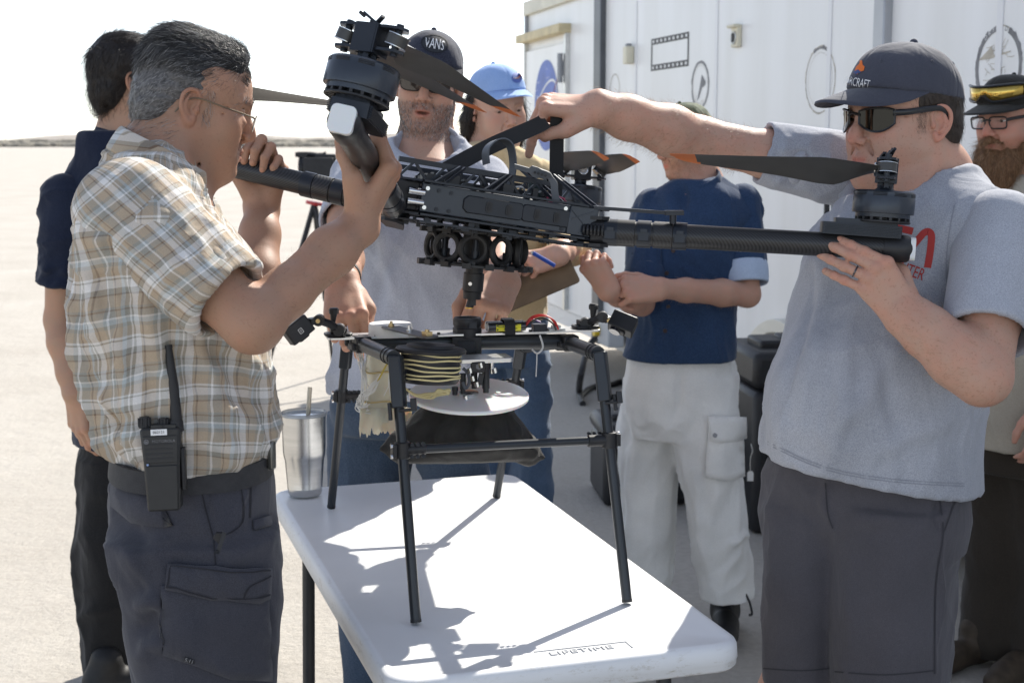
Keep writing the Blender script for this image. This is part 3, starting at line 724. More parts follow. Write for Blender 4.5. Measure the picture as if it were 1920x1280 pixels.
# ------------------------------------------------------------------ the drone
DC = at(905, 405, 2.66)
DM = frame(DC, x=(.985, .17, -.085), z=(.085, .06, 1.0))
drone = empty('quadcopter_drone', DM, 'big black quadcopter with long tube arms and folding propellers held over the table', 'drone')
H_R, E_R = at(1118, 434, 2.53), at(1688, 466, 2.46)
H_N, E_N = at(742, 392, 2.47), at(646, 232, 1.99)
H_L, E_L = at(716, 380, 2.66), at(292, 277, 2.78)
H_F, E_F = at(1030, 402, 2.88), at(1085, 428, 3.36)
TR_ = .0212
ARMS = []
def arm_frame(h, e, up): return frame(h, x=e - h, y=np.cross(up, e - h))
def blade_mesh():
    n = 26; L0 = .372; xs = np.linspace(0, 1, n)
    ch = np.interp(xs, [0, .05, .12, .22, .32, .5, .7, .86, .95, 1], [.020, .022, .046, .076, .078, .064, .049, .038, .028, .008])
    tw = np.radians(np.interp(xs, [0, .1, .25, .5, 1], [2, 12, 22, 15, 7])); lead = np.interp(xs, [0, .12, .3, .6, 1], [.010, .016, .022, .016, .008])
    th = np.interp(xs, [0, .06, .15, 1], [.008, .006, .0036, .0012]); k = 12; R = []
    for i, x in enumerate(xs):
        u = np.linspace(0, 1, k // 2, endpoint=True); y = lead[i] - ch[i] * u; cam_ = .035 * ch[i] * np.sin(pi * u); t = th[i] * np.sqrt(np.clip(u * 1.6, 0, 1)) * (1 - u * .85) * .5 + .0003
        up = np.stack([y, cam_ + t], 1); lo_ = np.stack([y, cam_ - t], 1)[::-1]; q = np.concatenate([up, lo_]); c, s = cos(tw[i]), sin(tw[i])
        R.append(np.array([(x * L0, a * c - b_ * s, a * s + b_ * c) for a, b_ in q]))
    return R
BR = blade_mesh(); cutn = 22
bb = MB(); bb.rings(BR[:cutn + 1]); v, f = bb.arrays(); BLADE = mesh_from('propeller_blade', v, f, True, 60)
bb = MB(); bb.rings(BR[cutn:]); v, f = bb.arrays(); TIP = mesh_from('orange_tip', v, f, True, 60)
bb = MB(); bb.cyl((0, 0, -.007), (0, 0, .007), .016, n=18); v, f = bb.arrays(); ROOT = mesh_from('blade_root', v, f)
bb = MB()
for z in (-.0085, .0075): bb.cyl((0, 0, z), (0, 0, z + .001), .0172, n=18)
v, f = bb.arrays(); WASH = mesh_from('root_washer', v, f)
DZ = -.013
# motor parts, local: origin on the tube axis below the motor, x outwards along the arm, z = motor axis
def mesh_of(b, name, ang=38): v, f = b.arrays(); return mesh_from(name, v, f, True, ang)
b = MB(); b.prism(rrect(.135, .058, .006, 2), .017, .038, T(-.035, 0, 0)); b.prism(rrect(.105, .052, .004, 2), .038, .046, T(-.028, 0, 0)); ESC = mesh_of(b, 'speed_controller')
b = MB()
for i in range(7):
    for sy in (-1, 1): b.box((-.035, sy * .0305, .0195 + i * .0026), (.128, .004, .0012))
FIN = mesh_of(b, 'cooling_fin')
b = MB(T(0, 0, DZ)); b.lathe([(.0, .0645), (.046, .0645), (.0465, .071), (.052, .0715), (.0525, .074), (.0525, .098), (.0518, .1), (.0518, .107), (.049, .110), (.02, .1115), (0, .1115)], n=44); BELL = mesh_of(b, 'motor')
b = MB(T(0, 0, DZ))
for ring_z in (.1015, .1038, .1061):
    for q in range(9):
        a0 = q * 40; pts = [(.0519 * cos(radians(a0 + a)), .0519 * sin(radians(a0 + a)), ring_z) for a in np.linspace(2, 28, 6)]; b.tube(pts, .0007, 4)
VENT = mesh_of(b, 'vent')
b = MB(T(0, 0, DZ))
for q in range(18):
    a = radians(q * 20); b.box((.040 * cos(a), .040 * sin(a), .0605), (.013, .0045, .008), rot((0, 0, 1), q * 20))
b.torus((0, 0, .0575), (0, 0, 1), .046, .0022, 36, 6); b.cyl((0, 0, .055), (0, 0, .0645), .024, n=20); STAT = mesh_of(b, 'stator')
b = MB(T(0, 0, DZ))
for a in (0, 90, 180, 270): b.box((.0095 * cos(radians(a)), .0095 * sin(radians(a)), .118), (.008, .008, .018), rot((0, 0, 1), a))
b.lathe([(.019, .110), (.014, .115), (.013, .119)], n=16); b.lathe([(.013, .124), (.016, .129)], n=16); SHAFT = mesh_of(b, 'shaft')
b = MB(T(0, 0, -.036))   # hub: cheeks with pivot plates top and bottom
for sx in (-1, 1): b.box((sx * .017, 0, .168), (.006, .036, .042))
b.box((0, -.016, .168), (.034, .005, .042)); b.box((0, .016, .168), (.034, .005, .042))
for z, t in ((.154, .004), (.1865, .004)):
    for sx in (-1, 1): b.prism([(.012, -.013), (.03, -.016), (.052, -.013), (.060, 0), (.052, .013), (.03, .016), (.012, .013)] if sx > 0 else [(-.012, .013), (-.03, .016), (-.052, .013), (-.060, 0), (-.052, -.013), (-.03, -.016), (-.012, -.013)], z - t / 2, z + t / 2)
for sx in (-1, 1): b.cyl((sx * .044, 0, .148), (sx * .044, 0, .194), .0055, n=10)
b.beam((-.012, .0, .188), (.018, .008, .205), .007, .004); b.beam((-.014, .004, .203), (.004, -.004, .19), .006, .004); b.cyl((.016, .006, .2), (.024, .01, .205), .003, n=8); b.beam((-.002, -.012, .190), (.014, -.006, .198), .006, .004); HUB = mesh_of(b, 'propeller_hub')
b = MB(T(0, 0, -.036)); b.torus((0, -.0195, .17), (0, 1, 0), .0105, .0022, 24, 8); b.torus((0, -.0195, .17), (0, 1, 0), .0055, .0015, 18, 6); b.cyl((0, -.0183, .17), (0, -.0195, .17), .011, n=20); BEAR = mesh_of(b, 'bearing')
b = MB(); b.lathe([(0, -.03), (TR_ + .002, -.03), (TR_ + .003, .0), (TR_ + .002, .012), (TR_ * .8, .02), (0, .02)], frame(V(0, 0, 0), z=(1, 0, 0), x=(0, 0, 1)), 24); CAP = mesh_of(b, 'end_cap')
b = MB(); b.prism([(y, z) for y, z in rrect(.036, .040, .008, 4)], .015, .0235, frame(V(0, 0, 0), z=(1, 0, 0), x=(0, 1, 0))); LENS = mesh_of(b, 'status_light')
def clampmesh():
    b = MB(); F0 = frame(V(0, 0, 0), z=(1, 0, 0), x=(0, 0, 1))
    b.lathe([(TR_, -.012), (TR_ + .003, -.012), (TR_ + .003, .012), (TR_, .012)], F0, 24, cap=False); b.box((0, -.022, -.004), (.018, .012, .014)); b.box((0, -.026, .006), (.012, .01, .006)); return mesh_of(b, 'clamp')
CLAMP = clampmesh()
b = MB(); b.lathe([(TR_, -.017), (TR_ + .0025, -.0165), (TR_ + .0025, .0165), (TR_, .017)], frame(V(0, 0, 0), z=(1, 0, 0), x=(0, 0, 1)), 24, cap=False); SLEEVE = mesh_of(b, 'sleeve')
b = MB(); F0 = frame(V(0, 0, 0), z=(1, 0, 0), x=(0, 0, 1))
b.lathe([(.012, -.045), (.020, -.04), (.020, -.012), (.024, -.008), (.024, .012), (TR_, .02)], F0, 20)
for z in (-.024, .024): b.prism([(-.034, -.016), (.01, -.022), (.022, -.010), (.022, .010), (.01, .022), (-.034, .016)], z - .003, z + .003)
HINGE = mesh_of(b, 'hinge')
b = MB()
for i in range(6): b.torus((-.03 + i * .0065, -.021, .002), (1, 0, 0), .0085, .0028, 14, 6)
BELLOW = mesh_of(b, 'bellows')
def arm(h, e, up, mot_up, prop_dir, prop_roll=0, flip=1, bx=None):
    """one arm: tube, hinge, clamps, motor, hub, two folded blades"""
    LM = np.linalg.inv(DM); A = arm_frame(h, e, up); Ln = np.linalg.norm(e - h); mb = MB()
    k = 'arm_tube%d' % round(Ln * 1000)
    mb.cyl((0.0, 0, 0), (Ln, 0, 0), TR_, n=28, cap=False); tube = link('arm', mesh_of(mb, k), CARB, drone, LM @ A)
    link('hinge', HINGE, blk, tube, T(0, 0, 0)); link('bellows', BELLOW, blk, tube, T(.01, 0, 0))
    for x in (.052, .118): link('sleeve', SLEEVE, CARB, tube, T(x, 0, 0))
    for x in (.026, .085, .148): link('clamp', CLAMP, blk2, tube, T(x, 0, 0))
    Mm = frame(e, x=e - h, z=None, y=np.cross(mot_up, e - h)) if False else None
    z = nrm(mot_up); x = nrm((e - h) - z * np.dot(e - h, z)); Mm = np.eye(4); Mm[:3, 0], Mm[:3, 1], Mm[:3, 2], Mm[:3, 3] = x, np.cross(z, x), z, e - nrm(e - h) * .035
    ec = link('end_cap', CAP, blk, tube, T(Ln, 0, 0)); link('status_light', LENS, opal, tube, T(Ln, 0, 0))
    L0 = LM @ Mm
    es = link('speed_controller', ESC, blk2, drone, L0); link('cooling_fin', FIN, blk2, es)
    mo = link('motor', BELL, slate, drone, L0); link('stator', STAT, blk, mo); link('vent', VENT, blk, mo); link('shaft', SHAFT, blk2, mo)
    d = nrm(prop_dir - z * np.dot(prop_dir, z)); Hm = np.eye(4); yv = d
    # hub axis: pivots sit across the fold direction
    Hm[:3, 1] = d * -1; Hm[:3, 2] = z; Hm[:3, 0] = np.cross(Hm[:3, 1], z); Hm[:3, 3] = Mm[:3, 3]
    if bx is not None: Hm = Mm @ rot((0, 0, 1), bx)
    hb = link('propeller_hub', HUB, blk2, drone, LM @ Hm); link('bearing', BEAR, steel, hb)
    for sx in (-1, 1):
        pv = tp(Hm, (sx * .044, 0, .1345)); dd = nrm(d + .03 * sx * Hm[:3, 0] * -1)
        B = np.eye(4); B[:3, 0] = dd; B[:3, 2] = z; B[:3, 1] = np.cross(z, dd); B[:3, 3] = pv
        if flip < 0: B = B @ np.diag([1, -1, 1, 1.])
        B = B @ rot((1, 0, 0), prop_roll)
        bl = link('propeller_blade', BLADE, blade_m, drone, LM @ B); link('orange_tip', TIP, orange, bl); link('blade_root', ROOT, blade_m, bl); link('root_washer', WASH, steel, bl)
    return Mm
MN = arm(H_N, E_N, V(.25, .2, 1), V(.235, .17, .96), at(970, 190, 2.34) - at(692, 70, 1.99), prop_roll=-12, flip=-1)
MR = arm(H_R, E_R, V(.05, .06, 1), V(.075, .06, 1), at(1258, 246, 2.54) - at(1640, 318, 2.45), prop_roll=8, flip=1)
ML = arm(H_L, E_L, V(.1, .06, 1), V(.12, .06, 1), at(640, 207, 2.86) - at(318, 172, 2.78), prop_roll=-6, flip=-1)
MF_ = arm(H_F, E_F, V(.08, .12, 1), V(.08, .10, 1), at(1140, 326, 3.0) - at(1072, 316, 3.36), prop_roll=-40, flip=1)
# body, in drone axes: x right, y away, z up. The square body is turned so one long side faces the camera
DI = np.linalg.inv(DM)
pl0, pl1 = tp(DI, at(788, 369, 2.44)), tp(DI, at(1114, 419, 2.525))
bx_ = nrm(pl1 - pl0); by_ = nrm(np.cross((0, 0, 1), bx_)); bz_ = np.cross(bx_, by_); BW = np.linalg.norm(pl1 - pl0)
BM = np.eye(4); BM[:3, 0], BM[:3, 1], BM[:3, 2], BM[:3, 3] = bx_, by_, bz_, (pl0 + pl1) / 2      # x along the side plate, y into the body, z up
def bpart(b, name, m, parent=drone, bevel=0, label=None):
    return b.build(name, m, parent, world=False, bevel=bevel, label=label)
PH = .05
b = MB(BM); w2 = BW / 2
b.prism([(-w2, -PH / 2), (w2, -PH / 2), (w2, PH / 2), (-w2, PH / 2)], -.004, .004, frame(V(0, 0, 0), x=(1, 0, 0), z=(0, -1, 0))); side = bpart(b, 'side_plate', slate, bevel=.002)
for cx, wd in ((-.012, .108), (.09, .098)):
    b = MB(BM @ T(cx - .018, -.005, 0)); p = [(-wd / 2 + .008, -.015), (wd / 2 - .004, -.015), (wd / 2, -.011), (wd / 2, .011), (wd / 2 - .004, .015), (-wd / 2 + .008, .015), (-wd / 2, .008), (-wd / 2, -.008)]
    if cx > 0: p = [(-x, y) for x, y in p][::-1]
    b.prism(p, -.002, .003, frame(V(0, 0, 0), x=(1, 0, 0), z=(0, -1, 0))); q = bpart(b, 'cover_panel', blk2, bevel=.0015)
    for dx in (-.012, .024):
        b = MB(BM @ T(cx - .018 + dx + (-.01 if cx > 0 else .004), -.0085, 0)); b.prism(rrect(.0115, .019, .005, 4), -.001, .0012, frame(V(0, 0, 0), x=(1, 0, 0), z=(0, -1, 0))); g_ = link('window', mesh_of(b, 'window'), blk, q)
        b = MB(BM @ T(cx - .018 + dx + (-.01 if cx > 0 else .004), -.0100, 0)); b.prism(rrect(.006, .0125, .0028, 4), -.001, .0006, frame(V(0, 0, 0), x=(1, 0, 0), z=(0, -1, 0))); link('inset', mesh_of(b, 'inset'), dark, q)
for i, (x, z) in enumerate(((-w2 + .010, .016), (-w2 + .03, .015), (-w2 + .052, .014), (-w2 + .008, -.017), (-w2 + .03, -.017), (-w2 + .052, -.017), (w2 - .058, .018), (w2 - .06, -.018), (w2 - .008, .018), (w2 - .008, -.018))):
    b = MB(BM); b.cyl((x, -.004, z), (x, -.0058, z), .0036, n=12); b.cyl((x, -.0055, z), (x, -.0064, z), .0018, n=8); bpart(b, 'screw', blk2 if i % 3 else steel, side)
b = MB(BM); b.prism([(w2 - .052, -PH / 2 - .001), (w2, -PH / 2 - .001), (w2 + .003, PH / 2 + .002), (w2 - .05, PH / 2 + .001)], -.001, .0045, frame(V(0, -.0045, 0), x=(1, 0, 0), z=(0, -1, 0))); ep = bpart(b, 'end_bracket', slate, bevel=.0015)
b = MB(BM)
for a, c in (((w2 - .048, .018), (w2 - .006, -.018)), ((w2 - .006, .02), (w2 - .046, .002)), ((w2 - .03, -.02), (w2 - .006, -.02))): b.beam((a[0], -.0098, a[1]), (c[0], -.0098, c[1]), .0015, .0025, up=(0, 1, 0))
bpart(b, 'stiffening_rib', slate, ep)
# inner frame box and remaining sides
b = MB(BM); D_ = .33
b.box((0, D_ / 2, 0), (BW * .86, D_ * .9, PH * .62)); core = bpart(b, 'body_core', blk, bevel=.004)
for y0, x0, x1 in ((D_, -w2, w2),): 
    b = MB(BM); b.box(((x0 + x1) / 2, y0, 0), (x1 - x0, .008, PH)); bpart(b, 'side_plate', slate, bevel=.002)
for x0 in (-w2 - .02, w2 + .004):
    b = MB(BM); b.box((x0, D_ / 2, 0), (.008, D_ * .72, PH * .9)); bpart(b, 'side_plate', slate, bevel=.002)
# lattice top and bottom plates: struts between an outer and an inner ring
def lattice(z, name, ox, seed, wd=.009, th=.0035):
    rg = np.random.default_rng(seed); b = MB(BM)
    o = [(-w2 - .06 + ox, .02), (-w2 + .0, -.012), (w2 - .02, -.012), (w2 + .03, .03), (w2 + .03, D_ - .03), (w2 - .03, D_ + .012), (-w2, D_ + .012), (-w2 - .06 + ox, D_ - .03)]
    i_ = [(x * .62, (y - D_ / 2) * .62 + D_ / 2) for x, y in o]
    for P in (o, i_):
        for k in range(8): a, c = P[k], P[(k + 1) % 8]; b.beam((*a, z), (*c, z), wd, th)
    for k in range(8):
        for t0, t1 in ((0, 0), (.33, .0), (.33, .5), (.66, .5), (.66, 1.0)):
            a = np.array(o[k]) * (1 - t0) + np.array(o[(k + 1) % 8]) * t0; c = np.array(i_[k]) * (1 - t1) + np.array(i_[(k + 1) % 8]) * t1; b.beam((*a, z + .0003), (*c, z + .0003), wd * .7, th * .8)
    for k in range(0, 8, 2): b.beam((*i_[k], z - .0003), (*i_[(k + 4) % 8], z - .0003), wd, th * .9)
    bpart(b, name, blk2)
lattice(-PH / 2 - .004, 'bottom_plate', 0, 1, .014); lattice(-PH / 2 - .016, 'bottom_plate', .02, 2, .010); lattice(PH / 2 + .003, 'top_plate', .02, 3, .012)
b = MB(BM); rg = np.random.default_rng(6)
for i in range(60): b.cyl((rg.uniform(-w2 - .03, w2), rg.uniform(-.01, .05), -PH / 2 - .018), (0, 0, 0), .0, n=4) if False else b.box((rg.uniform(-w2 - .04, w2), rg.uniform(-.012, .06), -PH / 2 - rg.uniform(.004, .022)), (rg.uniform(.004, .014), .006, rg.uniform(.003, .008)))
bpart(b, 'standoff', blk2)['kind'] = 'stuff'
# near-corner joint block with bare spacers
b = MB(BM); b.box((-w2 - .024, .03, 0), (.045, .05, PH * 1.02)); bpart(b, 'corner_block', dark, bevel=.003)
for z in (.008, -.010):
    b = MB(BM); b.cyl((-w2 - .022, -.002, z), (-w2 + .006, -.002, z), .0065, n=14); bpart(b, 'spacer', steel)
b = MB(BM); b.cyl((-w2 - .056, .0, -.012), (-w2 - .050, .0, .016), .005, n=10); bpart(b, 'spring_pin', brass)
# battery tray trusses on top
def truss(a, c, h, nb, name, parent=drone, slope=0):
    b = MB(BM); a = np.array(a, float); c = np.array(c, float); up = V(0, 0, h)
    b.beam(a + up, c + up, .006, .009); b.beam(a, c, .006, .005)
    for i in range(nb):
        p = a + (c - a) * i / nb; q = a + (c - a) * (i + .5) / nb; r_ = a + (c - a) * (i + 1) / nb
        b.beam(p, q + up, .0045, .0045, up=(0, 1, 0)); b.beam(q + up, r_, .0045, .0045, up=(0, 1, 0))
    return bpart(b, name, blk2, parent)
truss((-w2 - .04, .03, .026), (w2 - .07, .05, .026), .034, 5, 'tray_rail'); truss((-.07, .20, .030), (w2 + .04, .22, .030), .036, 6, 'tray_rail')
truss((-w2 - .02, .30, .026), (w2, .31, .026), .034, 6, 'tray_rail')
for p, q in (((-w2 + .02, .0, .026), (-w2 + .07, .03, .062)), ((-.05, .0, .026), (.0, .04, .062)), ((w2 - .07, .01, .026), (w2 - .12, .1, .08)), ((w2 + .01, .04, .026), (w2 - .05, .12, .08))):
    b = MB(BM); b.beam(p, q, .005, .005); b.beam(V(*p) + (.016, 0, 0), V(*q) + (.008, 0, 0), .004, .004); bpart(b, 'tray_strut', blk2)
b = MB(BM)
for i in range(46):
    p = V(rg.uniform(-w2, w2 - .06), rg.uniform(.02, .24), .03); b.box(p + (0, 0, rg.uniform(0, .014)), (rg.uniform(.006, .03), rg.uniform(.006, .03), rg.uniform(.004, .018)))
bpart(b, 'circuitry', blk)['kind'] = 'stuff'
b = MB(BM); b.cyl((.075, .10, .028), (.075, .10, .062), .0165, n=18); bpart(b, 'capacitor', mat('dark_green', (.012, .03, .028), .4))
b = MB(BM); b.tube([(.075, .03, .032), (.085, .028, .040), (.105, .03, .036), (.112, .04, .030)], .0022, 6); b.tube([(.082, .05, .030), (.1, .04, .034), (.118, .05, .032)], .002, 6); b.box((.095, .036, .032), (.03, .004, .012)); bpart(b, 'red_clip', pink)
b = MB(BM); b.tube(crom([(-.0, .06, .034), (.03, .05, .046), (.05, .07, .036), (.07, .05, .044)], 5), .0018, 6); bpart(b, 'signal_wire', mat('wire_white', (.6, .6, .6), .5))
# thin link rod above the right arm
ra, rb_ = at(1112, 389, 2.52), at(1262, 400, 2.50)
b = MB(); b.beam(ra, rb_, .008, .006); b.box(rb_ + V(.002, 0, .001), (.032, .022, .008)); b.cyl(rb_, rb_ - V(0, 0, .018), .006, n=10); bpart_ = b.build('arm_latch', blk2, drone)
# handle straps: the black loop the hand holds, grey rubber loop
s0, s1_, s2 = at(838, 318, 2.60), at(1003, 238, 2.66), at(1043, 336, 2.70); top = at(1040, 208, 2.67)
b = MB(); wv = V(.10, .12, .0)
P = crom([s0, (s0 * .5 + s1_ * .5) + V(0, 0, .004), s1_, at(1024, 226, 2.665)], 6); W_ = np.array([nrm(np.cross(np.gradient(P, axis=0)[i], (.15, -1, .35))) * .030 for i in range(len(P))])
b.strap(P, W_, .003); b.build('carry_strap', nylon, drone)
b = MB(); P = np.array([at(1045, 215, 2.68), at(1044, 260, 2.69), s2, at(1040, 370, 2.70)]); b.strap(P, V(.026, .006, .0), .003); b.build('carry_strap', nylon, drone)
b = MB(); P = crom([at(912, 308, 2.58), at(911, 282, 2.58), at(924, 266, 2.59), at(942, 262, 2.6), at(957, 275, 2.61), at(962, 310, 2.62), at(957, 345, 2.62)], 6); b.strap(P, V(.012, -.022, .004), .0025); b.build('rubber_strap', rubber, drone)
b = MB(); P = crom([at(965, 312, 2.50), at(998, 321, 2.50), at(1026, 330, 2.51), at(1038, 342, 2.51), at(1040, 360, 2.51), at(1044, 384, 2.51)], 6); W_ = np.array([(0, -.006, .021)] * 9 + [(.006, -.01, .016)] * 5 + [(.014, -.002, .0)] * (len(P) - 14)) * V(.9, .9, .9); W_[:6] *= .45; b.strap(P, W_, .003); rs = b.build('rubber_strap', rubber, drone)
b = MB()
for i in range(4): p = at(1003 + i * 6.5, 323.5 + i * 1.9, 2.497); b.cyl(p, p + V(0, -.0012, 0), .0024, n=8)
b.build('hole', dark, rs)
# vibration-isolator ring under the body
RC = tp(DI, at(893, 466, 2.66)); rg = np.random.default_rng(9)
ro = empty('x', np.eye(4), None, None); bpy.data.objects.remove(ro)
def ringplate(z, name):
    b = MB(T(*RC)); b.lathe([(.058, z - .002), (.103, z - .002), (.103, z + .002), (.058, z + .002)], n=40, cap=False); b.rings([np.array([(.058 * cos(a), .058 * sin(a), z + q) for a in np.linspace(0, 2 * pi, 40, endpoint=False)]) for q in (-.002, .002)], cap=False)
    for k in range(16):
        a = k * pi / 8 + .1; b.box((.103 * cos(a), .103 * sin(a), z), (.012, .016, .010), rot((0, 0, 1), math.degrees(a)))
    for k in range(4): a = k * pi / 2 + .6; b.beam((0, 0, z), (.06 * cos(a), .06 * sin(a), z), .014, .004)
    return bpart(b, name, blk, bevel=0)
ringplate(.030, 'isolator_plate'); ringplate(-.031, 'isolator_plate')
for k in range(10):
    a = radians(-90 + (k + .5) * 36 + 6); c = RC + V(.084 * cos(a), .084 * sin(a), 0); ax = V(cos(a + .25), sin(a + .25), 0)
    b = MB(); b.torus(c, ax, .0235, .0058, 24, 8); bpart(b, 'isolator_ring', mat('isolator_rubber', (.028, .028, .029), .55, var=.1, vscale=30))
    for z in (.027, -.027): b = MB(); b.box(c + V(0, 0, z), (.022, .012, .008), rot((0, 0, 1), math.degrees(a))); bpart(b, 'ring_clip', blk)
for k in range(6):
    a = radians(k * 60 + 20); b = MB(T(*RC)); b.cyl((.068 * cos(a), .068 * sin(a), -.031), (.068 * cos(a), .068 * sin(a), .031), .005, n=10); b.cyl((.068 * cos(a), .068 * sin(a), -.028), (.068 * cos(a), .068 * sin(a), -.004), .009, n=12); bpart(b, 'damper_post', blk2)
b = MB(T(*RC)); b.cyl((0, 0, -.03), (0, 0, .05), .026, n=22); bpart(b, 'centre_post', dark)
for k in range(5): 
    a = radians(k * 72 - 60); b = MB(T(*RC)); b.cyl((.075 * cos(a), .075 * sin(a), .03), (.075 * cos(a), .075 * sin(a), .052), .006, n=8); bpart(b, 'mount_post', blk2)
# quick-release plunger below
p0, p1, p2, p3, p4 = at(892, 484, 2.655), at(889, 512, 2.655), at(886, 545, 2.655), at(885, 560, 2.655), at(880, 576, 2.655)
b = MB(); b.cyl(p0, p1, .0165, n=24); b.cyl(p1, p2, .0195, n=24); b.cyl(p2 + (p3 - p2) * .1, p3, .0175, .0165, n=24); pl = b.build('plunger', blk, drone)
b = MB(); b.cyl(p3, p4, .0075, n=14); b.box((p3 + p4) / 2 + V(.006, -.004, .002), (.008, .006, .012)); b.build('plunger_tip', blk, pl)
b = MB(); b.cyl(p4, p4 - V(0, 0, .002), .008, n=14); b.build('contact', gold, pl)
b = MB(); q = at(881.5, 532, 2.635); b.cyl(q, q + V(0, -.002, 0), .0035, n=12); b.build('set_screw', steel, pl)

# ------------------------------------------------------------------ payload drop frame standing on the table
tubem = mat('frame_tube', (.030, .034, .040), .34, .3, var=.1, vscale=20)
foot = dict(FL=onz(780, 1166, .741), FR=onz(1176, 1128, .741), RL=onz(621, 950, .741), RR=onz(931, 930, .741))
topp = dict(FL=at(741, 672, 2.42), FR=at(1124, 664, 2.53), RL=at(650, 648, 2.97), RR=at(977, 650, 3.06))
mA, mB_ = at(672, 642, 2.63), at(1062, 640, 2.74)
rig = empty('payload_frame', V(*((foot['FL'] + foot['RR']) / 2)), 'black four-legged tube frame on the white table carrying the drop payload', 'payload frame')
for k in foot:
    f0, t0 = foot[k], topp[k]; b = MB(); b.cyl(f0, t0, .0092, n=18); leg = b.build('leg', tubem, rig)
    b = MB(); b.cyl(f0, f0 + (t0 - f0) * .012, .0096, n=18); b.build('leg_tip', blk, leg)
    d = nrm(t0 - f0); fr_ = frame(t0, z=d, x=(1, 0, 0))
    b = MB(fr_); b.prism([(-.012, -.012), (.008, -.014), (.014, -.006), (.014, .010), (.006, .014), (-.012, .012)], -.085 if k[0] == 'F' else -.05, .004); b.build('elbow_block', tubem, rig, bevel=.002)
    e = mA if k[1] == 'L' else mB_; a1 = t0 + nrm(e - t0) * .008
    b = MB(); b.cyl(a1, e + (a1 - e) * .12, .0135, n=20); am = b.build('side_arm', tubem, rig)
    for q in (.08, .16):
        c = a1 + (e - a1) * q; b = MB(); b.torus(c, e - a1, .0138, .0012, 20, 6); b.build('ring_groove', dark, am)
    b = MB(frame(e + (a1 - e) * .10, x=a1 - e, z=(0, 0, 1))); b.box((0, 0, 0), (.035, .03, .03)); b.box((0, -.018, -.004), (.03, .010, .012)); b.box((.01, .018, 0), (.012, .01, .014)); b.build('clamp', blk, rig, bevel=.003)
    if k[0] == 'F':
        c = t0 + (f0 - t0) * .20; b = MB(frame(c, z=d, x=(1, 0, 0))); b.box((.018 if k == 'FR' else -.016, 0, .0), (.006, .016, .03)); b.cyl((.0, -.012, 0), (.03, -.012, 0.0), .003, n=8); b.box((.026, -.01, .008), (.010, .016, .022)); b.build('quick_release', blk, rig, bevel=.001)
b = MB(); b.cyl(mA, mB_, .0150, n=24); b.build('main_tube', tubem, rig)
def on_leg(k, y0):
    lo, hi = foot[k], topp[k]
    for i in range(40):
        m_ = (lo + hi) / 2; q = m_ - V(0, 0, CAMH); y = 640 - FPX * (q[1] * _s + q[2] * _c) / (q[1] * _c - q[2] * _s)
        lo, hi = (m_, hi) if y > y0 else (lo, m_)
    return m_
for (k0, y0, k1, y1, r_) in (('FL', 843, 'FR', 824, .0080), ('RL', 742, 'RR', 722, .0075)):
    a, c = on_leg(k0, y0), on_leg(k1, y1); b = MB(); b.cyl(a, c, r_, n=16); b.build('cross_bar', tubem, rig)
    for p, q in ((a, c), (c, a)):
        u = nrm(q - p); M = frame(p, x=u, z=(0, 0, 1)); b = MB(M); b.cyl((0, 0, -.014), (0, 0, .014), .0135, n=16); b.cyl((.006, 0, 0), (.04, 0, 0), .0108, n=14); b.box((-.015, 0, .0), (.008, .02, .022)); cl = b.build('tee_clamp', blk, rig, bevel=.001)
        for z in (-.008, .008):
            for x in (.014, .024, .034): b = MB(M); b.cyl((x, -.010, z * 1.3), (x, -.0145, z * 1.3), .0035, n=8); b.build('bolt', blk2, cl)
        for z in (-.009, .009): b = MB(M); b.cyl((-.018, -.006, z), (-.022, -.006, z), .004, n=8); b.build('bolt', steel, cl)
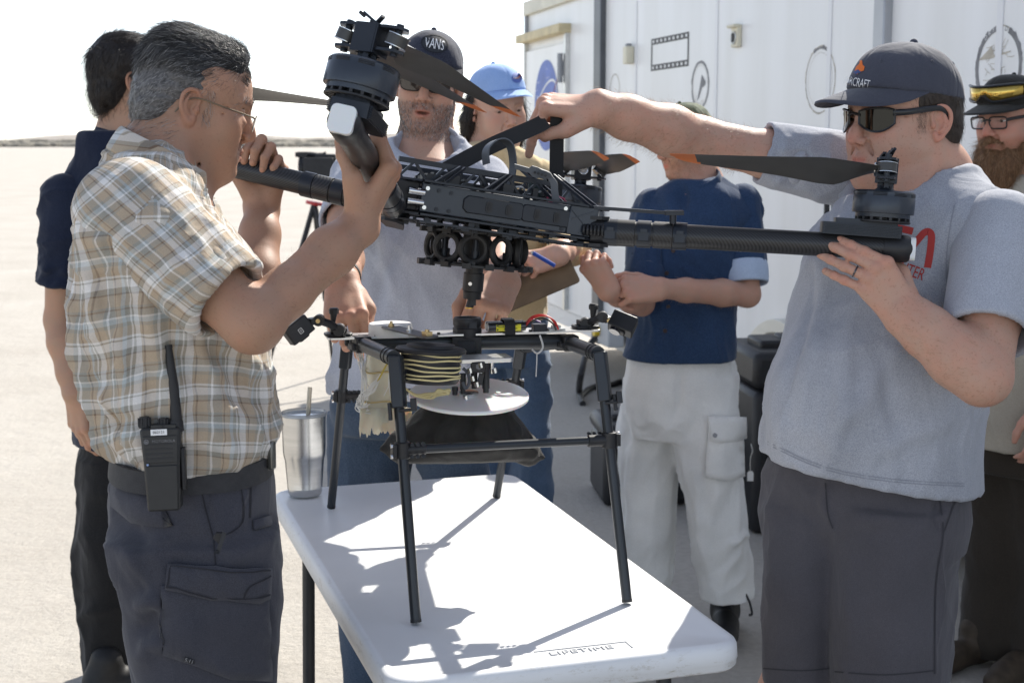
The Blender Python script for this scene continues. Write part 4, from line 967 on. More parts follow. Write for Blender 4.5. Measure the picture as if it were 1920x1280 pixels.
# aluminium cross plate on top, with the cameras at its ends
pA, pB = at(612, 634, 2.62), at(1118, 614, 2.74); axp = nrm(pB - pA); PM = frame((pA + pB) / 2, x=axp, z=(0, 0, 1)); PLn = np.linalg.norm(pB - pA)
platem = mat('bare_plate', (.70, .70, .69), .3, .85, var=.06, vscale=18)
b = MB(PM); b.prism(rrect(PLn, .062, .006, 3), -.002, .002); plate = b.build('top_plate', platem, rig, bevel=.0005)
for x in np.linspace(-PLn / 2 + .03, PLn / 2 - .02, 9):
    b = MB(PM); b.cyl((x, -.025, .002), (x, -.025, .0055), .0032, n=8); b.build('bolt', dark, plate)
for sgn, hx in ((-1, -PLn / 2 + .022), (1, PLn / 2 - .022)):
    hp = lambda x, y, Y: at(x, y, Y)
    b = MB(PM); b.prism([(hx + x, y) for x, y in rrect(.052, .04, .012, 4)], .0025, .008); b.box((hx, 0, .013), (.03, .028, .010)); o = b.build('camera_mount', blk, rig, bevel=.002)
    if sgn < 0: p0, p1, p2, p3, kn, Yc = at(636, 618, 2.60), at(620, 608, 2.585), at(598, 600, 2.57), at(580, 603, 2.56), (626, 583), 2.6
    else: p0, p1, p2, p3, kn, Yc = at(1098, 606, 2.73), at(1110, 602, 2.72), at(1130, 594, 2.705), at(1141, 600, 2.70), (1113, 575), 2.72
    kk = at(*kn, Yc); base = at(kn[0] - 2, kn[1] + 26, Yc)
    b = MB(); b.cyl(base, kk, .0035, .0075, 12); b.lathe([(.009, -.005), (.0095, .003), (.007, .006), (.0, .006)], T(*kk), 8); b.build('thumb_screw', blk, o)
    b = MB(); b.cyl(p0 - V(0, .012, 0), p0 + V(0, .012, 0), .011, n=14); b.tube([p0, p1, p2], .0075, 8); b.cyl(p2 - V(0, .010, 0), p2 + V(0, .010, 0), .0105, n=14); b.beam(p2, p3, .018, .012); b.build('camera_arm', blk, o)
    b = MB(); q = (p2 if sgn < 0 else p3) - V(0, .0115, 0); b.cyl(q, q - V(0, .004, 0), .0042, n=10); b.build('pivot_screw', brass, o)
    # the camera body itself
    if sgn < 0: cc, xv, zv = at(558, 618, 2.555), V(.62, .35, .42), V(-.55, -.2, .83)
    else: cc, xv, zv = at(1168, 607, 2.69), V(.80, -.35, -.45), V(.40, .45, .72)
    C = frame(cc, x=xv, z=zv); w_, d_, h_ = .050, .030, .034
    b = MB(C); b.prism(rrect(w_, d_, .004, 3), -h_ / 2, h_ / 2); b.prism(rrect(w_ * .45, d_ * .6, .004, 3), -h_ / 2 - .004, -h_ / 2); ac = b.build('action_camera', blk, rig, bevel=.002)
    b = MB(C); 
    if sgn < 0: b.prism([(x, z) for x, z in rrect(.040, .026, .002, 2)], d_ / 2, d_ / 2 + .0008, frame(V(0, 0, 0), x=(-1, 0, 0), z=(0, 1, 0))); b.prism(rrect(w_ * .9, d_ * .8, .003, 3), h_ / 2 + .001, h_ / 2 + .002); b.build('screen', mat('screen_glass', (.35, .40, .45), .08, spec=.8, coat=1), ac)
    else: b.cyl((-.008, 0, -h_ / 2), (-.008, 0, -h_ / 2 - .006), .011, n=18); b.build('lens', mat('lens_glass', (.01, .01, .015), .05, spec=.9, coat=1), ac)
    if sgn < 0:
        b = MB(C @ T(.0, -d_ / 2 - .0004, -.002) @ frame(V(0, 0, 0), x=(1, 0, 0), z=(0, -1, 0)))
        for x0, x1, y0, y1 in ((-.004, .004, .004, .0048), (-.004, .004, -.0048, -.004), (-.004, -.0032, -.004, .004), (.0032, .004, -.004, .004), (-.0016, .0016, .0008, .0016), (-.0016, .0016, -.0016, -.0008)): b.box((x0 / 2 + x1 / 2, y0 / 2 + y1 / 2, 0), (x1 - x0, y1 - y0, .0004))
        b.build('logo_mark', pwhite, ac)
# receiver socket in the middle
rc = at(876, 634, 2.675); b = MB(T(*rc))
b.box((0, 0, -.012), (.054, .052, .034)); b.lathe([(0, .002), (.0265, .002), (.0275, .006), (.0275, .020), (.0255, .0215), (.0255, .024), (.027, .026), (.027, .036), (.0255, .040), (.0215, .040), (.020, .036), (.019, .010), (0, .010)], n=32); rcv = b.build('receiver_socket', blk, rig)
b = MB(T(*rc)); b.box((.012, -.0275, .028), (.014, .004, .012)); b.build('release_latch', blk2, rcv)
b = MB(T(*rc)); b.box((0, -.029, -.012), (.03, .006, .02)); b.build('clamp_cover', blk2, rcv)
for x in (-.016, 0, .016): b = MB(T(*rc)); b.cyl((x, -.026, -.026), (x, -.034, -.026), .004, n=8); b.build('bolt', blk2, rcv)
# white line canister, flat bar, rope reel
cn = at(732, 628, 2.645); b = MB(T(*cn)); b.lathe([(0, 0), (.0405, 0), (.041, .004), (.041, .019), (.039, .0225), (0, .0235)], n=40); b.build('white_canister', mat('white_plastic', (.78, .78, .77), .4, var=.02), rig)
ba, bc = at(733, 602, 2.60), at(803, 643, 2.475); bm_ = frame((ba + bc) / 2, x=bc - ba, z=(0, 0, 1)); Lb = np.linalg.norm(bc - ba) + .03
b = MB(bm_); b.prism(rrect(Lb, .033, .012, 4), -.0018, .0018); bar = b.build('flat_bar', mat('bar_grey', (.10, .10, .105), .3, .6), rig, bevel=.0005)
for x in (-Lb / 2 + .017, .0): b = MB(bm_); b.cyl((x, 0, .0018), (x, 0, .0035), .0062, n=14); b.cyl((x, 0, .0035), (x, 0, .0075), .0046, n=6); b.cyl((x, 0, .0075), (x, 0, .0115), .0026, n=8); b.build('bolt', brass if x < -.01 else steel, bar)
b = MB(bm_); b.box((Lb / 2 - .02, 0, .005), (.018, .012, .007)); b.cyl((Lb / 2 - .02, 0, .0), (Lb / 2 - .02, 0, .012), .004, n=6); b.build('nut', brass, bar)
rl = at(805, 716, 2.465); zt = (np.array(at(805, 655, 2.465)) - rl)[2]; RM = frame(rl, z=(.05, .05, 1), x=(1, 0, 0))
b = MB(RM); b.lathe([(0, 0), (.049, 0), (.052, .004), (.052, zt - .006), (.0615, zt - .005), (.0625, zt), (.060, zt + .003), (.044, zt + .0045), (.042, zt + .009), (.0, .0105 + zt)], n=48); reel = b.build('rope_reel', blk, rig)
cord = mat('yellow_cord', (.72, .62, .33), .7, bump=.3, bscale=900, bdist=.0004); rg = np.random.default_rng(4)
for i, fz in enumerate((.88, .72, .55, .42, .27, .17)):
    a = np.linspace(0, 2 * pi, 60, endpoint=False); ph = rg.uniform(0, 6); z = zt * fz + .0014 * np.sin(a * 2 + ph) + .0007 * np.sin(a * 5 + ph * 2) - .001 * np.cos(a)
    P = np.stack([.0532 * np.cos(a), .0532 * np.sin(a), z], 1); b = MB(RM); b.tube(P, .0016, 6, closed=True); b.build('cord_turn', cord, reel)
b = MB(RM); b.box((-.045, -.03, .012), (.02, .02, .018), rot((0, 0, 1), 40)); b.build('reel_clip', blk2, reel, bevel=.002)
# translucent disc with hardware above it
dk = at(879, 741, 2.56); KM = frame(dk, z=(.03, -.12, 1), x=(1, 0, 0)); b = MB(KM); b.lathe([(0, -.0035), (.1085, -.0035), (.110, -.002), (.110, .002), (.1085, .0035), (0, .0035)], n=64)
disc = b.build('clear_disc', mat('acrylic', (.90, .91, .90), .22, trans=.12, ior=1.45, sub=.5, var=.02, vscale=10), rig)
b = MB(KM); b.lathe([(0, .0035), (.018, .0035), (.018, .0065), (.012, .008), (0, .008)], n=20); b.build('disc_boss', steel, disc)
ap = at(905, 672, 2.56); b = MB(frame(ap, x=(1, .25, 0), z=(0, 0, 1))); b.prism(rrect(.10, .06, .006, 3), -.004, .004); b.build('release_plate', platem, rig, bevel=.001)
for x, y0, y1, r_, mm in ((868, 700, 738, .0055, blk), (911, 678, 736, .0068, blk), (889, 690, 728, .006, dark), (922, 676, 700, .004, steel), (853, 725, 740, .006, blk)):
    b = MB(); b.cyl(at(x, y0, 2.54), at(x, y1 - 8, 2.54), r_, n=14); b.cyl(at(x, y1 - 8, 2.54), at(x, y1, 2.54), r_ * .8, n=12); q = b.build('standoff_foot', mm, rig)
b = MB(); b.box(at(896, 687, 2.535), (.026, .022, .020)); sv = b.build('servo', blk, rig, bevel=.002)
b = MB(frame(at(898, 687, 2.5235), x=(1, 0, 0), z=(0, -1, 0))); b.prism([(.006 * cos(radians(60 * i + 30)), .006 * sin(radians(60 * i + 30))) for i in range(6)], 0, .0008); b.build('hex_badge', pgrey, sv)
b = MB(); b.beam(at(903, 700, 2.53), at(899, 721, 2.53), .010, .004, up=(0, 1, 0)); b.build('servo_horn', blk, rig)
b = MB(); b.tube(crom([at(868, 690, 2.53), at(877, 700, 2.53), at(880, 716, 2.53), at(873, 728, 2.53), at(868, 716, 2.53)], 5), .003, 8); b.build('shackle', rubber, rig)
for i, (x, y) in enumerate(((885, 705), (893, 716), (900, 680), (926, 690), (880, 690), (872, 742))): b = MB(); b.cyl(at(x, y, 2.525), at(x + 2, y + 9, 2.525), .0045, n=8); b.build('bolt', steel, rig)
b = MB(); 
for s in range(3): b.tube(crom([at(760 + 4 * s, 728 + 3 * s, 2.50), at(780, 740 + s, 2.49), at(800 + 5 * s, 738 + 4 * s, 2.485), at(822, 736 - 3 * s, 2.48), at(842, 730 + s * 4, 2.48), at(838 - 6 * s, 738, 2.485), at(812, 742 + 2 * s, 2.49)], 5), .0022, 6)
b.build('loose_cord', cord, rig)
# battery with label, wiring board
bt = at(948, 611, 2.68); BTM = frame(bt, x=axp, z=(0, 0, 1)); b = MB(BTM)
for sy in (-1, 1): b.cyl((-.036, sy * .0085, 0), (.036, sy * .0085, 0), .0092, n=18)
bat = b.build('battery', mat('battery_wrap', (.025, .025, .028), .25, coat=.4), rig)
ym = mat('label_yellow', (.72, .66, .02), .35)
b = MB(BTM); a = np.linspace(radians(150), radians(245), 8); R = [np.array([(x, -.0085 + .00955 * cos(q), .00955 * sin(q)) for q in a]) for x in (-.022, .026)]
b.add(np.concatenate(R), [(j, j + 1, 8 + j + 1, 8 + j) for j in range(7)]); b.build('warning_label', ym, bat)
b = MB(BTM)
for x, z, wd in ((-.012, .004, .014), (-.012, .0005, .012), (.014, .004, .010), (.014, -.003, .008), (-.004, -.004, .006)): b.box((x, -.0184, z), (wd, .0004, .0012))
for z in (.0035, -.004): b.prism([(-.0215, z - .002), (-.0175, z - .002), (-.0195, z + .0018)], 0, .0004, frame(V(0, -.0182, 0), x=(1, 0, 0), z=(0, -1, 0)))
b.build('label_print', dark, bat)
b = MB(BTM); b.cyl((-.037, -.0085, 0), (-.0362, -.0085, 0), .008, n=16); b.cyl((-.037, .0085, 0), (-.0362, .0085, 0), .008, n=16); b.build('foil_end', alu, bat)
b = MB(BTM); P = crom([(.004, -.021, -.014), (.004, -.0205, .004), (.004, -.013, .0125), (.004, .0, .0128), (.004, .013, .0125), (.004, .0205, .004), (.004, .021, -.014)], 4); b.strap(P, V(.020, 0, 0), .0025); b.build('battery_strap', nylon, bat)
wred = mat('wire_red', (.5, .015, .012), .4); wblk = mat('wire_black', (.015, .015, .015), .4)
for i, (mm, pts) in enumerate(((wred, [(984, 612), (1000, 596), (1022, 592), (1040, 602), (1047, 618)]), (wblk, [(984, 616), (1002, 600), (1020, 597), (1036, 606), (1043, 619)]), (wred, [(984, 608), (996, 595), (1012, 590), (1030, 594), (1044, 612)]), (mat('wire_violet', (.2, .1, .3), .4), [(986, 606), (994, 598), (1004, 600), (1014, 604)]))):
    b = MB(); b.tube(crom([at(x, y, 2.68 + .003 * i) for x, y in pts], 6), .0016, 6); b.build('wire', mm, rig)
bd = at(1028, 617, 2.70); b = MB(frame(bd, x=axp, z=(0, 0, 1))); b.box((-.018, 0, .004), (.026, .022, .014)); b.build('speed_regulator', blk2, rig, bevel=.001)
b = MB(frame(bd, x=axp, z=(0, 0, 1))); b.box((.014, 0, .0), (.032, .03, .004)); b.box((.010, -.006, .005), (.010, .008, .006)); b.box((.022, .004, .004), (.006, .010, .005)); b.build('circuit_board', mat('board', (.45, .47, .47), .5, var=.4, vscale=90), rig)
b = MB(); b.tube(crom([at(1012, 628, 2.69), at(1018, 650, 2.69), at(1008, 662, 2.69), at(998, 655, 2.7)], 5), .002, 6); b.tube([at(1007, 660, 2.69), at(1006, 690, 2.69), at(1005, 706, 2.69)], .0012, 6); b.build('hanging_wire', mat('wire_white', (.6, .6, .6), .5), rig)
# ------------------------------------------------------------------ people: shared modelling
def skin_mat(name, col, red=.1, rough=.48, freckle=0):
    m = mat(name, col, rough + .06, var=.13, vscale=34, bump=.45, bscale=300, bdist=.0009, spec=.38, sub=.08, subr=(.012, .005, .0025), attr='tint', col2=(col[0] * 1.10, col[1] * (1.10 - red), col[2] * (1.10 - red * 1.2)))
    if freckle:
        n = m.node_tree.nodes; L = m.node_tree.links; b = n['Principled BSDF']; src = b.inputs['Base Color'].links[0].from_socket
        no = n.new('ShaderNodeTexNoise'); no.inputs['Scale'].default_value = 210; no.inputs['Detail'].default_value = 2
        tc = n.new('ShaderNodeTexCoord'); L.new(tc.outputs['Object'], no.inputs[0]); mr = n.new('ShaderNodeMapRange'); mr.inputs[1].default_value = .60; mr.inputs[2].default_value = .70; mr.inputs[4].default_value = freckle; L.new(no.outputs[0], mr.inputs[0])
        mx = n.new('ShaderNodeMix'); mx.data_type = 'RGBA'; mx.blend_type = 'MULTIPLY'; L.new(mr.outputs[0], mx.inputs[0]); L.new(src, mx.inputs[6]); mx.inputs[7].default_value = (.62, .48, .40, 1); L.new(mx.outputs[2], b.inputs['Base Color'])
    return m
def hair_mat(name, cols, rough=.35):
    m = bpy.data.materials.new(name); m.use_nodes = True; n = m.node_tree.nodes; L = m.node_tree.links; b = n['Principled BSDF']; b.inputs['Roughness'].default_value = rough; b.inputs['Specular IOR Level'].default_value = .4
    hi = n.new('ShaderNodeHairInfo'); cr = n.new('ShaderNodeValToRGB'); cr.color_ramp.interpolation = 'LINEAR'
    while len(cr.color_ramp.elements) < len(cols): cr.color_ramp.elements.new(.5)
    for e, (p, c) in zip(cr.color_ramp.elements, cols): e.position = p; e.color = (*c, 1)
    L.new(hi.outputs['Random'], cr.inputs[0]); L.new(cr.outputs[0], b.inputs['Base Color']); return m
def facing(deg, pitch=0, roll=0):
    """head axes: deg = heading from +X towards +Y, pitch down positive, roll = lean towards the person's right"""
    th, p = radians(deg), radians(pitch); f = V(cos(th) * cos(p), sin(th) * cos(p), -sin(p)); r = V(sin(th), -cos(th), 0); u = np.cross(r, f)
    a = radians(roll); u, r = u * cos(a) + r * sin(a), r * cos(a) - u * sin(a); return r, f, u
class Head:
    def __init__(s, org, deg, pitch=0, roll=0, sc=1.0):
        s.r, s.f, s.u = facing(deg, pitch, roll); s.sc = sc; M = np.eye(4); M[:3, 0], M[:3, 1], M[:3, 2], M[:3, 3] = s.r * sc, s.f * sc, s.u * sc, org
        s.M = M; s.Mi = np.linalg.inv(M)
    def w(s, x, y, z): return tp(s.M, V(x, y, z))
def head_field(F, H, mouth=0.0, nose=1.0, jaw=1.0, jowl=0, brow=1.0, cheek=1.0, ears=(1, -1), lids=.45, age=0):
    """adds a head in the frame H to the field F (the caller adds the neck)"""
    k_ = H.sc
    R3 = H.M[:3, :3] / k_; W = lambda *p: H.w(*p)
    def ell(c, r, k=.012, op='u', R=None): F.ell(W(*c), np.array(r) * k_, R3 if R is None else R3 @ R[:3, :3], k * k_, op)
    def cap(a, b, ra, rb=None, k=.01, op='u', **kw): F.cap(W(*a), W(*b), ra * k_, (ra if rb is None else rb) * k_, k * k_, op, **kw)
    ell((0, -.010, .042), (.0755, .093, .083)); ell((0, .028, .045), (.064, .064, .056), .03); ell((0, .030, -.022), (.062 * jaw, .061, .068), .03)
    for s in (1, -1):
        cap((s * .054 * jaw, .002, -.042), (s * .021, .074, -.093), .017, .015, .03)
        ell((s * .041, .055, -.014), (.025 * cheek, .028, .022), .022)
        ell((s * .036, .052, -.045), (.026, .032, .028), .025)
        cap((s * .010, .0885, .030), (s * .046, .070, .031), .0085 * brow, .0075 * brow, .016)
    ell((0, .079, -.095), (.023, .0185, .0165), .02); ell((0, .034, -.080), (.046, .052, .026), .03)
    if jowl: ell((0, .020, -.098), (.047, .050, .024 + jowl * .012), .03)
    ell((0, .068, -.057), (.030, .030, .027), .02)
    for s in (1, -1): ell((s * .0335, .101, .011), (.0185, .0190, .0115), .012, 's')
    # nose
    cap((0, .0855, .024), (0, .1045 * 1, -.012), .0080, .0090 * nose, .012); cap((0, .103, -.010), (0, .1085, -.021), .0095 * nose, .0102 * nose, .008)
    for s in (1, -1):
        ell((s * .0125 * nose, .0985, -.0265), (.0072, .0095, .0070), .006); ell((s * .0060, .1065, -.0335), (.0034, .0058, .0040), .003, 's')
    cap((0, .1035, -.032), (0, .097, -.036), .0042, .004, .004)
    # eyelids, upper and lower, leaving a slit over the eyeball
    for s in (1, -1):
        c = V(s * .0325, .0745, .0105)
        ell(c + V(0, -.002, .0035), (.0165, .0140, .0105), .004); ell(c + V(0, -.002, -.0065), (.0150, .0130, .0075), .005)
        if lids > .3: cap(c + V(s * -.012, .0075, -.0006), c + V(s * .011, .0055, -.0006), .0021, .0018, .002, 's'); cap(c + V(s * -.009, .0125, -.0006), c + V(s * .009, .0105, -.0006), .0019, .0016, .002, 's')
        cap(c + V(s * -.014, .0085, .0105), c + V(s * .014, .0055, .0095), .0015, .0013, .003, 's')
        cap(c + V(s * -.010, .007, -.0150), c + V(s * .013, .001, -.0135), .0015, .0012, .004, 's')
        cap((s * .017, .0925, -.030), (s * .031, .083, -.056), .0018, .0014, .007, 's')      # nasolabial crease
    if age:
        for s in (1, -1):
            cap((s * .0165, .0925, -.030), (s * .033, .0815, -.062), .0028 * age, .0020 * age, .010, 's'); cap((s * .034, .080, -.066), (s * .033, .074, -.090), .0022 * age, .0016 * age, .010, 's')
            cap((s * .018, .086, -.004), (s * .040, .077, -.011), .0018 * age, .0013 * age, .007, 's'); cap((s * .052, .062, .008), (s * .066, .045, .000), .0010 * age, .0008 * age, .006, 's'); cap((s * .052, .062, .012), (s * .067, .046, .014), .0010 * age, .0008 * age, .006, 's')
            ell((s * .030, .085, -.002), (.012, .008, .0055), .010); ell((s * .034, .074, -.074), (.015, .015, .018), .016)
        for z in (.050, .060, .071): cap((-.040, .076, z), (.040, .076, z), .0145 * 0 + .0012 * age, .0012 * age, .006, 's')
    # mouth
    m = mouth
    for s in (1, -1):
        cap((0, .0975, -.0525), (s * .021, .0865, -.0565), .0058, .0028, .004); cap((0, .0965, -.0645 - m * .6), (s * .018, .0875, -.0600 - m * .3), .0066, .0030, .004)
        cap((0, .106, -.0580 - m * .3), (s * .0235, .0895, -.0578 - m * .15), .0012 + m * .35, .0010, .0025, 's')
        cap((s * .0035, .1045, -.040), (s * .0045, .1045, -.048), .0008, .0008, .003, 's')
    if m > .004: ell((0, .096, -.0585 - m * .3), (.014, .012, m * .55), .003, 's')
    ell((0, .1035, -.0765 - m * .5), (.016, .007, .005), .008, 's')
    # ears
    for s in ears:
        def q(y, z, o=0): y, z = y * .9, z * .88; return (s * (.0755 + .0025 - y * .40 + o), -.012 + y, -.001 + z)
        ell(q(-.001, .002, -.003), (.0042, .0122, .0225), .006, R=rot((0, 0, 1), s * 22))
        L = [(.014, .004), (.0155, .020), (.006, .0315), (-.007, .0310), (-.0165, .021), (-.0185, .006), (-.0145, -.010), (-.0065, -.021), (.001, -.029), (.0075, -.029), (.0105, -.019)]
        Pn = crom([q(y, z, .002) for y, z in L], 3); rr = np.interp(np.arange(len(Pn)), [0, 12, 21, 26, len(Pn) - 1], [.0028, .0033, .0031, .0052, .0036])
        for i in range(len(Pn) - 1): cap(Pn[i], Pn[i + 1], rr[i], rr[i + 1], .0025)
        Pn = crom([q(-.002, .020, .001), q(-.0095, .008, .001), q(-.007, -.008, .001), q(.001, -.015, .001)], 3)
        for i in range(len(Pn) - 1): cap(Pn[i], Pn[i + 1], .0028, .0028, .003)
        ell(q(.005, -.003, .006), (.0085, .0065, .0100), .004, 's'); ell(q(.002, .017, .0055), (.005, .006, .004), .004, 's'); ell(q(.0135, -.004, .0035), (.0045, .0045, .0062), .004)
def head_tint(H, v, lips=(1.0, .60, .58), stub=0, stubcol=(.60, .60, .62), red=.12, mouth=0, brow=(.45, .40, .38), brow_s=.8):
    p = tp(H.Mi, v); x, y, z = p.T; t = np.ones((len(v), 3)); face = y > .03
    lipm = np.exp(-((z + .0585 + mouth * .3) / (.0075 + mouth * .5)) ** 2) * np.exp(-(x / .019) ** 4) * sstep(.083, .090, y)
    t *= 1 - lipm[:, None] * (1 - np.array(lips))
    nose = np.exp(-(x / .016) ** 2 - ((z + .020) / .018) ** 2) * sstep(.09, .10, y); ck = np.exp(-((np.abs(x) - .042) / .018) ** 2 - ((z + .012) / .018) ** 2) * sstep(.03, .06, y); ear = sstep(.074, .080, np.abs(x)) * (np.abs(z) < .04) * (np.abs(y + .01) < .035)
    rd = np.clip(nose + ck * .7 + ear * .9, 0, 1) * red; t *= 1 - rd[:, None] * np.array([-.15, .9, 1.0])
    if stub:
        b = sstep(-.028, -.046, z + .35 * np.clip(.05 - y, 0, .06)) * sstep(-.005, .015, y) * sstep(-.135, -.11, z) * sstep(.10, .085, np.abs(x)); mo = np.exp(-((z + .043) / .008) ** 2 - (x / .026) ** 4) * (y > .08)
        b = np.clip(b + mo, 0, 1) * (1 - lipm); n_ = .75 + .25 * vnoise(p * 700, 3); t *= 1 - (b * stub * n_)[:, None] * (1 - np.array(stubcol))
    br = np.exp(-((z - .0305 - .05 * np.clip(np.abs(x) - .03, 0, 1)) / .0042) ** 2) * sstep(.008, .014, np.abs(x)) * sstep(.056, .046, np.abs(x)) * (y > .055)
    t *= 1 - (br * brow_s * (.8 + .2 * vnoise(p * 900, 5)))[:, None] * (1 - np.array(brow))
    slit = np.exp(-((z - .0098) / .0022) ** 2) * np.exp(-((np.abs(x) - .0325) / .013) ** 4) * (y > .06); t *= 1 - slit[:, None] * .55
    if mouth > .003:
        inn = np.exp(-((z + .0585 + mouth * .3) / (mouth * .55)) ** 2) * np.exp(-(x / .014) ** 4) * (y > .06); t *= 1 - inn[:, None] * .5
    return t
def eyes(H, parent, look=(0, 1, 0), iris=(.06, .035, .02)):
    for s in (1, -1):
        c = H.w(s * .0325, .0752, .0100); b = MB(); b.ball(c, .0112 * H.sc, 16, 10); o = b.build('eye', mat('eye_white', (.72, .70, .67), .2), parent)
        d = nrm(H.f * 1 + H.r * look[0] + H.u * look[2]); M = frame(c + d * .0104 * H.sc, z=d, x=H.r); b = MB(M); b.lathe([(0, .0012), (.0030, .0011), (.0055, -.0003), (.0057, -.002)], n=16); b.build('iris', mat('iris_%d' % int(iris[0] * 1000), iris, .1, coat=.6), o)
FING = dict(i=(.092, .0285, 0, (.044, .026, .022), .0092), m=(.097, .0085, .001, (.049, .030, .023), .0094), r=(.091, -.0125, -.001, (.045, .028, .023), .0089), p=(.080, -.031, -.005, (.035, .021, .020), .0080))
class Hand:
    """hand joints for a wrist frame M (x to the fingers, z out of the back of the hand); ts=+1 right hand, -1 left"""
    def __init__(s, M, ts, flex, dev=0, thumb=None, sc=1.0):
        s.M = M; s.ts = ts; s.nails = []; s.fingers = []; s.sc = sc
        for key in 'imrp':
            x, y, z, L, r = FING[key]; fl = flex[key] if isinstance(flex, dict) else flex; a = 0; P = [V(x, y * ts, z) * sc]; dv = radians((fl[3] if len(fl) > 3 else 0) + dev) * ts
            for ln, da in zip(L, fl[:3]):
                a += radians(da); d = V(cos(a) * cos(dv), cos(a) * sin(dv) if True else 0, -sin(a)); P.append(P[-1] + d * ln * sc)
            s.fingers.append((P, r * sc)); a2 = a; nd = V(sin(a2), 0, cos(a2)); d_ = nrm(P[3] - P[2]); s.nails.append((P[3] + d_ * .001 * sc + nrm(nd - d_ * np.dot(nd, d_)) * r * .85 * sc, r * .72 * sc))
        th = thumb or [(.024, .026, -.010), (.058, .050, -.020), (.086, .058, -.026), (.110, .058, -.030)]
        s.thumb = [V(x, y * ts, z) * sc for x, y, z in th]
    def field(s, F):
        sc = s.sc; o = F.M; F.M = s.M
        for (P, r), key in zip(s.fingers, 'imrp'):
            F.cap((.004 * sc, P[0][1] * .60, -.003), P[0], .0145 * sc, .0120 * sc, .012)
        F.cap((.012 * sc, 0, -.004), (.07 * sc, 0, -.006), .017 * sc, .015 * sc, .012); F.cap((.02 * sc, -.020 * s.ts * sc, -.008 * sc), (.065 * sc, -.027 * s.ts * sc, -.009 * sc), .014 * sc, .011 * sc, .012)
        T_ = s.thumb; F.cap((.022 * sc, .014 * s.ts * sc, -.010 * sc), T_[1] * .8 + T_[0] * .2, .0195 * sc, .0140 * sc, .014)
        F.chain(T_, [.0160 * sc, .0122 * sc, .0112 * sc, .0092 * sc], .008)
        for P, r in s.fingers:
            rr = [r * 1.08, r * .99, r * .92, r * .82]
            for i in range(3): F.cap(P[i], P[i + 1], rr[i], rr[i + 1], .0026 if i else .0045)
            F.ell(P[1], (r * 1.09,) * 3, None, .003); F.ell(P[2], (r * .98,) * 3, None, .002); F.ell(P[0] + V(0, 0, .003), (r * 1.18,) * 3, None, .005)
        F.M = o
    def tint(s, v, t):
        q = tp(np.linalg.inv(s.M), v)
        for c, r in s.nails:
            d = np.linalg.norm(q - c, axis=1); m = sstep(r * 1.15, r * .75, d); t *= 1 - m[:, None] * (1 - np.array((1.12, 1.0, .98)))
            ed = np.exp(-((d - r * 1.05) / (r * .18)) ** 2) * .22; t *= 1 - ed[:, None]
        for P, r in s.fingers:
            for j in (0, 1, 2):
                d = np.linalg.norm(q - P[j] - V(0, 0, r * .6), axis=1); m = np.exp(-(d / (r * 1.1)) ** 2) * .16; t *= 1 - m[:, None] * np.array([0, .9, 1])
        return t
def arm_field(F, S, E, W, H=None, r=(.050, .044, .040, .047, .030), flat=None):
    """upper arm, elbow, forearm, wrist"""
    S, E, W = map(np.asarray, (S, E, W)); F.cap(S, S + (E - S) * .55, r[0], r[1], .02); F.cap(S + (E - S) * .55, E, r[1], r[2], .02)
    F.cap(E, E + (W - E) * .30, r[2] * .98, r[3], .02); F.cap(E + (W - E) * .30, E + (W - E) * .72, r[3], r[4] * 1.22, .02); F.cap(E + (W - E) * .72, W, r[4] * 1.2, r[4], .02)
    if H is not None:
        ax = H.M[:3, 1]; F.cap(W - ax * .009, tp(H.M, (.03, -.012 * 1, -.003)), r[4] * .80, .014, .02); F.cap(W + ax * .009, tp(H.M, (.03, .012, -.003)), r[4] * .80, .014, .02)
def join(parts):
    V_, F_, T_ = [], [], []; n = 0
    for v, f, t in parts: V_.append(v); F_.append(f + n); T_.append(t); n += len(v)
    return np.concatenate(V_), np.concatenate(F_), np.concatenate(T_)
def person(parts, base, label, skin):
    v, f, t = join(parts); v = v - base; me = mesh_from('person', v, f, True, 180); attr_col(me, 'tint', t)
    return setp(link('person', me, skin, None, T(*base)), label, 'person')
def rows_loft(rows, Y, deg, side):
    """silhouette rows (ypx, xl, xr, other half size[, dY]) at depth Y -> loft sections in axes r,f of heading deg"""
    r, f, u = facing(deg); M = np.eye(4); M[:3, 0], M[:3, 1] = r, f; out = []
    for row in rows:
        y, xl, xr, oth = row[:4]; Yr = Y + (row[4] if len(row) > 4 else 0); a, b = at(xl, y, Yr), at(xr, y, Yr); c = (a + b) / 2; e = (b[0] - a[0]) / 2; cf, cr = abs(f[0]), abs(r[0]); oth = min(oth, .72 * e / max((cr if side else cf), .05))
        if side: ry = math.sqrt(max(e * e - (oth * cr) ** 2, 1e-4)) / cf; rx = oth
        else: rx = math.sqrt(max(e * e - (oth * cf) ** 2, 1e-4)) / cr; ry = oth
        out.append((c[2], c @ r, c @ f, rx, ry, ry))
    return sorted(out), M
def folds(v, f, layers, warp=.02, mask=None):
    """cloth folds: each layer = (direction along the fold, across-frequency, along-frequency, depth, seed)"""
    n = vnormals(v, f); d = np.zeros(len(v))
    wv = np.stack([vnoise(v * 6 + 17 * i, 40 + i) for i in range(3)], 1) * warp; p = v + wv
    for dr, fa, fl, amp, seed in layers:
        dr = nrm(dr); M = frame(V(0, 0, 0), x=dr, y=(.3, .5, .81) if abs(dr[2]) < .8 else (1, .2, 0)); q = p @ M[:3, :3]
        x = vnoise(q * np.array([fl, fa, fa]) * 1.5, seed); x2 = vnoise(q * np.array([fl * 1.3, fa, fa]) * 2.9, seed + 7); d += amp * 1.5 * ((1 - np.abs(x)) ** 2.2 - .45 + .45 * ((1 - np.abs(x2)) ** 2 - .45)) * sstep(-.7, .3, vnoise(v * 4.5, seed + 77))
    if mask is not None: d *= mask(v)
    return v + n * V(1, 1, .2) * d[:, None]
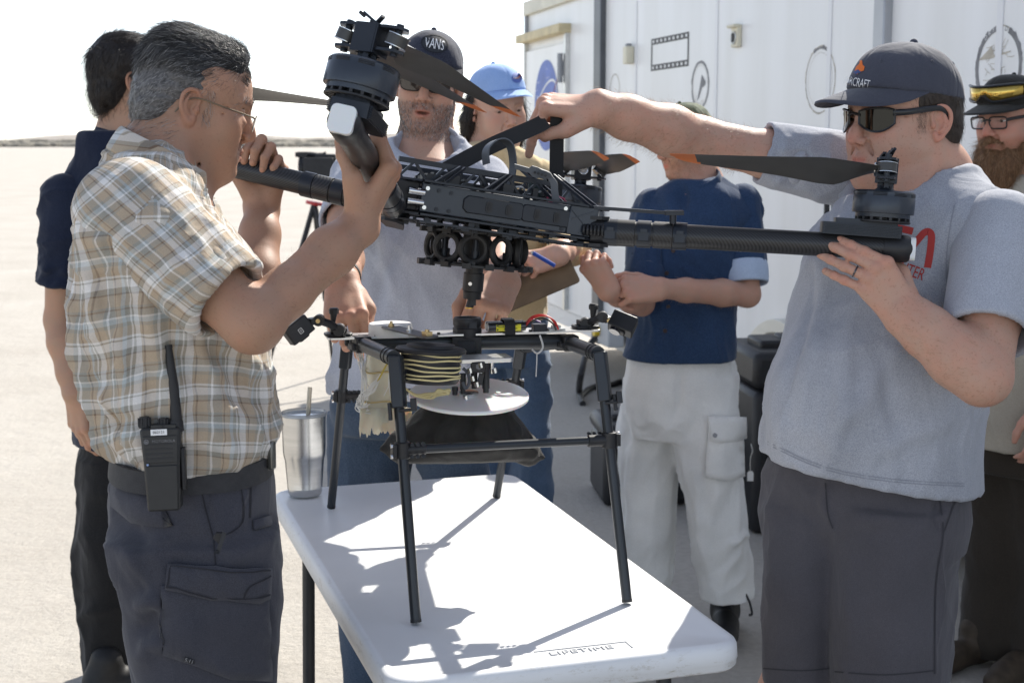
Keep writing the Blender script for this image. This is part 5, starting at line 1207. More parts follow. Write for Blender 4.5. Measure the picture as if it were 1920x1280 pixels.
def crease(v, f, segs):
    """single folds: (a, b, width, height); height < 0 is a groove"""
    n = vnormals(v, f); d = np.zeros(len(v)); eye = V(0, 0, CAMH); dirs = v - eye; dirs /= np.linalg.norm(dirs, axis=1, keepdims=True); facing_ = (dirs * n).sum(1)
    for a, b, wd, hh in segs:
        a, b = np.asarray(a), np.asarray(b); Q = []
        for k in np.linspace(0, 1, 6):                  # lay the fold on the cloth surface itself
            g = nrm(a + (b - a) * k + nrm(np.cross(b - a, (0, 1, 0))) * .006 * sin(k * 9 + wd * 700) - eye); Q.append(v[np.argmax(dirs @ g - (facing_ > -.05) * .1)])
        best = np.full(len(v), 9.); tt = np.zeros(len(v))
        for i in range(5):
            p0, p1 = Q[i], Q[i + 1]; ba = p1 - p0; L2 = ba @ ba + 1e-9; t = np.clip((v - p0) @ ba / L2, 0, 1); e = np.linalg.norm(v - p0 - t[:, None] * ba, axis=1); m = e < best; best[m] = e[m]; tt[m] = (i + t[m]) / 5
        d += 1.3 * hh * np.exp(-(best / wd) ** 2) * np.sin(np.clip(tt, .05, .95) * pi) ** .5
    return v + n * V(1, 1, .4) * d[:, None]
def garment(name, F, h, m, parent, fl=(), warp=.02, creases=(), puv=None, mask=None, rl=1, label=None):
    v, f = F.mesh(h); v = relax(v, f, rl)
    v0 = v
    if fl: v = folds(v, f, fl, warp, mask)
    if creases: v = crease(v, f, creases)
    me_v = tp(np.linalg.inv(WM[parent.name]), v); me = mesh_from(name, me_v, f, True, 180)
    if puv is not None: attr_vec(me, 'puv', puv(v0))
    return link(name, me, m, parent, label=label)
def wrinkle_bump(m, sc=24, strength=.5, dist=.006):
    n = m.node_tree.nodes; L = m.node_tree.links; b = n['Principled BSDF']; lk = b.inputs['Normal'].links
    tc = n.new('ShaderNodeTexCoord'); mp = n.new('ShaderNodeMapping'); mp.inputs['Scale'].default_value = (1, 1, .38); mp.inputs['Rotation'].default_value = (.25, .2, 0); no = n.new('ShaderNodeTexNoise'); no.inputs['Scale'].default_value = sc; no.inputs['Detail'].default_value = 3; no.inputs['Distortion'].default_value = .8
    L.new(tc.outputs['Object'], mp.inputs[0]); L.new(mp.outputs[0], no.inputs[0]); bp = n.new('ShaderNodeBump'); bp.inputs['Strength'].default_value = strength; bp.inputs['Distance'].default_value = dist; L.new(no.outputs[0], bp.inputs['Height'])
    if lk: L.new(lk[0].from_socket, bp.inputs['Normal'])
    L.new(bp.outputs[0], b.inputs['Normal'])
def fabric(name, c1, c2, fine=900, rough=.9, bump=.2, bdist=.0006, vs_=5, weave=0, sheen=.15, mid=(.35, .65)):
    """cloth with a fine two-tone yarn and weave relief"""
    if name in MATS: return MATS[name]
    m = mat(name, c1, rough, var=.001, vscale=fine, bump=bump, bscale=fine * .8, bdist=bdist, spec=.2, sheen=sheen, col2=c2)
    n = m.node_tree.nodes; cr = [q for q in n if q.type == 'VALTORGB'][0]; cr.color_ramp.elements[0].position, cr.color_ramp.elements[1].position = mid
    L = m.node_tree.links; b = n['Principled BSDF']; src = b.inputs['Base Color'].links[0].from_socket
    tc = n.new('ShaderNodeTexCoord'); no = n.new('ShaderNodeTexNoise'); no.inputs['Scale'].default_value = vs_; no.inputs['Detail'].default_value = 5; L.new(tc.outputs['Object'], no.inputs[0])
    mr = n.new('ShaderNodeMapRange'); mr.inputs[1].default_value = .3; mr.inputs[2].default_value = .7; mr.inputs[3].default_value = .86; mr.inputs[4].default_value = 1.12; L.new(no.outputs[0], mr.inputs[0])
    mx = n.new('ShaderNodeMix'); mx.data_type = 'RGBA'; mx.blend_type = 'MULTIPLY'; mx.inputs[0].default_value = 1; L.new(src, mx.inputs[6]); L.new(mr.outputs[0], mx.inputs[7]); L.new(mx.outputs[2], b.inputs['Base Color'])
    wrinkle_bump(m); return m
def collar(name, m, parent, c, deg, rx, ry, h, gap=18, tilt=10, flare=.012, drop=1.05, pts=36, off=(0, 0, 0)):
    """folded shirt collar round the neck: stands up, turns over and falls, open at the front by gap degrees"""
    r, f, u = facing(deg, tilt); a = np.radians(np.linspace(90 + gap, 450 - gap, pts)); R = []
    for q in a:
        d = r * cos(q) * rx + f * sin(q) * ry; dn = nrm(d); fr = max(0, sin(q)); base = np.asarray(c) + d; top = base + u * h * (1 - .25 * fr) + dn * .002; out = top + dn * (flare * .6) - u * .004; low = base + dn * (flare + .010 * fr) - u * h * (drop - 1 + .35 * fr ** 3)
        R.append(np.array([base - dn * .002, top - dn * .002, top + u * .0025 + dn * .002, out, low + dn * .002, low - dn * .001, out - dn * .003 - u * .004, base + dn * .001]))
    b = MB(); b.rings(R); o = b.build(name, m, parent, angle=70); md = o.modifiers.new('sub', 'SUBSURF'); md.levels = md.render_levels = 1; return o
def tee_neck(name, m, parent, c, deg, rx, ry, tilt, r_=.008):
    r, f, u = facing(deg, tilt); a = np.linspace(0, 2 * pi, 40, endpoint=False); b = MB(); b.tube([np.asarray(c) + r * cos(q) * rx + f * sin(q) * ry for q in a], r_, 8, closed=True, flat=1.6, up=u); return b.build(name, m, parent)
def cap_hat(H, parent, m, crown=(.086, .104, .088), cz=.052, cy=-.006, brim_len=.072, brim_w=.082, curve=.022, drop=.012, edge=.028, tilt=8, flat_brim=False, panels=True, bm=None, brim_deg=0):
    """baseball cap: crown shell, stitched panel seams, button, curved brim"""
    F = Field(); k = H.sc; R3 = H.M[:3, :3] / k; R3t = R3 @ rot((1, 0, 0), -tilt)[:3, :3]
    o_ = F.M; F.ell(H.w(0, cy, cz), np.array(crown) * k, R3t, .01)
    F.cap(H.w(0, .034, cz + .022), H.w(0, .050, cz - .005), .054 * k, .054 * k, .03)
    pl = H.w(0, cy, edge); F.cut(pl, -(R3t @ V(0, 0, 1)))
    F.ell(H.w(0, cy, cz - .02), np.array(crown) * k * .93, R3t, .004, 's')
    v, f = F.mesh(.0032); v = relax(v, f, 2)
    # seams between the six panels
    q = tp(H.Mi, v) - V(0, cy, cz); q = q @ rot((1, 0, 0), -tilt)[:3, :3]; a = np.arctan2(q[:, 0], q[:, 1]); up = q[:, 2] / crown[2]
    n = vnormals(v, f)
    if panels:
        w_ = np.abs(((a / (pi / 3) + .5) % 1) - .5) * (pi / 3) * np.hypot(q[:, 0], q[:, 1]); v = v - n * (.0011 * np.exp(-(w_ / .0022) ** 2) * (up > -.3))[:, None]
    v = v + n * (.0012 * vnoise(q * 38, 8) + .0022 * np.abs(vnoise(q * np.array([14, 14, 22]), 4)))[:, None]
    me = mesh_from('cap', tp(np.linalg.inv(WM[parent.name]), v), f, True, 180); cap_o = link('cap', me, m, parent)
    b = MB(); t_ = H.w(0, cy, cz) + R3t @ V(0, 0, crown[2] * k); b.ball(t_, .0075 * k, 10, 6); b.build('cap_button', m, cap_o)
    # brim: follows the crown's front arc
    ns, nt_ = 25, 9; Vv = []
    for top in (0, 1):
        for j in range(nt_):
            for i in range(ns):
                ang = (i / (ns - 1) * 2 - 1) * radians(76); t = j / (nt_ - 1); x0 = sin(ang) * crown[0] * .985; y0 = cos(ang) * crown[1] * .985; ext = brim_len * max(0, 1 - (ang / radians(76)) ** 2) ** .62 * t
                x = x0 * (1 + .05 * t) ; y = y0 + ext; e_ = ext / brim_len; cu = -curve * ((x / crown[0]) ** 2) * e_ - drop * e_; Vv.append(V(x, y, edge - cz - .001 + cu + (.0035 if top else 0) - cy * 0))
    Vv = np.array(Vv) @ rot((0, 0, 1), brim_deg)[:3, :3].T; Vv = Vv @ rot((1, 0, 0), -tilt)[:3, :3].T + V(0, cy, cz); Vv = tp(H.M, Vv); fcs = []; N = ns * nt_
    for j in range(nt_ - 1):
        for i in range(ns - 1):
            a0 = j * ns + i; fcs.append((a0, a0 + ns, a0 + ns + 1, a0 + 1)); fcs.append((N + a0, N + a0 + 1, N + a0 + ns + 1, N + a0 + ns))
    for i in range(ns - 1): a0 = (nt_ - 1) * ns + i; fcs.append((a0, N + a0, N + a0 + 1, a0 + 1))
    for j in range(nt_ - 1):
        a0 = j * ns; fcs.append((a0, N + a0, N + a0 + ns, a0 + ns)); a0 += ns - 1; fcs.append((a0, a0 + ns, N + a0 + ns, N + a0))
    b = MB(); b.add(Vv, fcs); br = b.build('brim', bm or m, cap_o, angle=70)
    return cap_o
def rim_cut(F, H): pass
def hair_strands(name, o_mesh, H, m, parent, count, length, rad, comb, region=None, lift=.25, seed=1, curl=.002, droop=0):
    """strands rooted on a mesh, combed along comb(p local)->local direction"""
    me = o_mesh.data; nv = len(me.vertices); v = np.empty(nv * 3, np.float32); me.vertices.foreach_get('co', v); v = tp(WM[o_mesh.name], v.reshape(-1, 3))
    nn = np.empty(nv * 3, np.float32); me.vertex_normals.foreach_get('vector', nn); nn = nn.reshape(-1, 3).astype(float)
    p = tp(H.Mi, v); keep = np.ones(nv, bool) if region is None else region(p); idx = np.flatnonzero(keep)
    if len(idx) == 0: return None
    rg = np.random.default_rng(seed); idx = rg.choice(idx, count); d = comb(p[idx]); R3 = H.M[:3, :3] / H.sc; d = d @ R3.T; n = nn[idx]
    d = d - n * (d * n).sum(1, keepdims=True); d /= np.linalg.norm(d, axis=1, keepdims=True) + 1e-9; d = d + n * lift + rg.normal(0, .12, d.shape); d /= np.linalg.norm(d, axis=1, keepdims=True)
    roots = v[idx] + rg.normal(0, .0012, (count, 3)) - n * .001
    return strands(name, roots, d, length, rad, m, parent, 6, curl, droop, bend=-n * lift * .9, seed=seed)
def core_body(F, pts):  # hidden trunk joining head, arms and legs inside the clothes
    for a, b, r0, r1 in pts: F.cap(a, b, r0, r1, .03)
def ring_on(H, finger, parent, m, t=.45):
    P, r = H.fingers[finger]; a, b = tp(H.M, P[0]), tp(H.M, P[1]); c = a + (b - a) * t; bb = MB(); bb.torus(c, b - a, r * 1.10, .0016, 24, 6); return bb.build('ring', m, parent)
def spectacles(H, parent, lens_m, frame_m, shape, temple_r=.0018, rim_r=.0012, y0=.104, z0=.008, wrap=0, tilt=6, thick=.002, temple_h=1.0, half=False):
    """shape: outline of the right lens in (x,z) around its centre; returns the front object"""
    g_ = None
    def P(x, z, dy=0): return H.w(x, y0 - wrap * (abs(x) / .06) ** 2 + dy - abs(z - 0) * sin(radians(tilt)) * .0 + z * math.tan(radians(tilt)) * .6, z0 + z)
    fr = MB()
    for s in (1, -1):
        pts = [P(s * (.034 + x), z) for x, z in shape]; fr.tube(pts, rim_r, 6, closed=True)
    fr.tube([P(-.012, .006), P(0, .009), P(.012, .006)], rim_r * 1.2, 6)
    o = fr.build('glasses_frame', frame_m, parent)
    for s in (1, -1):
        n = len(shape); pts = np.array([P(s * (.034 + x), z) for x, z in shape]); c = P(s * .034, 0, .0015); b = MB(); fw = H.f * .0005
        b.add(np.concatenate([[c + fw], pts + fw, [c - fw], pts - fw]), [(0, 1 + i, 1 + (i + 1) % n) for i in range(n)] + [(n + 1, n + 2 + (i + 1) % n, n + 2 + i) for i in range(n)]); b.build('lens', lens_m, o)
        xo = max(x for x, z in shape) + .034; b = MB(); b.tube(crom([P(s * xo, .008), H.w(s * (xo + .008), y0 - .018 - wrap, z0 + .010), H.w(s * .0790, .045, z0 + .012), H.w(s * .0815, .0, z0 + .015), H.w(s * .0830, -.020, z0 + .006), H.w(s * .0800, -.034, z0 - .018)], 4), temple_r, 8, flat=temple_h, up=H.u); b.build('temple', frame_m, o)
    return o
def superlens(w_, h_, n=24, e=3.0, top=1.0, skew=0):
    out = []
    for i in range(n):
        a = 2 * pi * i / n; x = np.sign(cos(a)) * abs(cos(a)) ** (2 / e) * w_; z = np.sign(sin(a)) * abs(sin(a)) ** (2 / e) * h_; out.append((x * (1 if z > 0 else .93), z * (top if z > 0 else 1) + skew * x))
    return out
SHOE = mat('shoe_black', (.012, .012, .013), .6, var=.2, vscale=60, bump=.3, bscale=300)
def shoe(parent, c, deg, m=SHOE, L=.29, name='shoe'):
    F = Field(); r, f, u = facing(deg); M = np.eye(4); M[:3, 0], M[:3, 1], M[:3, 3] = r, f, c; F.M = M
    F.cap((0, -.07, .05), (0, .12, .035), .042, .038, .02); F.cap((0, -.07, .05), (0, -.05, .11), .042, .045, .03); F.cap((0, .05, .05), (0, .17, .030), .04, .030, .02); F.cut((0, 0, 0), (0, 0, -1))
    return garment(name, F, .006, m, parent)
# ================================================================== the older man in the plaid shirt
skA = skin_mat('skin_tan', (.37, .222, .150), .10, .46, freckle=.22)
def plaid():
    m = bpy.data.materials.new('plaid_cotton'); m.use_nodes = True; n = m.node_tree.nodes; L = m.node_tree.links; b = n['Principled BSDF']; b.inputs['Roughness'].default_value = .85; b.inputs['Specular IOR Level'].default_value = .2
    b.inputs['Sheen Weight'].default_value = .1
    at_ = n.new('ShaderNodeAttribute'); at_.attribute_name = 'puv'; sx = n.new('ShaderNodeSeparateXYZ'); L.new(at_.outputs['Vector'], sx.inputs[0])
    tanc, olive, whitec, brown, blue, pale = (.42, .335, .245), (.29, .28, .245), (.70, .68, .66), (.17, .115, .08), (.40, .45, .47), (.52, .47, .39)
    def band(sock, per, stops):
        mu = n.new('ShaderNodeMath'); mu.operation = 'MULTIPLY'; mu.inputs[1].default_value = 1 / per; L.new(sock, mu.inputs[0]); fr = n.new('ShaderNodeMath'); fr.operation = 'FRACT'; L.new(mu.outputs[0], fr.inputs[0])
        cr = n.new('ShaderNodeValToRGB'); cr.color_ramp.interpolation = 'CONSTANT'
        while len(cr.color_ramp.elements) < len(stops): cr.color_ramp.elements.new(.5)
        for e, (p, c) in zip(cr.color_ramp.elements, stops): e.position = p; e.color = (*c, 1)
        L.new(fr.outputs[0], cr.inputs[0]); return cr.outputs[0]
    warp = band(sx.outputs[0], .070, [(0, olive), (.16, whitec), (.20, olive), (.26, tanc), (.44, brown), (.47, tanc), (.52, whitec), (.66, olive), (.70, whitec), (.73, olive), (.80, blue), (.86, tanc), (.95, brown), (.975, tanc)])
    weft = band(sx.outputs[1], .082, [(0, tanc), (.18, brown), (.21, olive), (.30, whitec), (.43, olive), (.46, whitec), (.50, tanc), (.66, olive), (.72, blue), (.80, whitec), (.83, olive), (.93, brown), (.96, olive)])
    mx = n.new('ShaderNodeMix'); mx.data_type = 'RGBA'; mx.inputs[0].default_value = .5; L.new(warp, mx.inputs[6]); L.new(weft, mx.inputs[7])
    tc = n.new('ShaderNodeTexCoord'); no = n.new('ShaderNodeTexNoise'); no.inputs['Scale'].default_value = 900; no.inputs['Detail'].default_value = 3; L.new(tc.outputs['Object'], no.inputs[0])
    mr = n.new('ShaderNodeMapRange'); mr.inputs[1].default_value = .3; mr.inputs[2].default_value = .7; mr.inputs[3].default_value = .88; mr.inputs[4].default_value = 1.1; L.new(no.outputs[0], mr.inputs[0])
    m2 = n.new('ShaderNodeMix'); m2.data_type = 'RGBA'; m2.blend_type = 'MULTIPLY'; m2.inputs[0].default_value = 1; L.new(mx.outputs[2], m2.inputs[6]); L.new(mr.outputs[0], m2.inputs[7]); L.new(m2.outputs[2], b.inputs['Base Color'])
    n2 = n.new('ShaderNodeTexNoise'); n2.inputs['Scale'].default_value = 95; n2.inputs['Detail'].default_value = 4; L.new(tc.outputs['Object'], n2.inputs[0])
    bp = n.new('ShaderNodeBump'); bp.inputs['Strength'].default_value = .35; bp.inputs['Distance'].default_value = .002; L.new(n2.outputs[0], bp.inputs['Height']); L.new(bp.outputs[0], b.inputs['Normal'])
    wrinkle_bump(m); return m
PLAID = plaid()
YA = 2.2; dA = 14
HA = Head(at(361, 203, 2.28), 18, 15, 0, .895)
SA, EA = at(276, 432, 2.06), at(474, 606, 1.98)
tN = nrm(E_N - H_N); PN = H_N + tN * (.58 * np.linalg.norm(E_N - H_N))
def grip_frame(P, t, xdir, off=.034, along=.088):
    """hand holding a tube: t = tube direction on the thumb side (+y for a right hand), xdir = up the palm"""
    y = nrm(t); x = nrm(xdir - y * np.dot(xdir, y)); z = np.cross(x, y); M = np.eye(4); M[:3, 0], M[:3, 1], M[:3, 2] = x, y, z; M[:3, 3] = P - x * along + z * off; return M
MHA = grip_frame(PN, tN, V(.50, .25, .85), .036, .090)
hA = Hand(MHA, 1, {'i': (48, 84, 42), 'm': (52, 86, 45), 'r': (55, 86, 45), 'p': (58, 84, 42)}, thumb=[(.024, .027, -.014), (.052, .046, -.034), (.074, .046, -.060), (.090, .036, -.078)], sc=1.04)
tL = nrm(E_L - H_L); PL = H_L + tL * (.53 * np.linalg.norm(E_L - H_L))
MHB = grip_frame(PL, -tL, V(.06, .0, 1), .036, .067)
hB = Hand(MHB, -1, {'i': (46, 86, 45), 'm': (48, 88, 45), 'r': (50, 88, 45), 'p': (54, 84, 42)}, thumb=[(.024, .027, -.014), (.055, .048, -.030), (.083, .050, -.050), (.104, .042, -.066)])
WA, WB = MHA[:3, 3], MHB[:3, 3]
F = Field(); head_field(F, HA, mouth=.004, nose=1.08, jowl=1.1, cheek=1.05, ears=(1,), age=1.1); nkA = at(296, 318, 2.25)
F.cap(HA.w(0, -.022, -.035), nkA, .056, .066, .03); F.cap(HA.w(0, .03, -.09), at(338, 352, 2.27), .038, .042, .03); F.cap(HA.w(.05, -.025, -.045), at(345, 370, 2.15), .014, .014, .02); F.cap(nkA, at(290, 380, 2.22), .07, .09, .03)
for a_, b_ in ((HA.w(.045, .03, -.085), at(355, 345, 2.13)), (HA.w(.052, .015, -.08), at(338, 345, 2.13))): F.cap(a_, b_, .0022, .0020, .007, 's')
v, f = F.mesh(.0018); v = relax(v, f, 1); tA = head_tint(HA, v, stub=.25, red=.10, mouth=.004, lips=(.92, .62, .60)); parts = [(v, f, tA)]
F = Field(); arm_field(F, SA, EA, WA, hA, (.052, .046, .040, .034, .029)); hA.field(F); v, f = F.mesh(.0023); v = relax(v, f, 1); parts.append((v, f, hA.tint(v, np.ones((len(v), 3)))))
EB, SB = at(478, 575, 2.62), at(330, 430, 2.42)
F = Field(); arm_field(F, SB, EB, WB, hB, (.052, .046, .040, .043, .030)); hB.field(F); v, f = F.mesh(.0025); v = relax(v, f, 1); parts.append((v, f, hB.tint(v, np.ones((len(v), 3)))))
F = Field(); hip = at(355, 890, YA); chest = at(300, 470, YA); core_body(F, [(chest, hip, .09, .09), (nkA, chest, .05, .09), (chest, SA, .07, .05), (chest, SB, .07, .05), (hip + V(0, -.08, -.05), V(-.40, 2.10, .1), .07, .045), (hip + V(0, .08, -.05), V(-.46, 2.32, .1), .07, .045)]); v, f = F.mesh(.012); parts.append((v, f, np.ones((len(v), 3))))
A = person(parts, V(-.43, 2.2, 0), 'older man with grey-black hair, thin glasses and a tan plaid shirt, gripping two tube arms', skA)
eyes(HA, A, (0, 0, -.5))
forearm_hair_A = hair_mat('arm_hair_dark', [(0, (.02, .014, .01)), (1, (.08, .05, .035))])
# shirt
rowsA = [(300, 232, 338, .075), (330, 205, 352, .13), (356, 186, 372, .165), (400, 158, 405, .185), (450, 140, 440, .195), (500, 134, 462, .198), (560, 132, 482, .195), (620, 138, 494, .19), (700, 156, 508, .185), (760, 176, 520, .185), (805, 192, 524, .185), (832, 212, 514, .178), (848, 236, 498, .168)]
secs, M = rows_loft(rowsA, YA, dA, True); secA, MA_ = secs, M
F = Field(); F.loft(secs, M, 2.3, .02); F.cap(at(290, 345, 2.2), SA, .060, .078, .05); F.cap(at(290, 345, 2.25), SB, .06, .075, .05)
F.ell(HA.w(0, -.03, -.13), (.01, .01, .01), None, .01, 's')
axA = np.zeros(3)
def puvA(v):
    r, ff, u = facing(dA); c = at(320, 560, YA); q = v - c; ang = np.arctan2(q @ r * .9, q @ ff); x = ang * .175 + .02 * (v[:, 2] - 1.3); z = v[:, 2] + np.maximum(0, .135 - np.hypot((q @ r) * .75, q @ ff)) * .9 + .012 * np.sin(ang * 3) + .01 * vnoise(v * 5, 3); return np.stack([x, z, np.zeros(len(v))], 1)
P_ = lambda x, y, Y=2.02: at(x, y, Y)
crA = [(P_(255, 500), P_(330, 800), .016, .010), (P_(200, 560), P_(260, 830), .014, .009), (P_(300, 560), P_(390, 830), .013, -.008), (P_(235, 560), P_(300, 820), .012, -.008), (P_(360, 640), P_(440, 790), .016, .011), (P_(400, 640), P_(480, 760), .014, -.009), (P_(330, 700), P_(430, 840), .014, .008),
       (P_(170, 700, 2.1), P_(230, 830, 2.1), .015, .010), (P_(480, 650), P_(500, 800), .014, .009), (P_(250, 810), P_(420, 836), .012, .010), (P_(270, 780), P_(200, 800, 2.1), .013, -.007), (P_(160, 480, 2.15), P_(180, 640, 2.15), .014, .007), (P_(190, 450, 2.15), P_(205, 640, 2.15), .010, -.006)]
shA = garment('shirt', F, .0055, PLAID, A, [((.25, 0, -1), 9, 2.0, .016, 11), ((.15, .1, -1), 19, 3.5, .008, 12), ((.8, .1, -.5), 13, 4, .007, 13)], .03, crA, puvA)
# sleeves: wide short sleeves, open at the cuff
def sleeve(name, S, E, t1, r0, r1, m, parent, fl, cr=(), hollow=.85, puv=True, lead=.02, h=.005, out=None):
    S, E = np.asarray(S), np.asarray(E); d = nrm(E - S); L_ = np.linalg.norm(E - S) * t1; F = Field(); F.cap(S - d * lead, S + d * (L_ + .05), r0, r1, .01); F.cut(S + d * L_, -d if False else -d * -1 * -1) if False else None
    F.fn(lambda P: (P - (S + d * L_)) @ d * -1, (-99,) * 3, (99,) * 3, .003, 's')
    F.cap(S + d * (L_ * .35), S + d * (L_ + .08), (r0 + (r1 - r0) * .35) * hollow, r1 - .011, .003, 's')
    def pu(v):
        q = v - S; z = q @ d; a = nrm(np.cross(d, (0, 0, 1))); b_ = np.cross(d, a); ang = np.arctan2(q @ a, q @ b_); return np.stack([ang * r0 * 1.02, z + .012 * np.sin(ang * 2), z * 0], 1)
    return garment(name, F, h, m, parent, fl, .02, cr, pu if puv else None)
sleeve('sleeve', SA + V(-.01, 0, .012), EA, .78, .082, .064, PLAID, A, [(EA - SA, 10, 3, .006, 21), ((.2, .3, -1), 11, 4, .006, 22)], [(P_(300, 480, 1.98), P_(430, 540, 1.93), .013, .004), (P_(280, 520, 1.98), P_(390, 590, 1.94), .012, -.004), (P_(330, 440, 1.98), P_(450, 500, 1.95), .012, -.003), (P_(320, 560, 1.97), P_(400, 610, 1.95), .010, .003)])
sleeve('sleeve', SB, EB, .62, .078, .066, PLAID, A, [(EB - SB, 10, 3, .006, 24)])
clA = collar('collar', PLAID, A, at(297, 318, 2.215), dA - 4, .067, .073, .036, 24, 26, .011, 1.15)
attr_vec(clA.data, 'puv', np.array([(math.atan2(q.co.y - .05, q.co.x - .22) * .075, q.co.z * 1.0 + .03, 0) for q in clA.data.vertices]))
# hair: dark on top, greying at the sides, combed back
def hairA():
    F = Field(); R3 = HA.M[:3, :3] / HA.sc; k = HA.sc
    F.ell(HA.w(0, -.014, .047), np.array((.0775, .0950, .0865)) * k, R3, .01); F.ell(HA.w(0, .032, .094), np.array((.054, .050, .036)) * k, R3, .03); F.ell(HA.w(0, -.045, .085), np.array((.056, .052, .046)) * k, R3, .03); F.ell(HA.w(0, -.062, -.005), np.array((.068, .045, .058)) * k, R3, .02)
    F.ell(HA.w(0, .132, .004), np.array((.13, .074, .124)) * k, R3, .022, 's'); F.ell(HA.w(0, .125, .052), np.array((.10, .046, .042)) * k, R3, .012, 's'); F.ell(HA.w(0, -.04, -.105), np.array((.12, .11, .052)) * k, R3, .012, 's')
    for s in (1, -1): F.ell(HA.w(s * .082, .000, -.012), np.array((.03, .031, .038)) * k, R3, .006, 's'); F.ell(HA.w(s * .075, .055, -.035), np.array((.04, .040, .045)) * k, R3, .008, 's')
    v, f = F.mesh(.0026); v = relax(v, f, 1); n = vnormals(v, f); q = tp(HA.Mi, v); d = .0012 * vnoise(q * np.array([160, 40, 120]), 3) + .0018 * vnoise(q * np.array([60, 22, 60]), 4); v = v + n * d[:, None]
    me = mesh_from('hair', tp(np.linalg.inv(WM[A.name]), v), f, True, 180); g_ = sstep(.085, .015, q[:, 2] + .25 * np.clip(q[:, 1], -.1, .0)); attr_col(me, 'tint', (.55 + 3.6 * g_)[:, None] * np.ones((1, 3))); return link('hair', me, mat('hair_base_dark', (.024, .023, .023), .45, var=.55, vscale=220, attr='tint'), A)
hrA = hairA()
def hairline(p):
    k0 = np.sqrt((p[:, 0] / .13) ** 2 + ((p[:, 1] - .132) / .072) ** 2 + ((p[:, 2] - .004) / .124) ** 2); return (k0 > .86) & (k0 < 1.04) & (p[:, 2] > .0) & (p[:, 2] < .12) & (p[:, 1] > .0)
def napeline(p): return (p[:, 1] < -.02) & (p[:, 2] < -.030) & (p[:, 2] > -.075)
comb = lambda p: np.stack([np.sign(p[:, 0]) * .15, np.where(p[:, 2] > .09, -1.0, -.75), np.where(p[:, 2] > .09, -.05, -.55 - .3 * (p[:, 1] < -.06))], 1)
hm1 = hair_mat('hair_dark_grey', [(0, (.010, .010, .011)), (.62, (.028, .027, .027)), (.80, (.11, .11, .11)), (1, (.36, .36, .36))], .32)
hm2 = hair_mat('hair_greying', [(0, (.02, .02, .02)), (.30, (.09, .088, .086)), (.55, (.26, .255, .25)), (1, (.55, .55, .54))], .4)
hair_strands('hair_strands', hrA, HA, hm1, A, 9000, .024, .00026, comb, lambda p: (p[:, 2] > .055), .06, 1, .003)
hair_strands('hair_strands', hrA, HA, hm2, A, 8000, .013, .00022, comb, lambda p: (p[:, 2] < .068), .1, 2, .002)
hair_strands('hairline', A, HA, hm1, A, 1500, .016, .00020, lambda p: np.stack([p[:, 0] * .5, p[:, 0] * 0 - 1, p[:, 0] * 0 + .15], 1), lambda p: hairline(p) & (p[:, 2] > .06), .12, 5, .001)
hair_strands('hairline', A, HA, hm2, A, 1300, .011, .00018, lambda p: np.stack([p[:, 0] * .2, p[:, 0] * 0 - .8, p[:, 0] * 0 - .5], 1), lambda p: (hairline(p) & (p[:, 2] < .075)) | napeline(p), .1, 6, .001)
hair_strands('sideburn', A, HA, hm2, A, 420, .009, .00013, lambda p: np.stack([p[:, 0] * 0, p[:, 0] * 0 + .25, p[:, 0] * 0 - 1], 1), lambda p: (p[:, 0] > .055) & (np.abs(p[:, 1] - .020) < .008) & (p[:, 2] > -.022) & (p[:, 2] < .035), .12, 3, .001)
hair_strands('eyebrow', A, HA, hm2, A, 200, .010, .0002, lambda p: np.stack([p[:, 0], p[:, 0] * 0 + .1, p[:, 0] * 0 + .3], 1), lambda p: (np.abs(p[:, 2] - .033) < .004) & (np.abs(p[:, 0]) > .012) & (np.abs(p[:, 0]) < .05) & (p[:, 1] > .06), .3, 4, .001)
lensm = mat('clear_lens', (.9, .92, .93), .03, trans=.95, ior=1.2, alpha=.35)
spectacles(HA, A, lensm, mat('wire_frame', (.20, .16, .11), .3, .8), superlens(.026, .0155, 20, 3), .0013, .0006, .110, .000, .008)
# trousers, belt, radio
SLATE = fabric('slate_ripstop', (.040, .041, .052), (.060, .061, .076), 700, .85, .3)
rowsT = [(845, 222, 502, .165), (880, 206, 506, .175), (930, 203, 512, .178), (985, 210, 516, .175), (1020, 214, 518, .172)]
F = Field(); secs, M = rows_loft(rowsT, YA, dA, True); F.loft(secs, M, 2.5, .03)
legN = [(1000, 214, 516, .098), (1060, 226, 518, .095), (1140, 250, 520, .092), (1200, 248, 517, .090), (1280, 262, 512, .088), (1400, 275, 500, .08), (1560, 280, 480, .07), (1770, 290, 455, .065)]
rN, fN, uN = facing(dA)
for sg, YY, dx in ((1, YA - .095, 0), (-1, YA + .11, -6)):
    rr = [(y, xl + dx, xr + dx, o) for y, xl, xr, o in legN]; secs, M = rows_loft(rr, YY, dA, True); secs = [s_ for s_ in secs if s_[0] > -.2]; zmin = min(s_[0] for s_ in secs); F.loft([(max(s_[0], .02),) + tuple(s_[1:]) for s_ in secs], M, 2.3, .03)
Q_ = lambda x, y, Y=2.02: at(x, y, Y)
crT = [(Q_(255, 1060), Q_(330, 1000), .012, .008), (Q_(250, 1110), Q_(330, 1050), .011, -.008), (Q_(300, 1080), Q_(262, 1150), .013, .009), (Q_(265, 1180), Q_(310, 1140), .012, -.009), (Q_(250, 1230), Q_(330, 1190), .014, .010), (Q_(330, 1150), Q_(430, 1240), .012, .007), (Q_(470, 1120), Q_(500, 1230), .010, .007), (Q_(390, 1120), Q_(370, 1230), .010, -.006), (Q_(420, 1130), Q_(425, 1260), .009, .006), (Q_(220, 960, 2.1), Q_(300, 1060), .014, -.006), (Q_(390, 880), Q_(400, 1000), .008, -.006), (Q_(447, 880), Q_(452, 985), .006, .005)]
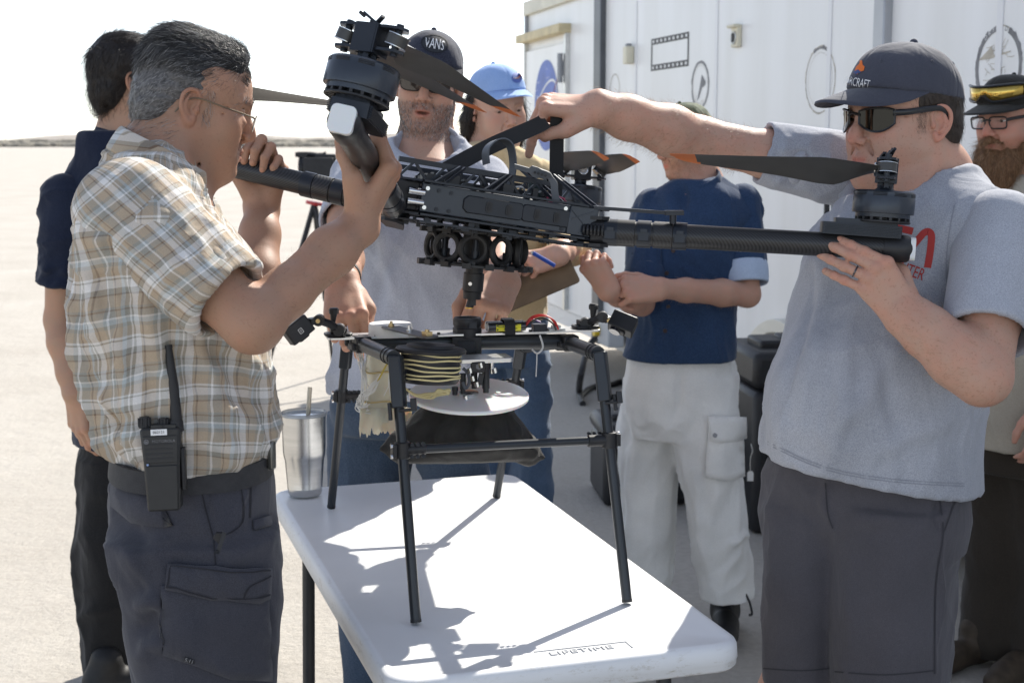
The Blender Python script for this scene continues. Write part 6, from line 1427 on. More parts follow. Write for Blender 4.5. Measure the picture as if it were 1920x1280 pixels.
tr1 = garment('trousers', F, .006, SLATE, A, [((.3, 0, -1), 6, 1.8, .009, 31), ((1, 0, .5), 8, 2.2, .008, 32)], .03, crT)
BVT = bvh_of(tr1)
def patch(name, px, m, parent, tree, d=None, Y=2.0, off=.004, th=.004, maxlen=.02, label=None, world=None):
    v = np.array([at(x, y, Y) for x, y in px]) if world is None else world; o = decal(name, v, [tuple(range(len(v)))], tree, d, m, parent, off, maxlen, label=label)
    md = o.modifiers.new('thick', 'SOLIDIFY'); md.thickness = th; md.offset = 0; return o
def scaled(px, Y): return px
patch('cargo_flap', [(313, 1056), (500, 1064), (499, 1120), (480, 1128), (420, 1124), (312, 1102)], SLATE, tr1, BVT, off=.009, th=.005, maxlen=.03)
patch('cargo_pocket', [(304, 1096), (500, 1118), (505, 1275), (430, 1270), (305, 1222), (306, 1180)], SLATE, tr1, BVT, off=.004, th=.006, maxlen=.03)
patch('back_pocket', [(212, 905), (298, 935), (296, 960), (325, 985), (306, 990), (250, 978), (212, 948)], SLATE, tr1, BVT, off=.003, th=.004, maxlen=.03)
patch('front_pocket', [(472, 975), (505, 966), (507, 986), (474, 994)], SLATE, tr1, BVT, off=.003, th=.004)
lb = patch('woven_label', [(346, 1227), (364, 1234), (362, 1241), (345, 1235)], dark, tr1, BVT, off=.008, th=.001)
v, f = text_mesh('5.11', .008, frame(at(354.5, 1234, 2.0), x=at(364, 1238, 2.0) - at(346, 1231, 2.0), z=(0, -1, 0)), 0); decal('label_lettering', v, f, BVT, None, pgrey, tr1, .0094, .01)
def seam(px, m, parent, tree, Y=2.0, wd=.0022, off=.0012):
    P = crom([at(x, y, Y) for x, y in px], 5); t = np.gradient(P, axis=0); s_ = np.cross(t, (0, 1, 0)); s_ = s_ / np.linalg.norm(s_, axis=1, keepdims=True) * wd / 2; n = len(P)
    return decal('seam', np.concatenate([P + s_, P - s_]), [(i, i + 1, n + i + 1, n + i) for i in range(n - 1)], tree, None, m, parent, off, .02)
seamA = mat('seam_slate', (.022, .022, .028), .9); 
for pts in ([(372, 888), (384, 950), (401, 1012)], [(446, 884), (455, 940), (450, 984), (402, 1012)], [(401, 1012), (404, 1058)], [(470, 890), (468, 970)], [(318, 1060), (495, 1068)], [(316, 1097), (420, 1118), (496, 1114)], [(318, 1062), (316, 1097)], [(452, 1118), (462, 1096), (496, 1078)]): seam(pts, seamA, tr1, BVT, off=.0125 if pts[0][1] > 1055 and pts[0][0] < 500 and pts[0][0] != 401 else .0015)
# belt
r, ff, u = facing(dA); secs, M = rows_loft([(838, 218, 500, .168), (876, 214, 504, .172)], YA, dA, True)
def loop(sec, ex=0, n=48, nn=2.5):
    z, ox, oy, rx, ry, _ = sec; a = np.linspace(0, 2 * pi, n, endpoint=False); x = np.sign(np.cos(a)) * np.abs(np.cos(a)) ** (2 / nn) * (rx + ex) + ox; y = np.sign(np.sin(a)) * np.abs(np.sin(a)) ** (2 / nn) * (ry + ex) + oy
    return tp(M, np.stack([x, y, np.full(n, z)], 1))
b = MB(); lo, hi = secs[0], secs[1]; b.rings([loop(lo, .002), loop(lo, .009), loop(hi, .009), loop(hi, .002)], cap=False); belt = b.build('belt', mat('belt_grey', (.034, .034, .037), .75, var=.15, vscale=90, bump=.5, bscale=600), A)
b = MB(frame(at(497, 852, 2.13), x=facing(dA - 50)[1] * 0 + V(.42, .9, 0) * -1, z=V(.9, -.42, 0))); b.box((0, 0, .0), (.045, .050, .012)); b.box((.0, 0, .012), (.012, .044, .010)); b.build('buckle', mat('buckle_grey', (.16, .16, .15), .35, .7), belt, bevel=.003)
for x in (232, 385, 462): b = MB(); p = at(x, 857, 2.06 + (.05 if x < 240 or x > 450 else 0)); b.box(p + V(0, -.006 if x != 232 else 0, 0), (.018, .012, .050)); b.build('belt_loop', SLATE, tr1, bevel=.002)
# two-way radio clipped to the belt
rd = empty('two_way_radio', at(305, 955, 1.985), 'black two-way radio with a stub aerial clipped on the belt of the plaid-shirted man', 'radio')
RMx = frame(at(306, 872, 1.99), x=V(.985, .10, .05), z=nrm(at(300, 800, 1.995) - at(308, 955, 1.985))); rm = mat('radio_black', (.022, .022, .022), .5, var=.12, vscale=60, bump=.15, bscale=700, bdist=.0003)
hh = np.linalg.norm(at(302, 798, 1.99) - at(308, 955, 1.99)); wd = 76 * 1.99 / FPX
# local x right, z up, y into the body
b = MB(RMx); b.prism([(-wd * .40, -hh * .52), (wd * .40, -hh * .52), (wd * .44, -.0), (wd * .50, hh * .42), (wd * .46, hh * .46), (-wd * .46, hh * .46), (-wd * .50, hh * .42), (-wd * .44, 0)], -.019, .016, frame(V(0, 0, 0), x=(1, 0, 0), z=(0, -1, 0))); body = b.build('radio_body', rm, rd, bevel=.004)
RF = frame(V(0, -.0165, 0), x=(1, 0, 0), z=(0, -1, 0))
b = MB(RMx @ RF); b.prism([(-wd * .36, -hh * .50), (wd * .36, -hh * .50), (wd * .39, .002), (-wd * .39, .002)], 0, .002); b.build('battery_pack', rm, body, bevel=.001)
b = MB(RMx @ RF); b.prism([(-wd * .40, .006), (wd * .40, .006), (wd * .43, hh * .36), (-wd * .43, hh * .36)], 0, .0016); sp_ = b.build('speaker_panel', rm, body, bevel=.0008)
for i in range(4): b = MB(RMx @ RF); b.box((-.002, .012 + i * .0068, .0016), (wd * .66, .0024, .0014)); b.build('speaker_slot', dark, sp_)
v, f = text_mesh('MOTOROLA', .0058, RMx @ RF @ T(.005, hh * .30, .0020), .0001); b = MB(); b.add(v, f); b.build('lettering', pgrey, sp_)
b = MB(RMx @ RF @ T(-.019, hh * .30, .0020)); b.torus((0, 0, 0), (0, 0, 1), .0030, .0007, 16, 6); b.prism([(-.002, -.0016), (-.001, .0018), (0, 0), (.001, .0018), (.002, -.0016)], -.0002, .0002); b.build('maker_badge', pgrey, sp_)
b = MB(RMx @ RF); b.box((-.001, hh * .405, .002), (wd * .40, .0085, .0008)); b.build('paper_label', pwhite, body)
v, f = text_mesh('062121', .0055, RMx @ RF @ T(-.001, hh * .405, .0027), .0001); b = MB(); b.add(v, f); b.build('label_number', dark, body)
b = MB(RMx); b.cyl((wd * .37, -.002, hh * .40), (wd * .385, -.002, hh * .52), .0115, .0095, 16); b.tube([(wd * .385, -.002, hh * .5), (wd * .36, 0, hh * .9), (wd * .27, .0, hh * 1.38)], [.0085, .0072, .0055], 12); b.cyl((wd * .275, 0, hh * 1.36), (wd * .265, 0, hh * 1.40), .0062, n=12); b.build('aerial', dark, rd)
for x, r_, h_ in ((-wd * .40, .0085, .016), (.004, .0075, .013)):
    b = MB(RMx); b.cyl((x, -.002, hh * .45), (x, -.002, hh * .45 + h_), r_, r_ * .85, 14)
    for q in range(10): a = q * .628; b.box((x + r_ * cos(a), -.002 + r_ * sin(a), hh * .45 + h_ * .5), (.0018, .0018, h_ * .8))
    b.build('control_knob', dark, rd)
b = MB(RMx); b.box((.005, -.003, hh * .455), (wd * .62, .024, .008)); b.cyl((.004, -.0135, hh * .46), (.004, -.0145, hh * .48), .002, n=8); b.build('top_plate', rm, body, bevel=.002)
b = MB(RMx); b.cyl((-wd * .33, -.0178, .004), (-wd * .33, -.0192, .004), .0016, n=10); b.build('indicator', mat('led_blue', (.25, .35, .6), .3), body)
b = MB(RMx); b.box((wd * .50, .002, -.006), (.006, .020, hh * .5)); b.build('accessory_cover', dark, body, bevel=.002)
# folding knife clipped in the pocket
kn_ = empty('folding_knife', at(412, 1005, 1.99), 'black folding knife clipped in a pocket of the slate trousers', 'knife')
b = MB(); h_ = BVT.ray_cast(Vector(at(410, 1005, 1.6)), Vector((0, 1, 0)), 2); kp = np.array(h_[0]) if h_[0] else at(412, 1005, 2.0); KM_ = frame(kp + V(0, -.006, 0), x=(1, .1, 0), z=(.28, 0, 1)); b.M = KM_; b.prism([(-.008, -.002), (.004, -.010), (.008, .006), (.003, .009), (-.006, .007)], -.002, .004, frame(V(0, 0, 0), x=(1, 0, 0), z=(0, -1, 0))); b.build('handle', dark, kn_, bevel=.001)
b = MB(KM_); b.beam((.006, -.007, .012), (.004, -.008, -.018), .006, .0015, up=(0, 1, 0)); b.cyl((.003, -.006, -.018), (.003, -.009, -.019), .0035, n=10); b.build('clip', blk2, kn_)

# ================================================================== the big man on the right
skF = skin_mat('skin_pink', (.50, .315, .235), .16, .48, freckle=.4)
HEATHER = fabric('heather_grey', (.30, .315, .36), (.44, .455, .50), 520, .95, .3)
HF = Head(at(1694, 231, 2.70), 205, 3, 0, 1.075)
SFR, EFR = at(1600, 325, 2.84), at(1312, 262, 2.82)
SFL, EFL = at(1872, 452, 2.54), at(1842, 706, 2.36)
MFR = frame(at(1122, 203, 2.70), x=V(-1, -.06, .05), z=V(.10, -.38, .92)); MFR = frame(at(1122, 203, 2.70), x=V(-1, -.06, .12), z=V(.1, -.42, .90)) if False else MFR
def hframe(o, x, z): x = nrm(x); z = nrm(z - x * np.dot(z, x)); M = np.eye(4); M[:3, 0], M[:3, 1], M[:3, 2], M[:3, 3] = x, np.cross(z, x), z, o; return M
MFR = hframe(at(1120, 203, 2.70), V(-1, -.05, .10), V(.10, -.40, .92))
hFR = Hand(MFR, 1, {'i': (72, 8, 6, -4), 'm': (72, 78, 45), 'r': (76, 88, 48), 'p': (78, 86, 46)}, thumb=[(.024, .027, -.014), (.056, .036, -.034), (.086, .030, -.046), (.110, .020, -.050)], sc=1.06)
MFL = hframe(at(1697, 588, 2.43), V(-.62, .02, .78), V(-.05, -1, -.05))
hFL = Hand(MFL, -1, {'i': (8, 14, 10, -26), 'm': (10, 16, 10, -26), 'r': (10, 18, 12, -27), 'p': (10, 20, 14, -28)}, thumb=[(.024, .027, -.014), (.056, .042, -.040), (.088, .036, -.062), (.110, .022, -.074)], sc=.98)
F = Field(); head_field(F, HF, nose=1.05, jowl=.7, jaw=1.05, ears=(-1,), age=.25); nkF = at(1742, 335, 2.72)
F.cap(HF.w(0, -.022, -.035), nkF, .062, .070, .03); F.cap(HF.w(0, .0, -.082), at(1705, 372, 2.66), .046, .058, .03); F.cap(nkF, at(1745, 420, 2.70), .080, .12, .03); F.cap(HF.w(-.052, -.025, -.045), at(1705, 375, 2.62), .015, .015, .02)
v, f = F.mesh(.0018); v = relax(v, f, 1); parts = [(v, f, head_tint(HF, v, stub=.30, stubcol=(.72, .60, .52), red=.2, lips=(1.0, .58, .56)))]
F = Field(); arm_field(F, SFR, EFR, MFR[:3, 3], hFR, (.050, .045, .043, .047, .033)); hFR.field(F); v, f = F.mesh(.0022); v = relax(v, f, 1); armF = v; parts.append((v, f, hFR.tint(v, np.ones((len(v), 3)))))
F = Field(); arm_field(F, SFL, EFL, MFL[:3, 3], hFL, (.056, .052, .047, .051, .035)); hFL.field(F); v, f = F.mesh(.0022); v = relax(v, f, 1); parts.append((v, f, hFL.tint(v, np.ones((len(v), 3)))))
F = Field(); hip = at(1625, 930, 2.7); chest = at(1690, 520, 2.7); core_body(F, [(chest, hip, .11, .11), (nkF, chest, .06, .1), (chest, SFR, .07, .05), (chest, SFL, .07, .055), (hip + V(-.06, .03, -.06), V(.555, 2.74, .42), .06, .055), (hip + V(.06, -.03, -.06), V(.70, 2.64, .42), .06, .055), (V(.555, 2.74, .45), V(.555, 2.76, .10), .058, .042), (V(.70, 2.64, .45), V(.705, 2.66, .10), .058, .042), (V(.555, 2.76, .1), V(.49, 2.66, .05), .04, .03), (V(.705, 2.66, .1), V(.645, 2.56, .05), .04, .03)]); v, f = F.mesh(.010); parts.append((v, f, np.ones((len(v), 3))))
FB = person(parts, V(.64, 2.7, 0), 'man in grey cap, wraparound sunglasses and heather grey T-shirt, reaching out to hold the strap', skF)
eyes(HF, FB)
arm_hair = hair_mat('arm_hair', [(0, (.20, .12, .06)), (.6, (.36, .24, .13)), (1, (.5, .36, .2))], .35)
def forearm_hair(P, E, W, m, count, length, rad, seed, rmin=.0):
    me = P.data; nv = len(me.vertices); v = np.empty(nv * 3, np.float32); me.vertices.foreach_get('co', v); v = tp(WM[P.name], v.reshape(-1, 3)); nn = np.empty(nv * 3, np.float32); me.vertex_normals.foreach_get('vector', nn); nn = nn.reshape(-1, 3)
    d = nrm(W - E); t = (v - E) @ d / np.linalg.norm(W - E); dist = np.linalg.norm(v - E - np.outer((v - E) @ d, d), axis=1); idx = np.flatnonzero((t > -.35) & (t < 1.02) & (dist < .075)); rg = np.random.default_rng(seed); idx = rg.choice(idx, count); n = nn[idx].astype(float)
    dd = d * .7 + V(0, 0, -.35) + n * .42 + rg.normal(0, .22, n.shape); dd /= np.linalg.norm(dd, axis=1, keepdims=True); return strands('arm_hair', v[idx], dd, length, rad, m, P, 5, .003, 0, seed=seed)
forearm_hair(A, EA, WA, forearm_hair_A, 500, .008, .00008, 8); forearm_hair(FB, EFR, MFR[:3, 3], arm_hair, 2200, .017, .00011, 5); forearm_hair(FB, EFL, MFL[:3, 3], arm_hair, 900, .014, .00010, 6)
# T-shirt
dF = 236
rowsF = [(322, 1668, 1822, .10), (345, 1622, 1848, .14), (375, 1580, 1862, .165), (420, 1545, 1872, .18), (480, 1520, 1868, .19), (560, 1498, 1862, .195), (640, 1474, 1848, .20), (720, 1452, 1836, .205), (800, 1436, 1826, .21), (850, 1430, 1828, .22), (900, 1430, 1832, .23), (960, 1430, 1834, .23)]
secs, M = rows_loft([(q[0], q[1], q[2], q[3] * .92) for q in rowsF], 2.72, dF, False); F = Field(); F.loft(secs, M, 2.3, .02); F.cap(at(1730, 375, 2.75), SFR, .078, .070, .05); F.cap(at(1762, 372, 2.7), SFL, .072, .072, .05); F.ell(at(1590, 760, 2.60), (.15, .10, .16), None, .08)
hz = at(1432, 842, 2.72); hz2 = at(1815, 922, 2.66); hz3 = at(1600, 903, 2.55); nn = np.cross(hz2 - hz, hz3 - hz); nn = nn if nn[2] < 0 else -nn
F.fn(lambda P: -((P - hz) @ nrm(nn)), (-99,) * 3, (99,) * 3, .004, 's')
F.cap(at(1733, 343, 2.70), HF.w(0, 0, -.1), .078, .095, .01, 's')
Z = lambda x, y, Y=2.52: at(x, y, Y)
crF = [(Z(1560, 450), Z(1500, 800), .022, .012), (Z(1530, 520), Z(1470, 780), .016, -.010), (Z(1600, 560), Z(1560, 840), .02, .008), (Z(1640, 640), Z(1700, 860), .018, -.007), (Z(1700, 640), Z(1560, 820), .022, .008), (Z(1790, 780), Z(1640, 850), .018, .008), (Z(1600, 380, 2.66), Z(1570, 520), .012, .008), (Z(1560, 350, 2.7), Z(1545, 470, 2.6), .010, -.008), (Z(1800, 480, 2.5), Z(1770, 640), .014, -.009), (Z(1500, 400, 2.75), Z(1530, 480, 2.65), .012, .007)]
shF = garment('tee_shirt', F, .0058, HEATHER, FB, [((-.25, 0, -1), 7, 1.8, .009, 41), ((.5, .2, -.7), 9, 2.6, .005, 42), ((-.1, 0, -1), 16, 3, .0025, 43)], .04, crF)
sleeve('sleeve', SFR + V(.02, 0, 0), EFR, .62, .080, .058, HEATHER, FB, [((.1, 0, -1), 11, 4, .008, 44), (EFR - SFR, 9, 4, .004, 45)], [(at(1560, 250, 2.78), at(1530, 400, 2.75), .014, .012), (at(1510, 250, 2.76), at(1490, 360, 2.75), .014, -.012), (at(1470, 260, 2.76), at(1450, 360, 2.75), .010, .008)], puv=False)
sleeve('sleeve', SFL, EFL, .72, .078, .078, HEATHER, FB, [(EFL - SFL, 8, 3, .005, 46)], puv=False, hollow=.82)
tee_neck('neck_rib', HEATHER, FB, at(1735, 347, 2.69), 222, .094, .088, 20, .007)
BVF = bvh_of(shF); prd = mat('shirt_print_red', (.42, .045, .04), .8)
def worm(x0, x1, y0, y1, Y):
    """red wordmark letters drawn as thick strokes on the chest"""
    O = at(x0, y1, Y); ux = at(x1, y1, Y) - O; uy = at(x0, y0, Y) - O; out = []
    def S(pts, wd):
        v, f = polyline(crom(pts, 6) if len(pts) > 2 else pts, wd); v = np.array([O + ux * a + uy * b for a, b, _ in v]); return v, f
    out.append(S([(0.0, 0), (.0, .75), (.06, .95), (.14, .75), (.22, .25), (.30, .06), (.34, .25), (.34, 1)], .055)); out.append(S([(.42, 0), (.50, .75), (.545, .93), (.59, .75), (.67, 0)], .055))
    return out
def chest_letters(px_pts, wd): 
    P = np.array([at(x, y, 2.5) for x, y in px_pts]); P = crom(P, 6); t = np.gradient(P, axis=0); s_ = np.cross(t, (0, 1, 0)); s_ = s_ / np.linalg.norm(s_, axis=1, keepdims=True) * wd / 2; v = np.concatenate([P + s_, P - s_]); n = len(P); return v, [(i, i + 1, n + i + 1, n + i) for i in range(n - 1)]
for nm, pts in (('S', [(1712, 434), (1690, 429), (1668, 428), (1656, 434), (1656, 445), (1668, 452), (1682, 457), (1686, 468), (1680, 478), (1664, 482), (1640, 480)]), ('A', [(1692, 484), (1706, 468), (1722, 449), (1733, 437), (1742, 435), (1747, 444), (1744, 474), (1739, 502)])):
    v, f = chest_letters(pts, .0125); decal('shirt_lettering', v, f, BVF, None, prd, shF, .0012, .008)
v, f = text_mesh('CENTER', .030, frame(at(1699, 505, 2.5), x=at(1726, 513, 2.5) - at(1690, 500, 2.5), z=(0, -1, 0)), 0, sx=.62); decal('shirt_lettering', v, f, BVF, None, prd, shF, .0012, .006)
# cap with logo
capm = fabric('cap_slate', (.050, .053, .072), (.072, .076, .098), 800, .85, .3)
capF = cap_hat(HF, FB, capm, (.0845, .104, .088), .050, -.008, .078, .08, .024, .034, .046, -10)
BVC = bvh_of(capF); d = at(1600, 140, 2.2) - at(1560, 110, 2.0); dd = nrm(V(.55, .84, 0))
v, f = text_mesh('AIRCRAFT', .0195, frame(at(1592, 152, 2.4), x=at(1626, 158, 2.4) - at(1590, 151, 2.4), z=(0, -1, 0)), 0, sx=.50, spacing=.95); v = v - (v.mean(0) - at(1606, 154, 2.4)); decal('cap_lettering', v, f, BVC, None, pwhite, capF, .0010, .004)
orl = mat('logo_orange', (.72, .16, .02), .7)
v = np.array([at(x, y, 2.4) for x, y in [(1602, 138), (1606, 126), (1612, 120), (1613, 114), (1617, 114), (1618, 122), (1622, 126), (1620, 133), (1612, 136), (1608, 140)]]); decal('cap_emblem', v, [tuple(range(10))], BVC, None, orl, capF, .0010, .004)
v = np.array([at(x, y, 2.4) for x, y in [(1600, 136), (1610, 131), (1616, 136), (1606, 140)]]); decal('cap_emblem', v, [(0, 1, 2, 3)], BVC, None, mat('logo_blue', (.05, .08, .2), .7), capF, .0016, .004)
for s, a in ((-1, 25), (-1, 85), (-1, 140)):
    p = HF.w(s * sin(radians(a)) * .068, cos(radians(a)) * .085 - .010, .100); hh_ = BVC.find_nearest(Vector(p)); b = MB(); b.torus(np.array(hh_[0]), np.array(hh_[1]), .0030, .0009, 14, 6); b.build('eyelet', capm, capF)
dkh = hair_mat('hair_brown', [(0, (.018, .012, .009)), (.7, (.04, .026, .018)), (1, (.09, .06, .04))])
def short_hair(H, parent, m, zc=.03, back=-.075, th=.004, name='hair', side=-.03, base=(.03, .02, .014)):
    F = Field(); R3 = H.M[:3, :3] / H.sc; k = H.sc
    F.ell(H.w(0, -.012, .042), np.array((.0775 + th, .0945 + th, .085 + th)) * k, R3, .01); F.ell(H.w(0, -.055, -.010), np.array((.064 + th, .045 + th, .060)) * k, R3, .02)
    F.ell(H.w(0, .120, -.01), np.array((.13, .085, .13)) * k, R3, .008, 's'); F.cut(H.w(0, 0, zc), H.u * 1.0) if False else None
    F.ell(H.w(0, -.03, back - .055), np.array((.12, .12, .055)) * k, R3, .01, 's')
    for s in (1, -1): F.ell(H.w(s * .084, -.002, -.010), np.array((.03, .030, .038)) * k, R3, .006, 's'); F.ell(H.w(s * .075, .055, -.05), np.array((.04, .045, .05)) * k, R3, .008, 's')
    v, f = F.mesh(.003); me = mesh_from(name, tp(np.linalg.inv(WM[parent.name]), v), f, True, 180); return link(name, me, mat('hairbase_%d' % int(base[0] * 1000), base, .5, var=.4, vscale=150), parent)
hF = short_hair(HF, FB, dkh); cdown = lambda p: np.stack([p[:, 0] * 0, np.where(p[:, 1] < -.02, -.35, -.25), p[:, 0] * 0 - 1], 1)
hair_strands('hair_strands', hF, HF, dkh, FB, 5000, .018, .00024, cdown, lambda p: p[:, 2] < .05, .18, 11, .002)
hair_strands('sideburn', FB, HF, dkh, FB, 700, .008, .00010, cdown, lambda p: (p[:, 0] < -.055) & (np.abs(p[:, 1] - .022) < .010) & (p[:, 2] > -.014) & (p[:, 2] < .03), .14, 12, .001)
mirror = mat('mirror_lens', (.045, .047, .046), .05, 1.0); gl = mat('shade_frame', (.012, .012, .013), .35, coat=.3)
def sport_shades(H, parent, mm=mirror):
    y0, z0 = .1085, .0105; b = MB(); o = None
    def P(a, z, dy=0): return H.w(.0845 * sin(a), y0 - .0845 * (1 - cos(a)) * 1.02 + dy - abs(z) * .1, z0 + z)
    for s in (1, -1):
        az = np.linspace(radians(9), radians(52), 12); R = []
        top = [P(s * a, .0185 - .004 * ((a - radians(30)) / .4) ** 2) for a in az]; bot = [P(s * a, -.021 + .014 * ((a - radians(31)) / .38) ** 2) for a in az]; n = len(az)
        fr = MB(); fr.tube(top + bot[::-1], .0021, 6, closed=True); q = fr.build('sunglasses_frame' if o is None else 'rim', gl, parent if o is None else o); o = o or q
        l = MB(); l.add(np.array(top + bot), [(i, i + 1, n + i + 1, n + i) for i in range(n - 1)]); l.build('lens', mm, o)
        t = MB(); pts = crom([P(s * radians(50), .010), H.w(s * .0745, .052, z0 + .010), H.w(s * .0810, .015, z0 + .013), H.w(s * .0835, -.012, z0 + .012), H.w(s * .081, -.034, z0 - .002)], 5); t.tube(pts, np.linspace(.0026, .0020, len(pts)), 8, flat=2.3, up=H.u); t.build('temple', gl, o)
    t = MB(); t.tube([P(-radians(10), .008), P(0, .012, .002), P(radians(10), .008)], .0028, 8); t.build('bridge', gl, o); return o
sport_shades(HF, FB)
ring_on(hFL, 2, FB, mat('ring_dark', (.12, .12, .13), .25, .9), .55)
# shorts
SHORT = fabric('charcoal_twill', (.070, .066, .076), (.098, .093, .104), 800, .9, .25)
F = Field(); secs, M = rows_loft([(865, 1460, 1785, .13), (900, 1450, 1795, .14), (960, 1440, 1800, .15), (1015, 1446, 1785, .12)], 2.70, dF, False); F.loft(secs, M, 2.5, .02)
for rows, Y in (([(935, 1434, 1645, .13), (985, 1430, 1640, .14), (1080, 1428, 1630, .14), (1180, 1427, 1618, .135), (1268, 1430, 1605, .13)], 2.74), ([(935, 1565, 1802, .13), (985, 1560, 1804, .14), (1080, 1556, 1793, .14), (1180, 1556, 1787, .135), (1274, 1557, 1778, .13)], 2.64)):
    secs, M = rows_loft(rows, Y, dF, False); F.loft(secs, M, 2.3, .012)
G_ = lambda x, y, Y=2.48: at(x, y, Y)
shorts = garment('shorts', F, .006, SHORT, FB, [((0, 0, 1), 6, 1.5, .005, 51), ((.7, 0, .5), 8, 3, .004, 52)], .03, [(G_(1545, 900), G_(1550, 990), .010, .006), (G_(1560, 985), G_(1470, 960), .016, -.006), (G_(1570, 990), G_(1690, 960), .016, .006), (G_(1755, 920, 2.52), G_(1760, 1000, 2.52), .008, -.008), (G_(1770, 1000, 2.56), G_(1756, 1260, 2.56), .005, .004), (G_(1600, 1060), G_(1590, 1240), .02, .006)])
BVS = bvh_of(shorts); seamF = mat('seam_charcoal', (.045, .043, .05), .9); seamT = mat('seam_grey', (.27, .28, .32), .9)
for pts in ([(1760, 925), (1768, 1000), (1754, 1100), (1752, 1262)], [(1768, 1000), (1790, 940)], [(1548, 905), (1552, 960), (1562, 990)], [(1432, 1252), (1500, 1256), (1556, 1252)], [(1566, 1258), (1660, 1264), (1750, 1256)]): seam(pts, seamF, shorts, BVS, 2.5, .0028)
for off_ in (10, 15): seam([(1440, 842 - off_), (1520, 880 - off_), (1600, 902 - off_), (1700, 915 - off_), (1808, 921 - off_)], seamT, shF, BVF, 2.5, .0014)
seam([(1790, 385), (1778, 450), (1774, 520), (1790, 600)], seamT, shF, BVF, 2.5, .0022)
for c, dg in ((V(.49, 2.70, 0), 240), (V(.675, 2.58, 0), 232)): shoe(FB, c, dg, mat('shoe_grey', (.08, .08, .085), .7, bump=.3, bscale=200))
# ================================================================== the man in the trucker cap leaning over the table
skV = skin_mat('skin_weathered', (.46, .285, .205), .13, .5, freckle=.3)
HEATHER2 = fabric('heather_blue_grey', (.33, .345, .40), (.50, .515, .57), 560, .95, .3)
DENIM = fabric('denim', (.035, .058, .098), (.085, .115, .165), 420, .9, .35, mid=(.3, .7))
YV = 3.5
HV = Head(at(803, 163, 3.55), 268, 4, -6, .98)
SVR, EVR, WVR = at(668, 345, 3.45), at(640, 470, 3.15), at(641, 528, 2.86)
SVL, EVL, WVL = at(905, 350, 3.48), at(925, 480, 3.25), at(944, 528, 2.98)
MVR = hframe(at(643, 534, 2.85), V(.16, -.80, -.55), V(-.1, -.55, .85)); hVR = Hand(MVR, 1, {'i': (42, 28, 18, 2), 'm': (52, 46, 25), 'r': (58, 60, 32), 'p': (62, 62, 35)}, thumb=[(.024, .027, -.012), (.056, .040, -.024), (.086, .032, -.036), (.108, .022, -.042)], sc=1.08)
MVL = hframe(at(944, 522, 2.98), V(-.30, -.80, -.42), V(.25, -.45, .85)); hVL = Hand(MVL, -1, {'i': (58, 66, 35), 'm': (66, 74, 42), 'r': (70, 78, 45), 'p': (72, 78, 45)}, thumb=[(.024, .028, -.012), (.054, .050, -.024), (.080, .054, -.040), (.102, .044, -.052)], sc=1.12)
F = Field(); head_field(F, HV, mouth=.006, nose=1.1, jaw=.93, cheek=.95); nkV = at(800, 282, 3.56)
F.cap(HV.w(0, -.026, -.035), nkV, .051, .062, .03); F.cap(HV.w(0, -.022, -.085), at(797, 300, 3.55), .034, .050, .03); F.cap(HV.w(0, .015, -.108), at(797, 300, 3.49), .014, .013, .02)
for s in (1, -1): F.cap(HV.w(s * .055, -.02, -.05), at(797 + 12 * -s, 312, 3.46), .013, .012, .02)
F.cap(nkV, at(797, 345, 3.5), .08, .11, .03)
v, f = F.mesh(.0023); v = relax(v, f, 1); parts = [(v, f, head_tint(HV, v, stub=.75, stubcol=(.52, .50, .50), mouth=.007, red=.12))]
for S_, E_, W_, h_ in ((SVR, EVR, WVR, hVR), (SVL, EVL, WVL, hVL)):
    F = Field(); arm_field(F, S_, E_, W_, h_, (.050, .045, .041, .046, .030)); h_.field(F); v, f = F.mesh(.0026); v = relax(v, f, 1); parts.append((v, f, h_.tint(v, np.ones((len(v), 3)))))
hip = at(800, 760, 3.6); chest = at(795, 420, 3.55)
def legs_core(hip, feet, knee_r=.045):
    return []      # legs are wholly inside the trousers
F = Field(); core_body(F, [(chest, hip, .09, .08), (nkV, chest, .05, .09), (chest, SVR, .07, .05), (chest, SVL, .07, .05)] + legs_core(hip, [V(-.36, 3.85, 0), V(-.06, 3.7, 0)])); v, f = F.mesh(.012); parts.append((v, f, np.ones((len(v), 3))))
VM = person(parts, V(-.22, 3.6, 0), 'stubbled man in a navy trucker cap and grey T-shirt standing behind the table', skV)
eyes(HV, VM)
beard = hair_mat('beard_grey', [(0, (.03, .025, .02)), (.4, (.10, .09, .08)), (.75, (.35, .34, .33)), (1, (.6, .6, .6))], .4)
def beard_region(p): return (p[:, 1] > .0) & (p[:, 2] < -.034 + .25 * np.clip(.05 - p[:, 1], 0, .06) * 2) & (p[:, 2] > -.125) & (np.abs(p[:, 0]) < .07) & ~((np.abs(p[:, 0]) < .024) & (np.abs(p[:, 2] + .062) < .012) & (p[:, 1] > .07))
hair_strands('beard', VM, HV, beard, VM, 7500, .0075, .00027, lambda p: np.stack([p[:, 0] * 1, p[:, 0] * 0 + .2, p[:, 0] * 0 - 1], 1), beard_region, .45, 21, .0008)
dV = 268
rowsV = [(268, 742, 860, .07), (295, 690, 900, .10), (330, 645, 925, .12), (380, 638, 930, .135), (440, 655, 925, .14), (520, 650, 918, .14), (600, 630, 908, .14), (680, 622, 900, .14), (735, 618, 905, .14)]
secs, M = rows_loft(rowsV, YV, dV, False); F = Field(); F.loft(secs, M, 2.4, .02); F.cap(at(770, 300, YV), SVR, .06, .062, .05); F.cap(at(835, 300, YV), SVL, .06, .062, .05); F.cap(at(802, 252, 3.45), at(804, 150, 3.36), .080, .10, .008, 's')
